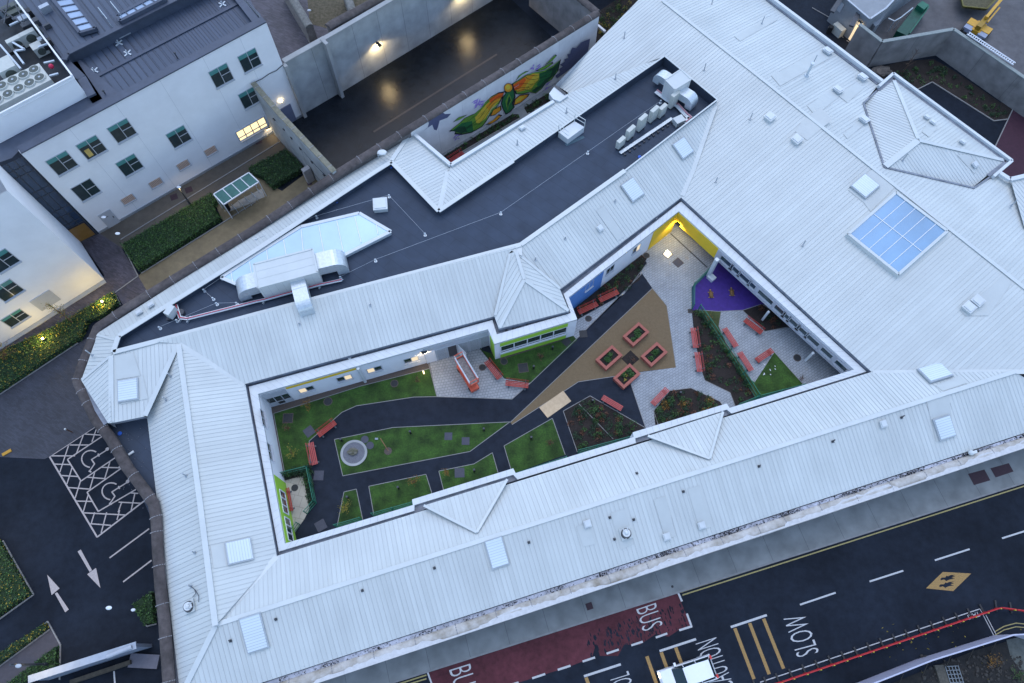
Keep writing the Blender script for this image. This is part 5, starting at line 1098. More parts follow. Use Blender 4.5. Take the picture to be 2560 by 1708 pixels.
q = pF.px(629, 322); lit = mat('lit_window', (.5, .4, .2), .5, 2.5, .25, emit=(1, .74, .36), estr=.85)
f = MB(); Wd, Ht = 3.3, 1.35
for k in range(5): f.obox(q+nF*.05+dF*(k-2)*Wd/4, dF*.05, nF*.05, V3((0, 0, Ht/2)))
for s_ in (-1, -.35, 1): f.obox(q+nF*.05+V3((0, 0, s_*Ht/2)), dF*(Wd/2), nF*.045, V3((0, 0, .045)))
f.obox(q+nF*.12-V3((0, 0, Ht/2+.08)), dF*Wd/2, nF*.12, V3((0, 0, .04))); o = f.build('window', frame_m, nwb); MB().obox(q+nF*.012, dF*Wd/2, nF*.004, V3((0, 0, Ht/2))).build('pane', lit, o)
q = pF.px(275, 549); f = MB(); f.obox(V3((q.x, q.y, 1.1))+nF*.03, dF*.62, nF*.03, V3((0, 0, 1.08))); o = f.build('door', frame_m, nwb); MB().obox(V3((q.x, q.y, 1.1))+nF*.07+dF*.42, dF*.03, nF*.03, V3((0, 0, .12))).build('handle', black, o)
MB().obox(V3((q.x, q.y, 1.5))+nF*.07-dF*.1, dF*.2, nF*.01, V3((0, 0, .02))).build('letter_plate', black, o)
q = pF.px(719, 281); f = MB(); f.obox(V3((q.x, q.y, 1.25))+nF*.03, dF*.6, nF*.03, V3((0, 0, 1.2))); f.build('yard_door', mat('blue_grey_steel', (.15, .17, .25), .5, 1, .1), nwb)
q = pF.px(700, 251); f = MB(); f.ball(q+nF*.12, .16, 10, 6, (1.4, 1, .8)); f.build('bulkhead_lamp', mat('bulkhead_glow', (.9, .8, .5), .4, 2, .02, emit=(1, .78, .4), estr=7), nwb)
cb_ = MB(); pts = [pF.px(*Z) for Z in ((636, 205), (655, 196), (672, 184), (690, 176), (708, 160))]
for a, b in zip(pts, pts[1:]): cb_.tube(a+nF*.06, b+nF*.06, .04, 6)
cb_.build('cable', metal_d, nwb)
jm = MB()
for f_ in (.18, .36, .54, .72, .88): q = fa+dF*LF*f_; jm.obox(q+nF*.002+V3((0, 0, ZT/2)), dF*.012, nF*.004, V3((0, 0, ZT/2)))
jm.build('render_joints', mat('joint_grey', (.55, .57, .6), .8, 3, .05), nwb)
# glazed stair link
la, lb2 = P(203, 607), P(249, 584); link = mat('stair_glass', (.03, .05, .085), .12, .6, .35, spec=.7)
dl = (lb2-la); Ll = dl.length; dl.normalize(); la = la-dl*.2
screen(nwb, la-nF*.1, la+dl*Ll-nF*.1, 3, (.1, 2.4, 2.9, 4.1, 5.0, 7.2, 8.0, 10.2, 11.0), .05, 11.9, nF, m=metal_d, g=link, name='stair_glazing', t=.07)
q = la+dl*Ll/2; MB().obox(q+nF*.0+V3((0, 0, 1.2)), dl*Ll*.42, nF*.02, V3((0, 0, 1.0))).build('lit_door', mat('amber_door_glass', (.065, .048, .022), .3, 1.5, .4, emit=(1, .6, .15), estr=.02), nwb)
# second white block at the left edge
ga, gb = P(261, 699), P(-60, 902); d2_, n2_ = inner(ga, gb, P(100, 900)); L2_ = (gb-ga).length
wb2 = thing('white_wing', (ga+gb)/2, 'plain white rendered wing at the left edge beside the purple setts', 'building')
wl = MB(); sb = P(203, 607)
up_ = V3((0, 0, ZT+2)); wl.face([ga, gb, gb+up_, ga+up_]); wl.face([ga, sb, sb+up_, ga+up_]); bk_ = sb+(gb-ga); wl.face([sb, bk_, bk_+up_, sb+up_]); wl.build('wall', render_w, wb2)
MB().obox((ga+gb)/2+n2_*.25+V3((0, 0, .04)), d2_*L2_/2, n2_*.22, V3((0, 0, .05))).build('base_paving', concrete, wb2)
for x, y, w_, h_ in ((6, 652, 1.9, 2.1), (18, 726, 1.9, 2.1), (38, 795, 1.9, 1.6)):
    o = win(wb2, gb, ga, x, y, w_, h_, style='tilt', cc=P(100, 900))
q = Plane(ga, n2_).px(113, 751); MB().obox(q+n2_*.03, d2_*.95, n2_*.03, V3((0, 0, .95))).build('grey_panel', frame_m, wb2)
# ---- roof of the block ----
def onz(pts, z): return [P(x, y, z) for x, y in pts]
fl_ = [(54, 378), (642, 62), (667, 46), (600, -60), (-30, -60), (-30, 420)]
b = MB(); seamface('zinc_low', [(236, 268), (185, 222), (140, 150), (168, 134), (308, 64), (436, 0), (590, -20), (652, 36), (650, 47)], sp=.62, plane=Plane((0, 0, 11.9), (0, 0, 1)), dirv=(nF.x, nF.y), mb=b, rb=b, rw=.03, rh=.05)
b.build('terrace_roof', seam_g, nwb)
b = MB(); r2 = MB(); seamface('zinc_up', [(40, -60), (40, 4), (160, 150), (168, 134), (308, 64), (436, 0), (520, -60)], sp=.62, plane=Plane((0, 0, 13.0), (0, 0, 1)), dirv=(nF.x, nF.y), mb=b, rb=b, rw=.03, rh=.05)
b.build('upper_roof', seam_g, nwb)
zfl = mat('zinc_flashing', (.060, .075, .110), .5, 1.5, .15, big=.1)
b = MB(); Q = onz([(160, 150), (168, 134), (308, 64), (436, 0), (560, -62)], 13.05)
for a, c in zip(Q, Q[1:]): b.beam(a, c, .5, .1); b.face([a, c, V3((c.x, c.y, 11.9)), V3((a.x, a.y, 11.9))])
Q = onz([(168, 138), (205, 195), (246, 256)], 12.0)
for a, c in zip(Q, Q[1:]): b.beam(a, c, .9, .3)
Q = onz([(48, 376), (150, 322), (660, 49)], ZT+.05)
for a, c in zip(Q, Q[1:]): b.beam(a+V3((0, 0, 0)), c, .85, .12)
Q = onz([(642, 56), (560, -50)], ZT)
for a, c in zip(Q, Q[1:]): b.beam(a, c, .7, .14)
Q = onz([(223, 201), (599, 6)], 11.97)
for a, c in zip(Q, Q[1:]): b.beam(a, c, .35, .1)
Q = onz([(60, 20), (165, 158), (205, 196), (230, 240)], 12.6)
for a, c in zip(Q, Q[1:]): b.beam(a, c, .75, .2)
b.build('roof_edging', zfl, nwb)
b = MB(); b.tri([P(x, y, ZT-1.0) for x, y in ((54, 376), (655, 50), (590, -60), (-60, -60), (-60, 420))]); b.build('roof_deck', zfl, nwb)
b = MB(); b.tri([P(x, y, ZT-.25) for x, y in ((30, 395), (62, 362), (300, 235), (200, 150), (-40, 240), (-40, 420))]); b.build('lower_roof', zfl, nwb)
for cs, nseg in ((((131, 0), (177, -2), (240, 73), (201, 84)), 6), (((293, 42), (395, -12), (414, -2), (302, 55)), 4)):
    if nseg == 6: cs = ((112, -26), (160, -32), (240, 73), (201, 84))
    Q = onz(cs, 13.3); f = MB()
    for i in range(4): a, c = Q[i], Q[(i+1) % 4]; f.beam(a, c, .3, .35)
    if nseg == 6: pr = [(Q[0].lerp(Q[3], k/7), Q[1].lerp(Q[2], k/7)) for k in range(8)]
    else: pr = [(Q[3].lerp(Q[2], 0), Q[0])]; pr = [(Q[0].lerp(Q[1], k/5), Q[3].lerp(Q[2], k/5)) for k in range(6)]
    for a, c in pr: f.beam(a+V3((0, 0, .1)), c+V3((0, 0, .1)), .12, .12)
    o = f.build('rooflight_kerb', zfl, nwb); MB().face([q+V3((0, 0, .08)) for q in Q]).build('rooflight_glass', mat('pale_roof_glass', (.36, .46, .60), .15, .3, .15), o)
# steps with handrail, fall-arrest anchors, vent posts
b = MB(); s0, s1 = P(297, 62, 12.9), P(314, 92, 12.0)
for k in range(4): b.obox(s0.lerp(s1, k/3.5), dF*.55, nF*.14, V3((0, 0, .03)))
o = b.build('roof_steps', metal_g, nwb); b = MB()
for s_ in (-.6, .6): a = s0-nF*1.8+dF*s_+V3((0, 0, 1.0)); c = s0+dF*s_+V3((0, 0, 1.0)); b.tube(a, c, .03, 6); b.tube(c, c-V3((0, 0, 1)), .03, 6); b.tube(a, a-V3((0, 0, 1)), .03, 6)
b.build('handrail', galv, o)
for x, y, z in ((236, 177, 11.9), (297, 108, 11.9), (319, 133, 11.9), (556, 11, 11.9)):
    c = P(x, y, z+.04); b = MB()
    for k in range(4): a = R(45+90*k+20); b.beam(c, c+V3((math.cos(a)*.42, math.sin(a)*.42, 0)), .13, .05)
    b.tube(c, c+V3((0, 0, .35)), .05, 8); b.build('anchor_plate', galv, nwb)
for x, y in ((267, 240), (444, 146)): c = P(x, y, 11.9); b = MB(); b.tube(c, c+V3((0, 0, .6)), .05, 8); b.ball(c+V3((0, 0, .62)), .11, 8, 5); b.build('vent_post', metal_d, nwb)
# plant enclosure with condensers
zp = 14.6; po = [(36, -4), (181, 190), (-60, 316), (-60, -4)]
b = MB(); Q = onz(po, zp)
for i in (0, 1): a, c = Q[i], Q[i+1]; b.face([a, c, V3((c.x, c.y, ZT-.2)), V3((a.x, a.y, ZT-.2))]); b.beam(a, c, .14, .12); nn_ = (c-a).normalized(); b.beam(a+V3((-.2*nn_.y*0, 0, -.3)), c+V3((0, 0, -.3)), .1, .08)
b.build('plant_screen', render_w, nwb); 
b = MB(); b.tri([V3((q.x, q.y, ZT-.1)) for q in Q]); b.build('plant_deck', mat('plant_deck', (.022, .028, .036), .7, 1, .5), nwb)
condm = mat('cream_steel', (.52, .54, .50), .55, 3, .08); finm = mat('dark_fins', (.085, .10, .085), .6, 8, .3)
b = MB()
def fan(c, r, par_=None, t=None):
    f = MB(); f.tube(c, c+V3((0, 0, .16)), r, 18, r*.93)
    o = f.build('fan_cowl', condm, t); g = MB(); g.tube(c+V3((0, 0, .10)), c+V3((0, 0, .165)), r*.82, 16); g.build('fan_grille', finm, o)
    h = MB(); h.tube(c+V3((0, 0, .165)), c+V3((0, 0, .2)), r*.2, 8)
    h.build('fan_guard', metal_g, o)
zc_ = 13.7
fans = [(87, 176), (101, 196), (61, 189), (76, 209), (34, 202), (49, 223), (6, 216), (22, 237), (-20, 230), (-5, 251)]
cq = [P(97, 158, zc_), P(128, 199, zc_), P(-40, 285, zc_), P(-70, 236, zc_)]
t = thing('roof_condenser', sum(cq, V3((0, 0, 0)))/4, 'long cream condenser with two rows of round fans in the roof plant enclosure', 'condenser'); b = MB(); b.prism([(q.x, q.y) for q in cq], zc_-1.1, zc_); b.build('casing', condm, t)
for x, y in fans: fan(P(x, y, zc_), .5, t=t)
def acbox(x, y, z, l, w_, h_, lb, ang, m=None, nf=1):
    c = P(x, y, z); d = V3((math.cos(ang), math.sin(ang), 0)); e = V3((-d.y, d.x, 0)); t = thing('condenser_unit', (c.x, c.y, z-h_), lb, 'condenser unit'); b = MB(); b.obox(c-V3((0, 0, h_/2)), d*l/2, e*w_/2, V3((0, 0, h_/2))); b.build('casing', m or condm, t)
    g = MB()
    for k in range(nf): cc_ = c-V3((0, 0, h_*.5))-e*(w_/2)+d*(l*(k+.5)/nf-l/2); g.tube(cc_, cc_-e*.02, min(h_, l/nf)*.38, 16)
    g.build('fan_grille', finm, t)
aF = math.atan2(dF.y, dF.x)
acbox(32, 97, 13.6, 1.3, .5, 1.1, 'cream condenser unit nearest the left edge inside the plant enclosure', aF); acbox(66, 80, 13.6, 1.3, .5, 1.1, 'cream condenser unit near the grey screen wall inside the plant enclosure', aF); acbox(92, 112, 13.3, 1.1, .9, .9, 'low cream box unit beside the plant screen', aF)
acbox(8, 160, 13.9, 1.5, 1.6, 1.2, 'pale unit with a side fan above the twin-row condenser', aF)
for pts, lb in (([(28, 104), (62, 124), (36, 128), (60, 160)], 'zigzag bright lagged pipe between the condensers in the plant enclosure'), ([(0, 112), (52, 172)], 'long straight lagged pipe at the left of the plant enclosure'), ([(110, 158), (136, 152)], 'short pale tray beside the red valve'), ([(124, 190), (146, 184)], 'short pale tray in the corner of the plant enclosure'), ([(96, 118), (118, 110)], 'short pale tray beside the grey screen'), ([(24, 64), (66, 44)], 'pale duct at the top of the plant enclosure')):
    Q = onz(pts, 13.5); b = MB()
    for a, c in zip(Q, Q[1:]): b.beam(a, c, .16, .12)
    b.build('lagged_pipe', galv, label=lb, cat='pipe')
rr_ = random.Random(44)
for k in range(16):
    p = P(rr_.uniform(0, 120), rr_.uniform(20, 150), 13.2); b = MB(); b.obox(p, dF*rr_.uniform(.15, .9), nF*rr_.uniform(.08, .4), V3((0, 0, rr_.uniform(.1, .5)))); b.build('plant_box', (metal_d, metal_g, black, finm)[k % 4], nwb)
b = MB(); b.ball(P(128, 166, 13.6), .22, 8, 6); b.build('red_valve', mat('red_valve', (.6, .02, .08), .4, 3, .1), label='small red valve beside the rooftop condensers', cat='valve')
b = MB()
for pts in ([(0, 24), (60, 60)], [(20, 0), (10, 60)], [(34, 4), (60, 54)]):
    Q = onz(pts, zp-.1)
    for a, c in zip(Q, Q[1:]): b.beam(a, c, .08, .08)
b.build('plant_frame', metal_d, nwb)
# ---------------- hedges, trees, lamps on the west side ----------------
def hedge(pts, hh, label, dens=150, seed=1, ms=(0, 0, 1), r=.085, name='hedge', cat='hedge', mats=None):
    rr = random.Random(seed); Q = [P(*p) for p in pts]; po = [(q.x, q.y) for q in Q]; A_ = abs(sum(Q[i].x*Q[(i+1) % len(Q)].y-Q[(i+1) % len(Q)].x*Q[i].y for i in range(len(Q))))/2
    ce = sum(Q, V3((0, 0, 0)))/len(Q); t = thing(name, ce, label, cat); b = MB(); b.prism([tuple((ce+(q-ce)*.97).xy) for q in Q], 0.01, hh*.8); b.build('hedge_body', mat('hedge_core', (.014, .034, .012), .95, 8, .4, .9, 20), t)
    g = MB(); xs = [q.x for q in Q]; ys = [q.y for q in Q]; n_ = int(A_*dens); k = 0
    while k < n_:
        p = (rr.uniform(min(xs), max(xs)), rr.uniform(min(ys), max(ys)))
        if not inpoly(p, po): continue
        k += 1; g.m = rr.choice(ms); g.leaf((p[0], p[1], hh*(.78+.25*rr.random()**1.5+.06*math.sin(p[0]*2.3)*math.sin(p[1]*2.9))), r*rr.uniform(.6, 1.3), rr)
    for i in range(len(Q)):
        a, c = Q[i], Q[(i+1) % len(Q)]
        for _ in range(int((c-a).length*hh*70)): g.m = rr.choice(ms); p = a.lerp(c, rr.random()); g.leaf((p.x+rr.gauss(0, .05), p.y+rr.gauss(0, .05), rr.random()*hh), r*rr.uniform(.6, 1.2), rr)
    g.build('foliage', [leafA, leafB, leafD, leafY, leafC], t); return t
hedge([(310, 620), (534, 492), (547, 509), (539, 528), (557, 553), (354, 682)], .8, 'large clipped green hedge block left of the glass shelter', seed=21, ms=(0, 0, 1, 0))
hedge([(626, 430), (719, 384), (759, 423), (755, 435), (685, 477), (662, 452), (636, 442)], .9, 'dark green hedge block between the glass shelter and the slanting wall', seed=22, ms=(1, 1, 0))
hedge([(289, 736), (302, 761), (270, 790), (226, 808), (208, 850), (196, 856), (0, 985), (-60, 1020), (-60, 915), (0, 889), (144, 822)], .7, 'long green hedge with glowing lamps in it beside the blue setts', seed=23, ms=(0, 1, 0, 0, 1, 3), dens=130)
hedge([(-60, 1330), (0, 1350), (8, 1356), (82, 1486), (0, 1542), (-60, 1580)], .7, 'green hedge bed with olive tints at the left edge of the car park', seed=24, ms=(1, 1, 0, 0, 1, 0, 3), dens=130)
hedge([(-60, 1665), (0, 1638), (120, 1558), (125, 1571), (0, 1663), (-60, 1700)], .55, 'thin strip of hedge along the lower path edge', seed=25, ms=(0, 1, 1, 3))
hedge([(150, 1615), (149, 1682), (73, 1700), (40, 1730), (0, 1730)], .6, 'small hedge triangle beside the bluish gate wall', seed=26, ms=(0, 1, 1, 0))
hedge([(387, 1480), (339, 1512), (368, 1563), (392, 1556)], .7, 'small bright hedge against the stone wall with a lamp post in it', seed=27, ms=(0, 0, 1))
def tree(x, y, hh, rad, label, mi, n=700, seed=1, r=.09, lean=(0, 0), name='tree'):
    rr = random.Random(seed); c = P(x, y); t = thing(name, c, label, 'tree'); b = MB(); tp = c+V3((lean[0], lean[1], hh)); b.tube(c, c.lerp(tp, .95), .06, 7, .02); g = MB()
    for k in range(14):
        h0 = rr.uniform(.25, .9); a = rr.uniform(0, 6.28); s0 = c.lerp(tp, h0); L_ = rad*(1.15-h0)*1.2; e_ = s0+V3((math.cos(a)*L_, math.sin(a)*L_, .35)); b.tube(s0, e_, .02, 5, .008)
        for _ in range(n//14): w_ = rr.random(); p = s0.lerp(e_, w_)+V3((rr.gauss(0, .13), rr.gauss(0, .13), rr.gauss(0, .12))); g.m = rr.randrange(len(mi)); g.leaf(p, r*rr.uniform(.5, 1.3), rr)
    b.build('trunk', bark, t)
    if n: g.build('crown', mi, t)
    return t
tree(190, 812, 4.6, 1.0, 'slim pale-leaved tree standing in the lit hedge by the white wing', [leafY, leafA, leafC], 420, 31, .06)
tree(24, 905, 3.6, 1.3, 'orange-leaved tree rising from the hedge at the left edge', [leafC, leafD, leafY], 520, 32, .07); tree(-14, 965, 2.6, 1.0, 'second small orange tree cut by the left frame edge', [leafC, leafY], 300, 33, .07)
tree(2254, 186, 3.8, 1.0, 'bare brown tree against the panelled garden wall', [leafD], 0, 34); tree(2170, 60, 3.2, .8, 'bare thin tree beside the grey outbuilding', [leafD], 0, 35)
b = MB(); rr_ = random.Random(8); b.ball(P(2200, 184)+V3((0, 0, .35)), .85, 12, 8, (1.3, .8, .6), .15, rr_); b.build('boulder', mat('brown_boulder', (.12, .10, .085), .9, 3, .4, .8, 10), label='brown boulder at the corner of the planted bed', cat='boulder')
lampw = mat('white_lamp_shell', (.75, .78, .82), .3, 3, .03)
def lamp_post(base, head, z, label, arm=None, two=None, on=False, hm=None, col_=None, light=0):
    c = P(*base); hd_ = P(head[0], head[1], z); t = thing('lamp_post', c, label, 'lamp post')
    if light: spot(hd_-V3((0, 0, .25)), light, (1, .74, .38), .14, 150, 'lamp_light', t); b = MB(); top_ = V3((c.x, c.y, z-.1)); b.tube(c, c+V3((0, 0, 1.0)), .11, 10); b.tube(c+V3((0, 0, 1.0)), top_, .08, 10); b.beam(top_, V3((hd_.x, hd_.y, z-.05)), .06, .06); b.build('pole', metal_d, t)
    h_ = MB(); h_.ball(hd_, .18, 10, 6, (1.3, .8, .5)); h_.build('lamp_head', hm or lampw, t)
    if two: q = P(*two); h_ = MB(); h_.ball(q, .15, 10, 6, (1.2, .8, .5)); h_.build('lower_lamp', lampw, t); MB().beam(V3((c.x, c.y, q.z)), q, .05, .05).build('arm', metal_d, t)
    return t
def spot(loc, power, col_=(1, .72, .38), size=.25, angle=120, name='lamp_light', par_=None, rot=(0, 0, 0), blend=.6):
    l = bpy.data.lights.new(name, 'SPOT' if angle else 'POINT'); l.energy = power; l.color = col_; l.shadow_soft_size = size
    if angle: l.spot_size = R(angle); l.spot_blend = blend
    o = bpy.data.objects.new(name, l); COL.objects.link(o); o.location = loc; o.rotation_euler = rot
    if par_ is not None: o.parent = par_; o.location = V3(loc)-ORG[par_.name]
    return o
lamp_post((362, 661), (294, 584), 5.3, 'black lamp post with a white head standing in the large hedge block')
lamp_post((302, 618), (259, 543), 4.6, 'dark unlit post beside the purple setts corner'); lamp_post((478, 514), (447, 468), 3.2, 'short dark lamp post by the path in front of the hedge', light=75)
lamp_post((368, 1525), (272, 1520), 5.6, 'tall black lamp post with two white heads in the small hedge by the stone wall', two=(333, 1525, 2.2)); lamp_post((128, 1660), (46, 1665), 5.0, 'dark lamp post with a flat grey head over the lower hedge', hm=frame_m, light=90)
lamp_post((-150, 1345), (-137, 1362), 5.0, 'lamp post standing just left of the frame beside the car park', light=110)
lamp_post((798, 91), (773, 26), 3.6, 'thin black lamp post beside the crumbling stone wall', hm=frame_m)
# glowing lamps in the hedge
glow = mat('warm_lamp_glow', (1, .8, .5), .4, 2, .02, emit=(1, .72, .32), estr=9)
for x, y, lb in ((268, 765, 'right'), (122, 857, 'left')):
    c = P(x, y); t = thing('hedge_lamp', c, 'glowing bollard lamp in the long hedge, the %s one of two' % lb, 'garden lamp'); b = MB(); b.tube(c, c+V3((0, 0, .9)), .06, 8); b.build('post', black, t); b = MB(); b.tube(c+V3((0, 0, .9)), c+V3((0, 0, 1.0)), .09, 10); b.build('lens', glow, t)
    spot(c+V3((0, 0, 1.2)), 95, (1, .70, .16), .08, None, 'lamp_light', t)
# hedge-garden path lights (their glint on the wet path)
def fixture(loc, m, nm, label, pw, ang=130, col_=(1, .76, .42), size=.12, d=V3((1, 0, 0)), cat='wall lamp'):
    t = thing(nm, loc, label, cat); b = MB(); b.obox(V3(loc)+V3((0, 0, .05)), d*.26, V3((-d.y, d.x, 0))*.12, V3((0, 0, .05))); b.build('housing', m, t); b = MB(); b.obox(V3(loc)-V3((0, 0, .012)), d*.2, V3((-d.y, d.x, 0))*.09, V3((0, 0, .01))); b.build('lens', glow, t); spot(V3(loc)-V3((0, 0, .06)), pw, col_, size, ang, 'lamp_light', t); return t
# shelter
t = thing('glass_shelter', P(600, 500), 'white-framed glass cycle shelter between two hedge blocks', 'shelter'); Q = onz([(534, 486), (622, 432), (647, 455), (559, 512)], 2.4); b = MB()
for i in range(4): b.beam(Q[i], Q[(i+1) % 4], .11, .1)
for k in (1, 2, 3): b.beam(Q[0].lerp(Q[1], k/4), Q[3].lerp(Q[2], k/4), .08, .07)
for i in range(4): b.tube(V3((Q[i].x, Q[i].y, 0)), Q[i], .05, 8)
b.build('frame', frame_w, t); sg = mat('shelter_glass', (.06, .16, .14), .12, 1, .2, spec=.7); MB().face([q+V3((0, 0, .0)) for q in Q]).build('roof_glass', sg, t)
e0, e1 = V3((Q[0].x, Q[0].y, 0)), V3((Q[3].x, Q[3].y, 0)); MB().face([e0+V3((0, 0, .2)), e1+V3((0, 0, .2)), Q[3]-V3((0, 0, .1)), Q[0]-V3((0, 0, .1))]).build('end_glass', sg, t)
b = MB(); q = [P(*p) for p in ((560, 528), (600, 500), (655, 472), (662, 492), (620, 512), (572, 530))]; b.tri([(v.x, v.y, .022) for v in q]); b.build('pale_slab', mat('pale_slab', (.40, .38, .35), .7, 2, .2), kind='structure')
for k, (x, y) in enumerate(((585, 522), (602, 512), (618, 503), (634, 492), (648, 482))):
    c = P(x, y); d = (P(559, 512)-P(534, 486)).normalized(); b = MB(); b.tube(c, c+V3((0, 0, .75)), .03, 6); b.tube(c+V3((0, 0, .75)), c+d*.8+V3((0, 0, .75)), .03, 6); b.tube(c+d*.8+V3((0, 0, .75)), c+d*.8, .03, 6); b.build('cycle_stand', galv, label='bent steel cycle stand at the open side of the glass shelter', cat='cycle stand', group='cycle stands')
c = P(571, 524); b = MB(); b.tube(c, c+V3((0, 0, .9)), .26, 14); b.tube(c+V3((0, 0, .9)), c+V3((0, 0, .95)), .28, 14, .2); b.build('litter_bin', black, label='round black litter bin at the corner of the glass shelter', cat='bin')
for x, y in ((577, 369), (435, 493), (472, 475), (646, 354)): cover(x, y, .36, 'path_cover', 'dark red square cover in the brown path at %s' % {577: 'the pilaster of the louvred window', 435: 'its left pair', 472: 'its right pair', 646: 'the foot of the slanting wall'}[x], sq=True, rot=.45, m=mat('red_brown_plate', (.045, .022, .03), .7, 5, .2), z=.02, ring=False)
cover(774, 459, .25, 'path_cover', 'small dark square cover on the tan path near the wall stub', sq=True, rot=.3, m=mat('red_brown_plate', (.045, .022, .03)), z=.02, ring=False)
pillar(777, 452, dY, .8, .5, 2.0, mat('stub_render', (.4, .38, .38), .9, 3, .2), name='wall_stub', label='short masonry stub where the slanting wall meets the tan path', cat='pillar')
# cables on the slanting wall
sw0, sw1 = P(632, 206, 7.4), P(835, 428, 6.3); dsw, nsw = inner(V3((sw0.x, sw0.y, 0)), V3((sw1.x, sw1.y, 0)), P(500, 600)); psw = Plane(V3((sw0.x, sw0.y, 0))+nsw*.22, nsw); b = MB(); pts = [psw.px(*p) for p in ((687, 297), (712, 322), (731, 344), (753, 370), (782, 404), (812, 436))]
for a, c in zip(pts, pts[1:]): b.tube(a+nsw*.05, c+nsw*.05, .03, 6)
pts2 = [psw.px(*p) for p in ((753, 370), (768, 410), (800, 450))]
for a, c in zip(pts2, pts2[1:]): b.tube(a+nsw*.05, c+nsw*.05, .03, 6)
for q in pts: b.obox(q+nsw*.1, dsw*.12, nsw*.08, V3((0, 0, .09)))
b.build('wall_cables', metal_d, label='black cables and small cameras strung along the slanting concrete wall', cat='cabling')
# ---------------- yard lights ----------------
bwp = Plane(P(855, 226), nY if (P(1000, 300)-P(855, 226)).dot(nY) > 0 else -nY); nbw = bwp.n
for (gx, gy), hgt, lb in (((965, 238), 5.6, 'black floodlight on the high yard wall shining down on the concrete'), ((1170, 112), 5.6, 'second floodlight on the high yard wall beyond the top of the frame')):
    G_ = P(gx, gy); L_ = V3((G_.x*(1+hgt/H), G_.y*(1+hgt/H), hgt)); dd = (L_-bwp.o).dot(nbw); Lq = L_
    Lq = bwp.px(937, 103)+nbw*.75; zl = Lq.z
    if gx != 965:
        L_ = V3((G_.x*(1+zl/H), G_.y*(1+zl/H), zl)); Lq = L_-nbw*((L_-bwp.o).dot(nbw)-.75)
    print('GLINT', gx, gy, [round(v, 1) for v in Lq])
    t = thing('yard_floodlight', Lq, lb, 'floodlight'); b = MB(); b.beam(Lq-nbw*.7+V3((0, 0, .15)), Lq+V3((0, 0, .1)), .06, .06); b.obox(Lq+V3((0, 0, .08)), dY*.16, nbw*.34, V3((0, 0, .06))); b.build('housing', black, t)
    b = MB(); b.obox(Lq+V3((0, 0, .005)), dY*.12, nbw*.26, V3((0, 0, .012))); b.build('lens', mat('flood_glow', (1, .8, .5), .4, 2, .02, emit=(1, .72, .36), estr=60), t)
    spot(Lq-V3((0, 0, .08)), 230, (1, .74, .38), .16, 158, 'lamp_light', t, blend=.3)
b = MB(); pts = [bwp.px(*p) for p in ((920, 30), (925, 60), (932, 95))]
for a, c in zip(pts, pts[1:]): b.tube(a+nbw*.05, c+nbw*.05, .035, 6)
pts = [bwp.px(*p) for p in ((896, 67), (912, 60), (923, 48))]
for a, c in zip(pts, pts[1:]): b.tube(a+nbw*.05, c+nbw*.05, .05, 6)
b.build('wall_conduit', metal_d, label='dark conduit drooping down the high yard wall to the floodlight', cat='conduit')
# courtyard wall lamps
q = plE.px(1699, 560); q.z = 2.6; q = P(1695, 561, 2.4); t = fixture(q, black, 'wall_lamp', 'bright wall lamp in the yellow corner of the courtyard', 120, 160, (1, .82, .5), .06, dE)
qn = plN.px(1060, 880)+nN*.12; qn.z = 2.75; fixture(qn, black, 'wall_lamp', 'dark wall lamp lighting the pale doors and paving by the red lift', 60, 150, (1, .78, .5), .06, dN)
qw = P(905, 965, 0)+V3((0, 0, .0)); c = P(1060, 934); t = thing('path_light', c, 'glowing upright light bar beside the paving and gravel strip', 'bollard light'); b = MB(); b.beam(c+V3((0, 0, .6)), c+V3((0, 0, .65)), .12, .12, up=(0, 1, 0)); b.build('cap', metal_g, t); b = MB(); b.obox(c+V3((0, 0, .3)), (.05, 0, 0), (0, .05, 0), (0, 0, .29)); b.build('lens', mat('soft_glow', (1, .8, .5), .4, 2, .02, emit=(1, .72, .36), estr=2.2), t); spot(c+V3((0, -.1, .7)), 3, (1, .78, .45), .05, None, 'lamp_light', t)
# path glow: wall lamp on the white block, inferred from the warm path
q = pF.px(668, 318)+nF*.15; fixture(q, black, 'path_lamp', 'small wall lamp over the brown path at the foot of the white block', 18, 140, (1, .75, .4), .12, dF)
# ---------------- rooftop plant on the flat roof ----------------
d1 = (P(806, 632, zf+2)-P(640, 672, zf+2)); d1.z = 0; d1.normalize()
def prismpx(name, pts, z0, z1, m, par_, inset=0):
    b = MB(); Q = [P(x, y, z1) for x, y in pts]; b.prism([(q.x, q.y) for q in Q], z0, z1); return b.build(name, m, par_), Q
pan = grid_mat('ahu_panels', (.62, .64, .64), (.35, .37, .40), .62, 5, .008, .5, 0.0, .03, src='UV', stain=.05)
ahu = thing('air_handling_unit', P(725, 700, zf), 'long pale air handling unit with curved ducts straddling the glazed roof light', 'air handling unit')
zt_ = zf+2.3
o, Q = prismpx('casing', [(634, 661), (781, 623), (794, 680), (644, 720)], zf+.35, zt_, pan, ahu)
MB().tri([q+V3((0, 0, .008)) for q in Q]).build('roof_plate', white2, ahu)
b = MB(); 
for i in range(4): b.beam(Q[i]+V3((0, 0, .03)), Q[(i+1) % 4]+V3((0, 0, .03)), .16, .07)
for k in (.33, .66): b.beam(Q[0].lerp(Q[3], k)+V3((0, 0, .012)), Q[1].lerp(Q[2], k)+V3((0, 0, .012)), .03, .03)
b.build('roof_trim', white2, ahu)
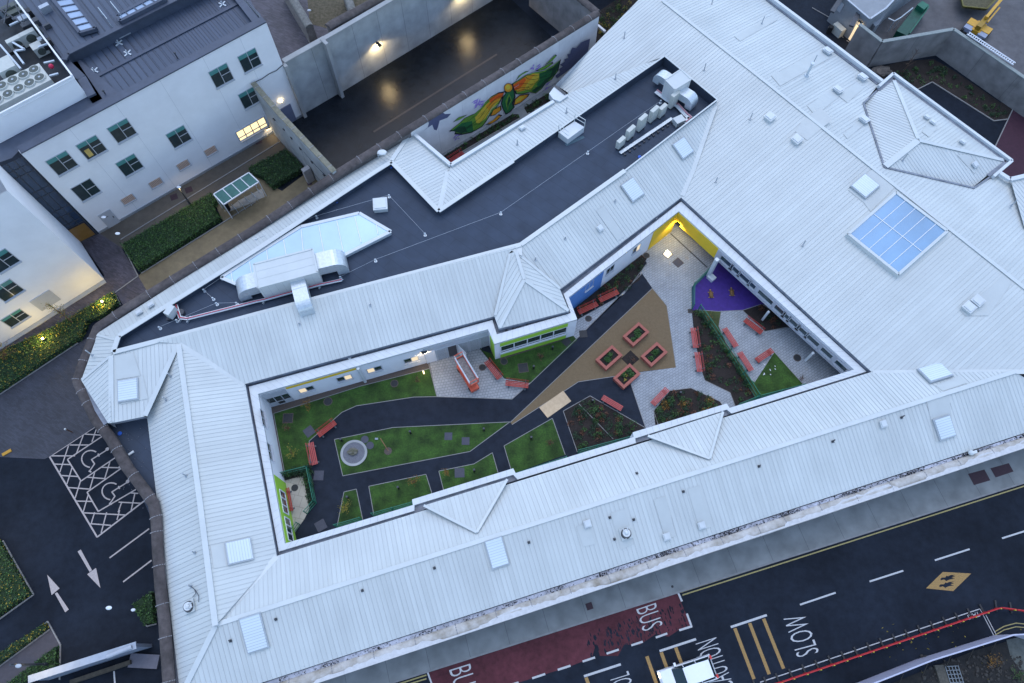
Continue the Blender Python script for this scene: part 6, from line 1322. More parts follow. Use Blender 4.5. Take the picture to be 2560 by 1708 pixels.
def duct(a, b2, w_, z0, h_, drop, par_, name='curved_duct'):
    """box duct from a to b2 ending in a quarter bend that drops to the roof"""
    d = (b2-a); d.z = 0; L = d.length; d.normalize(); e = V3((-d.y, d.x, 0)); b = MB(); r = h_; pr = [(0, z0), (0, z0+h_), (L-r, z0+h_)]
    for k in range(1, 8): an = math.pi/2*k/7; pr.append((L-r+math.sin(an)*r, z0+h_-r+math.cos(an)*r))
    pr += [(L, z0-drop), (L-r*.9, z0-drop), (L-r*.9, z0)]
    A = V3((a.x, a.y, 0)); n_ = len(pr); L_ = [A+d*p[0]-e*w_/2+V3((0, 0, p[1])) for p in pr]; R_ = [A+d*p[0]+e*w_/2+V3((0, 0, p[1])) for p in pr]
    for i in range(n_): j = (i+1) % n_; b.face([L_[i], L_[j], R_[j], R_[i]])
    b.tri(L_); b.tri(R_); 
    for p in (.0, .5): q = A+d*(L-r)*p+V3((0, 0, z0+h_)); b.obox(q, d*.025, e*(w_/2+.02), V3((0, 0, .025)))
    return b.build(name, galv, par_)
duct(P(789, 655, zf+1.9), P(860, 638, zf+1.9), 1.6, zf+.9, 1.1, .7, ahu); duct(P(640, 700, zf+1.7), P(584, 716, zf+1.7), 1.5, zf+.7, 1.1, .5, ahu)
duct(P(742, 695, zf+1.7), P(763, 775, zf+1.5), 1.25, zf+.8, 1.0, .3, ahu)
b = MB(); rp_ = mat('red_pipe', (.50, .03, .06), .5, 3, .1)
ring = [(440, 762), (450, 795), (470, 797), (640, 754), (660, 750), (740, 728), (800, 712), (855, 700)]
Q = onz(ring, zf+.35)
for a, c in zip(Q, Q[1:]): b.beam(a, c, .28, .06); b.tube(a+V3((.12, 0, .05)), c+V3((.12, 0, .05)), .04, 6)
for f_ in (.15, .4, .65, .9):
    i = int(f_*7); c = Q[i]; b.beam(c+V3((-.1, -.3, -.2)), c+V3((.1, .3, -.2)), .06, .25)
tr = b.build('cable_tray', galv, label='galvanised cable tray with a red cable running along the dark flat roof', cat='cable tray'); b = MB()
for a, c in zip(Q, Q[1:]): b.tube(a+V3((0, 0, .09)), c+V3((0, 0, .09)), .045, 6)
b.build('red_cable', rp_, tr)
t = thing('roof_fan_unit', P(430, 782, zf), 'small white fan unit with dark pipework at the narrow end of the flat roof', 'fan unit'); b = MB(); b.obox(P(428, 780, zf+.7), (.25, -.12, 0), (.2, .42, 0), (0, 0, .45)); b.build('casing', white2, t); b = MB(); c = P(456, 785, zf); b.tube(c, c+V3((0, 0, .4)), .3, 10); b.build('round_duct', metal_d, t); b = MB(); b.beam(P(425, 790, zf+.2), P(425, 800, zf+.2), .5, .2); b.build('pipework', metal_d, t)
def wireline(pts, z, label):
    Q = [P(x, y, z) for x, y in pts]; t = thing('safety_line', Q[0]-V3((0, 0, z-zf)), label, 'safety line'); b = MB()
    for a, c in zip(Q, Q[1:]): b.tube(a, c, .013, 5)
    b.build('wire', metal_g, t)
    for q in Q: s_ = MB(); s_.tube(V3((q.x, q.y, zf)), q, .05, 8); s_.tube(V3((q.x, q.y, zf)), V3((q.x, q.y, zf+.04)), .14, 10); s_.ball(q, .085, 8, 5, (1.3, 1, 1)); s_.build('stanchion', galv, t)
wireline([(640, 598), (790, 540), (972, 488), (1062, 584)], zf+.35, 'thin steel safety line bent round the white roof dome')
wireline([(850, 692), (938, 649), (1252, 531), (1470, 379), (1652, 252)], zf+.35, 'long thin steel safety line crossing the dark flat roof')
wireline([(397, 818), (440, 800), (540, 758), (590, 757)], zf+.35, 'short safety line at the narrow end of the flat roof'); wireline([(553, 694), (508, 724), (531, 745)], zf+.35, 'short bent safety line beside the tip of the glazed roof light')
t = thing('roof_dome', P(951, 512, zf), 'square white plastic dome on the dark flat roof', 'roof dome'); b = MB(); c = P(951, 512, zf+.35); d = V3((math.cos(.12), math.sin(.12), 0)); e = V3((-d.y, d.x, 0)); b.obox(c-V3((0, 0, .15)), d*.62, e*.62, V3((0, 0, .2))); b.build('kerb', white2, t); b = MB(); b.obox(c+V3((0, 0, .12)), d*.66, e*.66, V3((0, 0, .07))); b.obox(c+V3((0, 0, .22)), d*.52, e*.52, V3((0, 0, .05))); b.build('dome', white, t)
for x, y, lb in ((841, 505, 'north edge of the flat roof near the safety line'), (1363, 354, 'garden-side edge of the flat roof near the platform'), (977, 418, 'top corner of the flat roof'), (927, 712, 'south edge of the flat roof beside the long white slope'), (1599, 822*.0+393, 'inner edge of the flat roof near the row of condensers'), (1451, 294, 'edge of the flat roof behind the access platform')):
    c = P(x, y, zf); b = MB(); b.tube(c, c+V3((0, 0, .08)), .17, 12); b.tube(c+V3((0, 0, .08)), c+V3((0, 0, .14)), .13, 10, .06); b.build('rain_outlet', blue_cap, label='blue outlet cap at the '+lb, cat='roof outlet')
c = P(300, 1084, z2); b = MB(); b.tube(c, c+V3((0, 0, .08)), .17, 12); b.tube(c+V3((0, 0, .08)), c+V3((0, 0, .14)), .13, 10, .06); b.build('rain_outlet', blue_cap, label='blue rainwater outlet cap on the low dark roof by the stone wall', cat='roof outlet')
# access platform
t = thing('access_platform', P(1428, 325, zf), 'white access hatch with a guard rail at the edge of the flat roof', 'roof hatch'); o, Q = prismpx('hatch_box', [(1396, 330), (1436, 303), (1461, 318), (1420, 348)], zf, zf+.75, white, t)
b = MB()
for i, j in ((1, 2), (0, 3), (0, 1)):
    a, c = Q[i]+V3((0, 0, 1.0)), Q[j]+V3((0, 0, 1.0))
    if (i, j) != (0, 1): b.tube(a, c, .035, 6); b.tube(a-V3((0, 0, .5)), c-V3((0, 0, .5)), .03, 6)
for q in Q[:3]: b.tube(q, q+V3((0, 0, 1.0)), .035, 6)
b.build('guard_rail', white2, t)
b = MB(); b.obox(P(1437, 352, zf+.02), (.9, .5, 0), (-.08, .15, 0), (0, 0, .01)); b.build('spill_mark', mat('grey_spill', (.07, .12, .15), .8, 9, .4), t)
# second AHU and condensers
ah2 = thing('air_handling_unit', P(1690, 215, zf), 'tall pale air handling unit with two rounded ducts at the end of the flat roof', 'air handling unit'); zt_ = zf+2.3
o, Q = prismpx('casing', [(1663, 200), (1702, 174), (1728, 199), (1687, 224)], zf+.3, zt_, pan, ah2); MB().tri([q+V3((0, 0, .008)) for q in Q]).build('roof_plate', white2, ah2); b = MB()
for i in range(4): b.beam(Q[i]+V3((0, 0, .03)), Q[(i+1) % 4]+V3((0, 0, .03)), .12, .06)
b.build('roof_trim', white2, ah2)
duct(P(1672, 195, zf+1.6), P(1644, 176, zf+1.6), 1.0, zf+.9, .8, .4, ah2); duct(P(1705, 222, zf+1.7), P(1740, 250, zf+1.4), 1.15, zf+.8, .8, .5, ah2)
t = thing('pipe_tray', P(1690, 270, zf), 'zigzag tray of lagged pipes with red markings beside the condensers', 'pipework'); b = MB(); b2 = MB()
for seg in ([(1640, 228), (1672, 252), (1690, 262)], [(1692, 262), (1716, 288), (1726, 296), (1712, 308)]):
    Q = onz(seg, zf+.3)
    for a, c in zip(Q, Q[1:]): b.beam(a, c, .55, .06); b2.tube(a+V3((.1, .1, .08)), c+V3((.1, .1, .08)), .06, 6)
b.build('tray', galv, t); b2.build('pipes', mat('pink_lagging', (.55, .25, .28), .6, 8, .3), t)
b = MB(); b.obox(P(1697, 303, zf+.35), (.45, .25, 0), (-.2, .35, 0), (0, 0, .3)); b.build('end_box', white2, t)
rowd = (P(1690, 245, zf)-P(1550, 370, zf)).normalized(); rowe = V3((-rowd.y, rowd.x, 0))
for k, (x, y, hh, L_) in enumerate(((1549, 369, .95, .95), (1572, 347, 1.25, 1.0), (1600, 325, 1.6, 1.0), (1629, 303, 1.5, 1.0), (1651, 292, 1.2, .95), (1679, 268, 1.65, 1.0))):
    c = P(x, y, zf); t = thing('outdoor_condenser', c, ('condenser box, first', 'condenser box, second', 'condenser box, third', 'condenser box, fourth', 'condenser box, fifth', 'condenser box, sixth')[k]+' from the low left end of the row on the flat roof', 'condenser unit', 'row of condenser boxes on the flat roof')
    b = MB(); b.obox(c+V3((0, 0, .25+hh/2)), rowd*L_/2, rowe*.2, V3((0, 0, hh/2))); b.build('casing', condm, t); b = MB()
    for s_ in (-1, 1): b.obox(c+rowd*s_*.3+V3((0, 0, .12)), rowd*.04, rowe*.25, V3((0, 0, .12)))
    b.build('feet', metal_d, t); b = MB()
    for s_ in range(2 if hh > 1.3 else 1): cc_ = c+rowe*.2+V3((0, 0, .25+hh*((s_+.5)/(2 if hh > 1.3 else 1)))); b.tube(cc_, cc_+rowe*.03, min(.32, hh*.23), 14)
    b.build('fan_grille', finm, t)
b = MB(); a, c = P(1550, 383, zf+.2), P(1680, 296, zf+.2); b.beam(a, c, .32, .08); L_ = (c-a).length; dd_ = (c-a).normalized()
tr = b.build('cable_tray', galv, label='long galvanised tray with side brackets in front of the condenser row', cat='cable tray')
for k in range(11): b = MB(); q = a.lerp(c, (k+.5)/11); e_ = V3((-dd_.y, dd_.x, 0)); b.obox(q-e_*.12-V3((0, 0, .08)), e_*.32, dd_*.03, V3((0, 0, .03))); b.obox(q-e_*.42-V3((0, 0, .1)), e_*.04, dd_*.12, V3((0, 0, .08))); b.build('bracket', metal_d, tr)
# dishes and roof fans
def roundvent(face, x, y, label):
    q, e1, e2, nn = fr3(face, x, y); t = thing('extract_fan', q, label, 'extract fan'); b = MB(); b.obox(q+V3((0, 0, .1)), e1*.45, e2*.45, V3((0, 0, .12))); b.build('base', white2, t); b = MB(); b.tube(q+V3((0, 0, .2)), q+V3((0, 0, .45)), .42, 20, .36); b.build('housing', metal_d, t); b = MB(); b.tube(q+V3((0, 0, .45)), q+V3((0, 0, .5)), .3, 18); b.ball(q+V3((0, 0, .55)), .16, 10, 6, (1, 1, .7))
    for s_ in (-1, 1): b.beam(q+e1*s_*.16-e2*.42+V3((0, 0, .5)), q+e1*s_*.16+e2*.42+V3((0, 0, .5)), .05, .05)
    b.build('cap', white, t); return t
roundvent('S_out', 1564, 1335, 'round white extract fan on the south slope among dark stub posts'); roundvent('W_out', 476, 1517, 'round white extract fan on the west slope with a looping cable')
b = MB(); pl_ = FACES['W_out']; pts = [(478, 1466), (490, 1475), (499, 1490), (499, 1506)]; Q = [pl_.px(*p)+V3((0, 0, .15)) for p in pts]
for a, c in zip(Q, Q[1:]): b.tube(a, c, .025, 5)
pts = [(484, 1493), (492, 1484), (488, 1474)]; Q = [pl_.px(*p)+V3((0, 0, .15)) for p in pts]
for a, c in zip(Q, Q[1:]): b.tube(a, c, .025, 5)
b.build('roof_cable', metal_d, label='dark looping cable beside the round fan on the west slope', cat='cable')
t = thing('satellite_dish', P(954, 382, 5.9), 'white satellite dish on a bracket by the brown coping of the yard', 'satellite dish'); b = MB(); q, e1, e2, nn = fr3('NW_strip', 947, 397); b.tube(q, q+V3((0, 0, .8)), .035, 6); b.tube(q+V3((0, 0, .5)), q+V3((.8, 0, .6)), .025, 6); b.build('bracket', galv, t); b = MB(); c = P(955, 381, 6.5); b.ball(c, .36, 14, 8, (1.25, .9, .35)); b.build('dish', white, t)
# ---------------- courtyard extras ----------------
lift = thing('scissor_lift', P(1165, 930), 'red scissor lift platform with silver rails parked on the pale paving', 'lift platform'); la_, lb_ = P(1149, 900, 1.9), P(1183, 957, 1.9); dl_ = (lb_-la_); Ll_ = dl_.length+.35; dl_.normalize(); el_ = V3((-dl_.y, dl_.x, 0)); lc = P(1167, 928, 1.9)
orr = mat('orange_red_paint', (.62, .10, .05), .5, 5, .15); base_c = V3((lc.x, lc.y, 0))
b = MB(); b.obox(base_c+V3((0, 0, .35)), dl_*Ll_/2, el_*.4, V3((0, 0, .2))); b.build('chassis', orr, lift)
for sx in (-1, 1):
    for sy in (-1, 1): b = MB(); c = base_c+dl_*sx*Ll_*.36+el_*sy*.4+V3((0, 0, .18)); b.tube(c-el_*.07, c+el_*.07, .18, 12); b.build('wheel', black, lift)
b = MB()
for k in range(3):
    z0, z1 = .55+k*.4, .95+k*.4
    for s_ in (-.28, .28): b.beam(base_c-dl_*Ll_*.4+el_*s_+V3((0, 0, z0)), base_c+dl_*Ll_*.4+el_*s_+V3((0, 0, z1)), .05, .08); b.beam(base_c+dl_*Ll_*.4+el_*s_+V3((0, 0, z0)), base_c-dl_*Ll_*.4+el_*s_+V3((0, 0, z1)), .05, .08)
b.build('scissor_arms', orr, lift); b = MB(); b.obox(lc, dl_*Ll_/2, el_*.42, V3((0, 0, .04))); b.build('platform_floor', mat('dirty_deck', (.20, .17, .16), .8, 6, .4), lift)
b = MB()
for s_ in (-1, 1): b.beam(lc+dl_*s_*Ll_/2+el_*.42+V3((0, 0, .12)), lc+dl_*s_*Ll_/2-el_*.42+V3((0, 0, .12)), .06, .22); b.beam(lc+el_*s_*.42-dl_*Ll_/2+V3((0, 0, .1)), lc+el_*s_*.42+dl_*Ll_/2+V3((0, 0, .1)), .04, .16)
for s_ in (-1, 1):
    for sy in (-1, 1): b.tube(lc+dl_*s_*Ll_/2+el_*sy*.42, lc+dl_*s_*Ll_/2+el_*sy*.42+V3((0, 0, 1.0)), .035, 6)
    b.tube(lc+dl_*s_*Ll_/2+el_*.42+V3((0, 0, 1)), lc+dl_*s_*Ll_/2-el_*.42+V3((0, 0, 1)), .04, 6)
b.build('guard_frame', orr, lift); b = MB()
for s_ in (-1, 1):
    for z in (.55, 1.0): b.tube(lc+el_*s_*.42-dl_*Ll_/2+V3((0, 0, z)), lc+el_*s_*.42+dl_*Ll_/2+V3((0, 0, z)), .03, 6)
b.build('hand_rails', galv, lift); b = MB(); rr_ = random.Random(4); b.ball(P(1182, 968)+V3((0, 0, .08)), .2, 8, 5, (.6, 1.2, .4), .3, rr_); b.build('white_rag', white, label='crumpled white rag on the paving by the red lift', cat='rag')
ply = [(1348, 1019), (1408, 977), (1428, 1003), (1369, 1045)]; b = MB(); Q = [P(x, y, .05) for x, y in ply]; b.prism([(q.x, q.y) for q in Q], .03, .05); b.build('plywood_sheet', mat('pale_plywood', (.62, .46, .29), .8, 3, .18, col2=(.50, .36, .22), big=.06), label='pale plywood sheet lying across the dark path', cat='board')
# green mesh fences
gf = mat('green_fence', (.006, .16, .10), .5, 4, .1); mesh_m = mat('fence_mesh', (.005, .09, .06), .6, 4, .1)
def fence(pts, label, hh=1.2, closed=False, z0=0):
    Q = [P(*p) for p in pts]; c0 = Q[len(Q)//2]; t = thing('green_fence', c0, label, 'fence'); r_ = MB(); me_ = MB()
    for a, c in zip(Q, Q[1:]):
        L = (c-a).length; n_ = max(1, round(L/1.9)); d = (c-a).normalized()
        for z in (.08, hh*.5, hh): r_.beam(a+V3((0, 0, z)), c+V3((0, 0, z)), .045, .045)
        k = .1
        while k < L: me_.beam(a+d*k+V3((0, 0, .08)), a+d*k+V3((0, 0, hh)), .014, .014, up=(d.x, d.y, 0)); k += .12
        for i in range(n_+1): p = a+d*L*i/n_; b = MB(); b.beam(p, p+V3((0, 0, hh+.08)), .07, .07, up=(d.x, d.y, 0)); b.build('post', gf, t)
    r_.build('rails', gf, t); me_.build('mesh_bars', mesh_m, t)
fence([(700, 1192), (774, 1174), (791, 1258), (768, 1285)], 'green mesh fence round the cream patio hedge'); fence([(750, 1312), (726, 1345)], 'short green gate panel at the lower corner of the patio')
fence([(934, 1290), (1034, 1262)], 'green mesh fence along the bottom of the rectangular lawn'); fence([(842, 1318), (905, 1300)], 'green mesh fence at the foot of the wedge lawn'); fence([(1286, 1192), (1330, 1178), (1414, 1150)], 'green mesh fence along the bottom of the triangular lawn')
fence([(1444, 1134), (1580, 1098)], 'green mesh fence along the bottom of the split shrub bed'); fence([(1840, 1020), (1889, 1000), (2000, 972)], 'green mesh fence beneath the small enclosed lawn'); fence([(1745, 776), (1820, 885), (1889, 996)], 'long diagonal green mesh fence covered by dark climbers')
fence([(1729, 774), (1730, 722), (1768, 684)], 'green mesh fence on the left edge of the purple surface')
# springers on the purple surface
for x, y, lb in ((1777, 738, 'left'), (1829, 733, 'right')):
    c = P(x, y); t = thing('spring_rider', c, 'brown turtle-shaped play stone on the purple surface, the %s one' % lb, 'play animal'); rr_ = random.Random(x); b = MB(); b.ball(c+V3((0, 0, .12)), .32, 12, 7, (.65, 1.25, .55), .05, rr_); b.build('shell', mat('bronze_shell', (.16, .085, .025), .6, 9, .4), t); b = MB(); b.ball(c+V3((-.03, .46, .15)), .09, 8, 5)
    for sx, sy in ((-1, 1), (1, 1), (-1, -1), (1, -1)): b.ball(c+V3((sx*.2, sy*.27, .06)), .07, 7, 4, (1.3, .8, .6))
    b.build('head_and_feet', mat('pale_bronze', (.32, .2, .09), .6, 9, .2), t)
rr_ = random.Random(77)
for k in range(7):
    c = P(1985+rr_.uniform(-18, 20)-60, 905+rr_.uniform(-2, 38)); c.z = .04; b = MB(); d = V3((rr_.uniform(-1, 1), rr_.uniform(-1, 1), 0)).normalized(); b.obox(c, d*rr_.uniform(.04, .12), V3((-d.y, d.x, 0))*.035, V3((0, 0, .01))); b.build('litter_scrap', white, label='small white scrap of litter on the enclosed lawn', cat='litter', group='litter on the enclosed lawn')
# ---------------- north-east corner ----------------
ob = thing('outbuilding', P(2150, 30), 'low grey outbuilding with a warmly lit doorway in the top right', 'building'); zo = 3.6
Q = onz([(2100, -14), (2174, 49), (2214, 22), (2290, -60), (2140, -90)], zo); b = MB(); b.prism([(q.x, q.y) for q in Q], 0, zo); b.build('wall', mat('outbuilding_render', (.27, .29, .31), .85, 1, .12), ob)
b = MB(); 
for i in range(5): b.beam(Q[i]+V3((0, 0, .06)), Q[(i+1) % 5]+V3((0, 0, .06)), .2, .12)
b.build('roof_edge', metal_g, ob); do, no = inner(V3((Q[0].x, Q[0].y, 0)), V3((Q[1].x, Q[1].y, 0)), P(1900, 300)); po_ = Plane(V3((Q[0].x, Q[0].y, 0)), no); Lo = (Q[1]-Q[0]).length; o1 = V3((Q[0].x, Q[0].y, 0))
for f_, w_, z0, z1, m_, nm in ((.12, .5, 1.9, 3.0, frame_m, 'window'), (.86, .45, .1, 2.1, mat('lit_doorway', (.6, .5, .35), .6, 2, .2, emit=(1, .75, .45), estr=.45), 'lit_door')):
    c = o1+do*Lo*f_+no*.03+V3((0, 0, (z0+z1)/2)); b = MB(); b.obox(c, do*w_, no*.025, V3((0, 0, (z1-z0)/2))); b.build(nm, m_, ob)
fixture(o1+do*Lo*.86+no*.35+V3((0, 0, 2.9)), black, 'door_lamp', 'bright warm lamp above the lit doorway of the grey outbuilding', 45, 150, (1, .72, .4), .1, do)
bo_ = MB(); c = o1+do*Lo*.45+no*.5; bo_.obox(c+V3((0, 0, .5)), do*.7, no*.35, V3((0, 0, .5))); bo_.build('cream_cabinet', condm, label='cream cabinet standing against the grey outbuilding', cat='cabinet'); c = o1+do*Lo*.33+no*1.2; bo_ = MB(); bo_.tube(c, c+V3((0, 0, .9)), .28, 12); bo_.build('dark_drum', black, label='dark round drum beside the cream cabinet', cat='drum')
for x0, y0, x1, y1, z0, z1, lb in ((2104, -6, 2080, 30, 3.4, 3.4, 'left'), (2152, 22, 2128, 66, 3.2, 3.2, 'right')):
    b = MB(); b.beam(P(x0, y0, z0), P(x1, y1, z1), .5, .2); b.build('canopy_beam', metal_d, label='dark beam projecting from the grey outbuilding, the %s one' % lb, cat='beam')
sh = thing('ramp_building', P(2270, 30), 'grey walled ramp structure with steel rails beside the green container', 'building'); b = MB(); Q = onz([(2226, 16), (2196, 62), (2188, 66), (2178, 52), (2222, 10), (2310, -60), (2330, -60)], 2.2); b.prism([(q.x, q.y) for q in Q], 0, 2.2); b.build('ramp_wall', mat('ramp_grey', (.25, .28, .31), .8, 2, .1), sh); b = MB(); Q = onz([(2221, 46), (2236, 53), (2252, 44), (2282, 20)], 1.6)
for a, c in zip(Q, Q[1:]): b.tube(a, c, .07, 8); b.tube(V3((c.x, c.y, 0)), c, .05, 6)
b.build('ramp_rails', galv, sh)
grn = mat('green_container_paint', (.010, .13, .075), .5, 2, .2); ctn = thing('green_container', P(2310, 40), 'bright green and dark green skip container with open top', 'container')
b = MB(); Q = onz([(2292, 12), (2310, 1), (2324, 14), (2272, 82), (2246, 70)], 1.6); b.prism([(q.x, q.y) for q in Q], 0, 1.2); b.build('body', mat('dark_green_paint', (.006, .07, .045), .5, 2, .25), ctn); b = MB(); Q2_ = onz([(2293, 12), (2306, 2), (2323, 13), (2310, 24)], 1.75); b.prism([(q.x, q.y) for q in Q2_], 1.2, 1.75); b.build('lid', grn, ctn)
b = MB(); a, c = P(2322, 18, 1.3), P(2274, 84, 1.3); b.beam(a, c, .12, .14); b.build('rim', grn, ctn)
t = thing('yellow_skip', P(2440, 10), 'battered olive-yellow skip at the top right edge', 'skip'); b = MB(); top_ = onz([(2398, -28), (2408, 16), (2468, 22), (2492, -2), (2490, -40)], 1.5); bot = onz([(2408, -24), (2418, 8), (2456, 14), (2478, -4), (2478, -36)], 0.1); bot = [V3((q.x, q.y, .1)) for q in bot]
for i in range(5): j = (i+1) % 5; b.face([bot[i], bot[j], top_[j], top_[i]]); b.beam(top_[i], top_[j], .12, .12)
b.face(bot); b.build('skip_body', mat('olive_yellow_paint', (.20, .17, .02), .6, 4, .35, col2=(.08, .075, .02)), t); b = MB(); b.face([q-V3((0, 0, .3)) for q in top_]); b.build('load', mat('rubble_load', (.10, .09, .05), .95, 5, .5, 1, 8), t)
yel = mat('machine_yellow', (.60, .33, .03), .45, 3, .1); ckl = thing('boom_lift', P(2450, 70), 'yellow boom lift with grey corner plates parked behind the panelled wall', 'boom lift')
dk = (P(2516, -10, 2.5)-P(2440, 80, 2.5)); dk.z = 0; dk.normalize(); ek = V3((-dk.y, dk.x, 0)); c = P(2446, 70, .7); c.z = 0
b = MB(); b.obox(c+V3((0, 0, .75)), dk*.55, ek*1.35, V3((0, 0, .25))); b.obox(c-dk*.1+V3((0, 0, .75)), dk*.9, ek*.5, V3((0, 0, .2))); b.build('chassis', yel, ckl)
for s_ in (-1, 1): b = MB(); b.obox(c-dk*.85+ek*s_*.85+V3((0, 0, .72)), dk*.42, ek*.48, V3((0, 0, .22))); b.build('corner_plate', mat('grey_blue_plate', (.28, .32, .42), .5, 3, .08), ckl)
for sx in (-1, 1):
    for sy in (-1, 1): b = MB(); q = c+dk*(sx*.75-.3)+ek*sy*1.25+V3((0, 0, .4)); b.tube(q-ek*.16, q+ek*.16, .42, 16); b.build('wheel', black, ckl)
b = MB(); b.beam(c-dk*.9+V3((0, 0, 1.3)), c+dk*1.0+V3((0, 0, 1.5)), .55, .5); b.build('turret', mat('ochre_panel', (.32, .19, .02), .5, 3, .1), ckl); b = MB(); b.beam(c+dk*.3+V3((0, 0, 1.9)), c+dk*6.2+V3((0, 0, 2.8)), .32, .35); b.beam(c+dk*.2-ek*.42+V3((0, 0, 1.6)), c+dk*2.6-ek*.42+V3((0, 0, 2.0)), .16, .22); b.build('boom', yel, ckl)
b = MB(); b.tube(c+dk*.8-ek*.2+V3((0, 0, 1.9)), c+dk*2.3-ek*.22+V3((0, 0, 2.25)), .07, 8); b.build('hydraulic_ram', metal_d, ckl)
t = thing('ladder', P(2480, 120, 3.7), 'long pale ladder lying along the top of the panelled wall', 'ladder'); a, c = P(2420, 83, 3.85), P(2536, 160, 3.85); d = (c-a).normalized(); e = V3((-d.y, d.x, 0)); b = MB()
for s_ in (-.2, .2): b.beam(a+e*s_, c+e*s_, .07, .1)
b.build('ladder_rail', frame_w, t); b = MB(); L_ = (c-a).length; k = .15
while k < L_: b.beam(a+d*k-e*.2, a+d*k+e*.2, .07, .05); k += .26
b.build('ladder_rungs', frame_w, t)
for pts in ([(2030, 20), (2074, 45)], [(2070, 68), (2108, 95)], [(2116, 102), (2134, 113)]):
    b = MB(); a, c = P(*pts[0]), P(*pts[1]); b.beam(a+V3((0, 0, .03)), c+V3((0, 0, .03)), .08, .06); b.build('kerb', edging, kind='structure')
b = MB(); b.beam(P(1494, 64, 1.5), P(1513, 80, 1.5), .25, .25); b.build('pale_channel', frame_w, label='short pale channel between the yard wall end and the hall roof', cat='channel')
# ---------------- street: car, barriers, hoarding, site ----------------
def make_car(c, d):
    e = V3((-d.y, d.x, 0)); t = thing('estate_car', c, 'white estate car driving left in the far lane, cut by the bottom edge', 'car'); up = V3((0, 0, 1)); cw = mat('white_car_paint', (.80, .82, .85), .25, 1, .02, coat=.6)
    prof = [(-2.15, .35), (-2.17, .62), (-2.05, .86), (-1.95, .98), (-.95, 1.0), (.0, .98), (1.35, .92), (2.0, .78), (2.15, .55), (2.12, .33)]  # rear (-) to front (+)
    def loft(secs, nm, m, mirror=True):
        b = MB()
        for (p0, w0), (p1, w1) in zip(secs, secs[1:]):
            for s_ in (-1, 1): b.face([p0+e*s_*w0, p1+e*s_*w1, p1+e*0, p0+e*0] if False else [p0+e*s_*w0, p1+e*s_*w1, p1, p0])
        return b
    b = MB(); W = [.80, .84, .87, .86, .85, .86, .84, .76, .70, .74]
    tp = [c+d*x+up*z for x, z in prof]
    for i in range(len(tp)-1): b.face([tp[i]-e*W[i], tp[i+1]-e*W[i+1], tp[i+1]+e*W[i+1], tp[i]+e*W[i]])
    for s_ in (-1, 1):
        for i in range(1, len(tp)-2):
            lo0, lo1 = V3((tp[i].x, tp[i].y, .58)), V3((tp[i+1].x, tp[i+1].y, .58)); b.face([tp[i]+e*s_*W[i], tp[i+1]+e*s_*W[i+1], lo1+e*s_*.91, lo0+e*s_*.91]); b.face([lo0+e*s_*.91, lo1+e*s_*.91, V3((lo1.x, lo1.y, .25))+e*s_*.88, V3((lo0.x, lo0.y, .25))+e*s_*.88])
    b.face([c-d*2.12-e*.8+up*.3, c+d*2.1-e*.8+up*.3, c+d*2.1+e*.8+up*.3, c-d*2.12+e*.8+up*.3]); b.build('body', cw, t)
    b = MB(); R_ = [(-1.98, 1.02, .74), (-1.75, 1.38, .62), (-1.4, 1.46, .62), (-.6, 1.50, .64), (.15, 1.46, .62), (.35, 1.40, .60)]
    tp = [c+d*x+up*z for x, z, w_ in R_]
    for i in range(1, len(tp)-1): b.face([tp[i]-e*R_[i][2], tp[i+1]-e*R_[i+1][2], tp[i+1]+e*R_[i+1][2], tp[i]+e*R_[i][2]])
    b.build('roof', cw, t); gl = mat('car_glass', (.015, .03, .035), .08, 1, .1, spec=.7)
    b = MB(); b.face([c+d*.33+up*1.40-e*.6, c+d*.33+up*1.40+e*.6, c+d*1.1+up*.96+e*.74, c+d*1.1+up*.96-e*.74]); b.build('windscreen', gl, t)
    b = MB(); b.face([c-d*1.76+up*1.38-e*.6, c-d*1.76+up*1.38+e*.6, c-d*2.0+up*1.0+e*.72, c-d*2.0+up*1.0-e*.72]); b.build('rear_window', gl, t)
    for s_ in (-1, 1):
        b = MB(); b.tri([c+d*x+up*z+e*s_*w_ for x, z, w_ in ((-1.75, 1.37, .625), (-.6, 1.48, .645), (.33, 1.39, .61), (1.08, .97, .80), (-1.95, 1.0, .80))]); o = b.build('side_window', gl, t)
        b = MB(); 
        for x in (-.75, .25): b.beam(c+d*x+up*1.0+e*s_*.83, c+d*x+up*1.45+e*s_*.655, .06, .03)
        b.build('pillar', cw, o)
        b = MB(); b.obox(c+d*.75+up*.98+e*s_*.98, d*.08, e*.12, up*.08); b.build('wing_mirror', cw, t)
        b = MB(); b.obox(c+d*2.0+up*.64+e*s_*.56, d*.12, e*.16, up*.07); b.build('headlight', mat('headlight_glow', (1, .85, .6), .3, 1, .01, emit=(1, .78, .5), estr=6), t)
        b = MB(); b.obox(c-d*2.1+up*.82+e*s_*.68, d*.07, e*.13, up*.12); b.build('tail_light', mat('tail_glow', (.5, .02, .02), .3, 1, .01, emit=(1, .05, .03), estr=.02), t)
        for x in (-1.35, 1.35): b = MB(); q = c+d*x+e*s_*.8+up*.32; b.tube(q-e*.1, q+e*.1, .32, 18); o = b.build('wheel', black, t); b = MB(); b.tube(q+e*s_*.1, q+e*s_*.115, .19, 12); b.build('rim', galv, o)
cc_ = P(1714, 1687); make_car(V3((cc_.x, cc_.y, 0)), -dR)
barr = mat('red_barrier_plastic', (.52, .015, .02), .45, 3, .1); br_pts = [(1900, 1722), (1955, 1706), (2505, 1519), (2580, 1529)]
Q = [P(x, y, .9) for x, y in br_pts]; proto = None
foot = black; lampy = mat('yellow_reflector', (.55, .5, .03), .4, 3, .1)
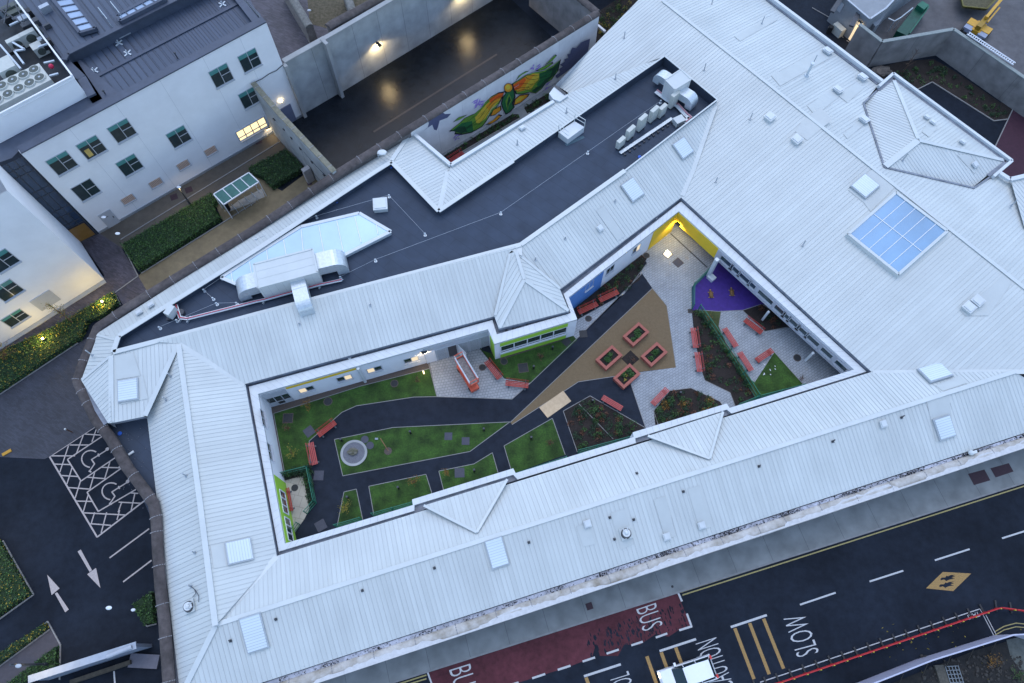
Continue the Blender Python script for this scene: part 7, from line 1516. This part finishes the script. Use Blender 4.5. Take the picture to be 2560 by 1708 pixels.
def mk_barrier(L):
    t = thing('plastic_barrier', (0, 0, 0), 'red plastic road barrier board on black feet in the long line beside the hoarding', 'barrier', 'red plastic barriers'); b = MB()
    for z in (.86, .5): b.obox((0, 0, z), (L/2-.02, 0, 0), (0, .03, 0), (0, 0, .09))
    for s_ in (-1, 1): b.obox((s_*(L/2-.06), 0, .5), (.035, 0, 0), (0, .025, 0), (0, 0, .42))
    b.build('board', barr, t); b = MB(); b.obox((-L/2+.06, .18, .05), (.07, 0, 0), (0, .42, 0), (0, 0, .05)); b.build('foot', foot, t); b = MB(); b.obox((L/2-.1, -.06, .82), (.05, 0, 0), (0, .03, 0), (0, 0, .1)); b.build('reflector', lampy, t); return t
first = True
for a, c in zip(Q, Q[1:]):
    L = (c-a).length; n_ = max(1, round(L/1.12)); d = (c-a).normalized()
    for k in range(n_):
        p = a.lerp(c, (k+.5)/n_); p = V3((p.x, p.y, 0)); rz_ = math.atan2(d.y, d.x)
        if first: proto = mk_barrier(1.12); kids(proto); proto.location = p; proto.rotation_euler = (0, 0, rz_); first = False
        else: dup(proto, p, rz_)
hb = [(2120, 1716), (2143, 1708), (2290, 1650), (2486, 1589), (2527, 1587), (2580, 1604)]; Q = [P(*p) for p in hb]; t = thing('site_hoarding', Q[2], 'long lilac-white hoarding along the building site', 'hoarding'); hm_ = grid_mat('lilac_hoarding', (.42, .42, .52), (.3, .3, .38), 1.22, 9, .01, .6, 0.0, .04, src='UV', stain=.08); hz = 2.3
for a, c in zip(Q, Q[1:]): b = MB(); d = (c-a).normalized(); b.obox((a+c)/2+V3((0, 0, hz/2)), d*(c-a).length/2, V3((-d.y, d.x, 0))*.03, V3((0, 0, hz/2))); b.build('panel', hm_, t); b = MB(); b.beam(a+V3((0, 0, hz+.03)), c+V3((0, 0, hz+.03)), .10, .06); b.build('capping', mat('lilac_capping', (.46, .47, .58), .6, 2, .1), t)
a0 = Q[0]
for k in range(6):
    p = Q[1].lerp(Q[3], (k+.5)/6); d = (Q[3]-Q[1]).normalized(); e = V3((d.y, -d.x, 0)); b = MB(); b.beam(p+V3((0, 0, 1.8)), p+e*1.0+V3((0, 0, .05)), .05, .05); b.build('brace', mat('raw_timber', (.04, .035, .03), .9, 5, .2), t)
sheet('site_ground', [(2150, 1740), (2300, 1680), (2440, 1625), (2530, 1600), (2720, 1660), (2720, 1900), (2150, 1900)], mat('site_mud', (.028, .026, .024), .95, 2, .5, .9, 9, col2=(.010, .011, .012), big=.3), .02)
sheet('site_slab', [(2515, 1600), (2560, 1590), (2600, 1640), (2560, 1690), (2525, 1640)], mat('site_concrete', (.10, .11, .10), .9, 2, .3, .5, 14), .021)
b = MB(); c = P(2385, 1700); d = V3((1, .05, 0)).normalized(); e = V3((-.1, 1, 0)).normalized()
t = thing('steel_mesh_stack', c, 'stack of pale steel mesh sheets on the building site', 'mesh sheets')
for k in range(8): b.beam(c+e*(-1.0+k*.28)-d*.5+V3((0, 0, .25)), c+e*(-1.0+k*.28)+d*.5+V3((0, 0, .25)), .05, .04)
for k in range(5): b.beam(c+d*(-.5+k*.25)-e*1.0+V3((0, 0, .28)), c+d*(-.5+k*.25)+e*1.0+V3((0, 0, .28)), .05, .04)
b.build('mesh', mat('dull_mesh', (.20, .23, .25), .6, 5, .2), t); b = MB(); b.obox(c-d*.9+V3((0, 0, .12)), d*.35, e*1.1, V3((0, 0, .12))); b.build('boards', mat('site_boards', (.09, .085, .07), .9, 4, .3), t)
for x, y, s_, lb in ((2475, 1655, .8, 'orange-leaved shrub on the building site behind the hoarding'), (2540, 1690, .9, 'green shrub at the right edge of the building site')): stick_tree(x, y, s_*1.5, lb, leafC if 'orange' in lb else leafA, 240, s_, name='shrub')
rr_ = random.Random(9)
b = MB()
for _ in range(160): p = P(rr_.uniform(2300, 2560), rr_.uniform(1640, 1710)); p.z = .06; b.ball(p, rr_.uniform(.04, .16), 6, 4, (1, 1, .6), .3, rr_)
b.build('site_rubble', mat('rubble', (.045, .042, .038), .95, 5, .5), label='scattered rubble on the dark ground of the building site', cat='rubble', kind='stuff')
b = MB()
for _ in range(46): p = P(rr_.uniform(2200, 2560), rr_.uniform(1560, 1700)); b.leaf((p.x, p.y, .03), .09, rr_)
b.build('fallen_leaves', leafY, label='yellow fallen leaves scattered behind the barrier line', cat='leaves', kind='stuff')
for (x0, y0), (x1, y1), (x2, y2), (x3, y3), lb in (((2420, 1185), (2461, 1174), (2476, 1201), (2435, 1213), 'left'), ((2476, 1171), (2522, 1158), (2534, 1179), (2489, 1194), 'right')):
    b = MB(); b.face([P(x, y, .128) for x, y in ((x0, y0), (x1, y1), (x2, y2), (x3, y3))]); b.build('pavement_cover', mat('dark_red_cover', (.035, .014, .022), .7, 5, .2), label='large dark red cover in the pavement, the %s of two' % lb, cat='pavement cover')
cover(1473, 1516, .26, 'pavement_cover', 'small dark red square cover in the middle of the pavement', sq=True, rot=.3, m=mat('dark_red_cover', (.035, .014, .022)), z=.14, ring=False); cover(1680, 1467, .09, 'pavement_cover', 'tiny dark cover near the right end of the bus bay', sq=True, rot=.3, z=.13, ring=False)
# small items on the stone wall and roof edge
t = thing('wall_camera', P(2431, 1131, 4.2), 'small white camera dome on the street wall coping near the right edge', 'camera'); b = MB(); c = P(2428, 1132, 4.15); b.ball(c, .22, 10, 6); b.obox(c+V3((.3, .05, 0)), (.18, .06, 0), (0, .12, 0), (0, 0, .06)); b.build('dome', white, t)
t = thing('bay_bollard', P(181, 1080), 'small leaning post with a white top beside the disabled bays', 'post'); b = MB(); b.tube(P(181, 1081), P(164, 1073, .9), .05, 8); b.build('post', mat('rusty_post', (.12, .06, .04), .7, 5, .2), t); b = MB(); b.ball(P(163, 1073, .95), .1, 8, 5); b.build('cap', white, t)
b = MB(); b.obox(P(328, 1133, z2+.08), (.18, .14, 0), (-.05, .07, 0), (0, 0, .06)); b.build('white_bottle', white, label='white plastic bottle lying on the low dark roof', cat='bottle')
rr_ = random.Random(19)
b = MB()
for _ in range(40): p = P(312+rr_.uniform(-10, 60), 1130+rr_.uniform(-60, 150), z2+.03); b.ball(p, .035, 5, 3)
b.build('roof_pebbles', mat('grey_pebbles', (.15, .155, .18)), label='scattered pale pebbles on the low dark roof by the stone wall', cat='pebbles', kind='stuff')
# peeling white paint over the outer half of the street wall coping
Q = [P(*p) for p in ((560, 1768, 4.0), (2760, 1039, 4.0))]; L = (Q[1]-Q[0]).length; d = (Q[1]-Q[0]).normalized(); e = V3((d.y, -d.x, 0)); rr_ = random.Random(6); b = MB(); k = 0.0; wv = .02
while k < L-.3:
    st = rr_.uniform(.08, .3); w2 = max(-.22, min(.20, wv+rr_.uniform(-.09, .09)))
    if int(k/3.1) % 4 == 1: w2 = min(.36, w2+.12)
    b.face([Q[0]+d*k+e*wv+V3((0, 0, .006)), Q[0]+d*(k+st)+e*w2+V3((0, 0, .006)), Q[0]+d*(k+st)+e*.455-V3((0, 0, .03)), Q[0]+d*k+e*.455-V3((0, 0, .03))]); wv = w2; k += st
b.build('peeling_paint', mat('flaking_white_paint', (.56, .56, .56), .8, 3, .12), bpy.data.objects['street_wall'])
# leaf debris in the gutters
rr_ = random.Random(15); b = MB(); dm_ = mat('wet_leaf_debris', (.012, .013, .016), .9, 9, .5)
def debris(a, c, n, w_, r=.07):
    for _ in range(n):
        t_ = rr_.random(); t_ = t_ if rr_.random() < .4 else (round(t_*7)/7+rr_.gauss(0, .018)); p = a.lerp(c, max(0, min(1, t_))); q = (c-a).normalized(); p = p+V3((-q.y, q.x, 0))*rr_.uniform(-w_, w_); b.leaf(p, r*rr_.uniform(.4, 1.3), rr_)
debris(P(1000, 858, 3.3), P(1232, 796, 3.3), 260, .16); debris(P(1262, 826, 3.3), P(1405, 786, 3.3), 200, .16); debris(P(1715, 508, 3.3), P(2165, 925, 3.3), 700, .14); debris(P(690, 1375, 3.3), P(622, 1000, 3.3), 200, .14); debris(P(640, 953, 3.3), P(1000, 858, 3.3), 90, .12)
debris(P(700, 1702, 3.8), P(1500, 1438, 3.8), 420, .13); debris(P(1500, 1438, 3.8), P(2560, 1091, 3.8), 1500, .15); debris(P(2165, 928, 3.3), P(1650, 1092, 3.3), 200, .08)
b.build('gutter_debris', dm_, school, kind=None)
for o_ in school.children:
    if o_.name.startswith('gutter_debris'): o_['kind'] = 'stuff'
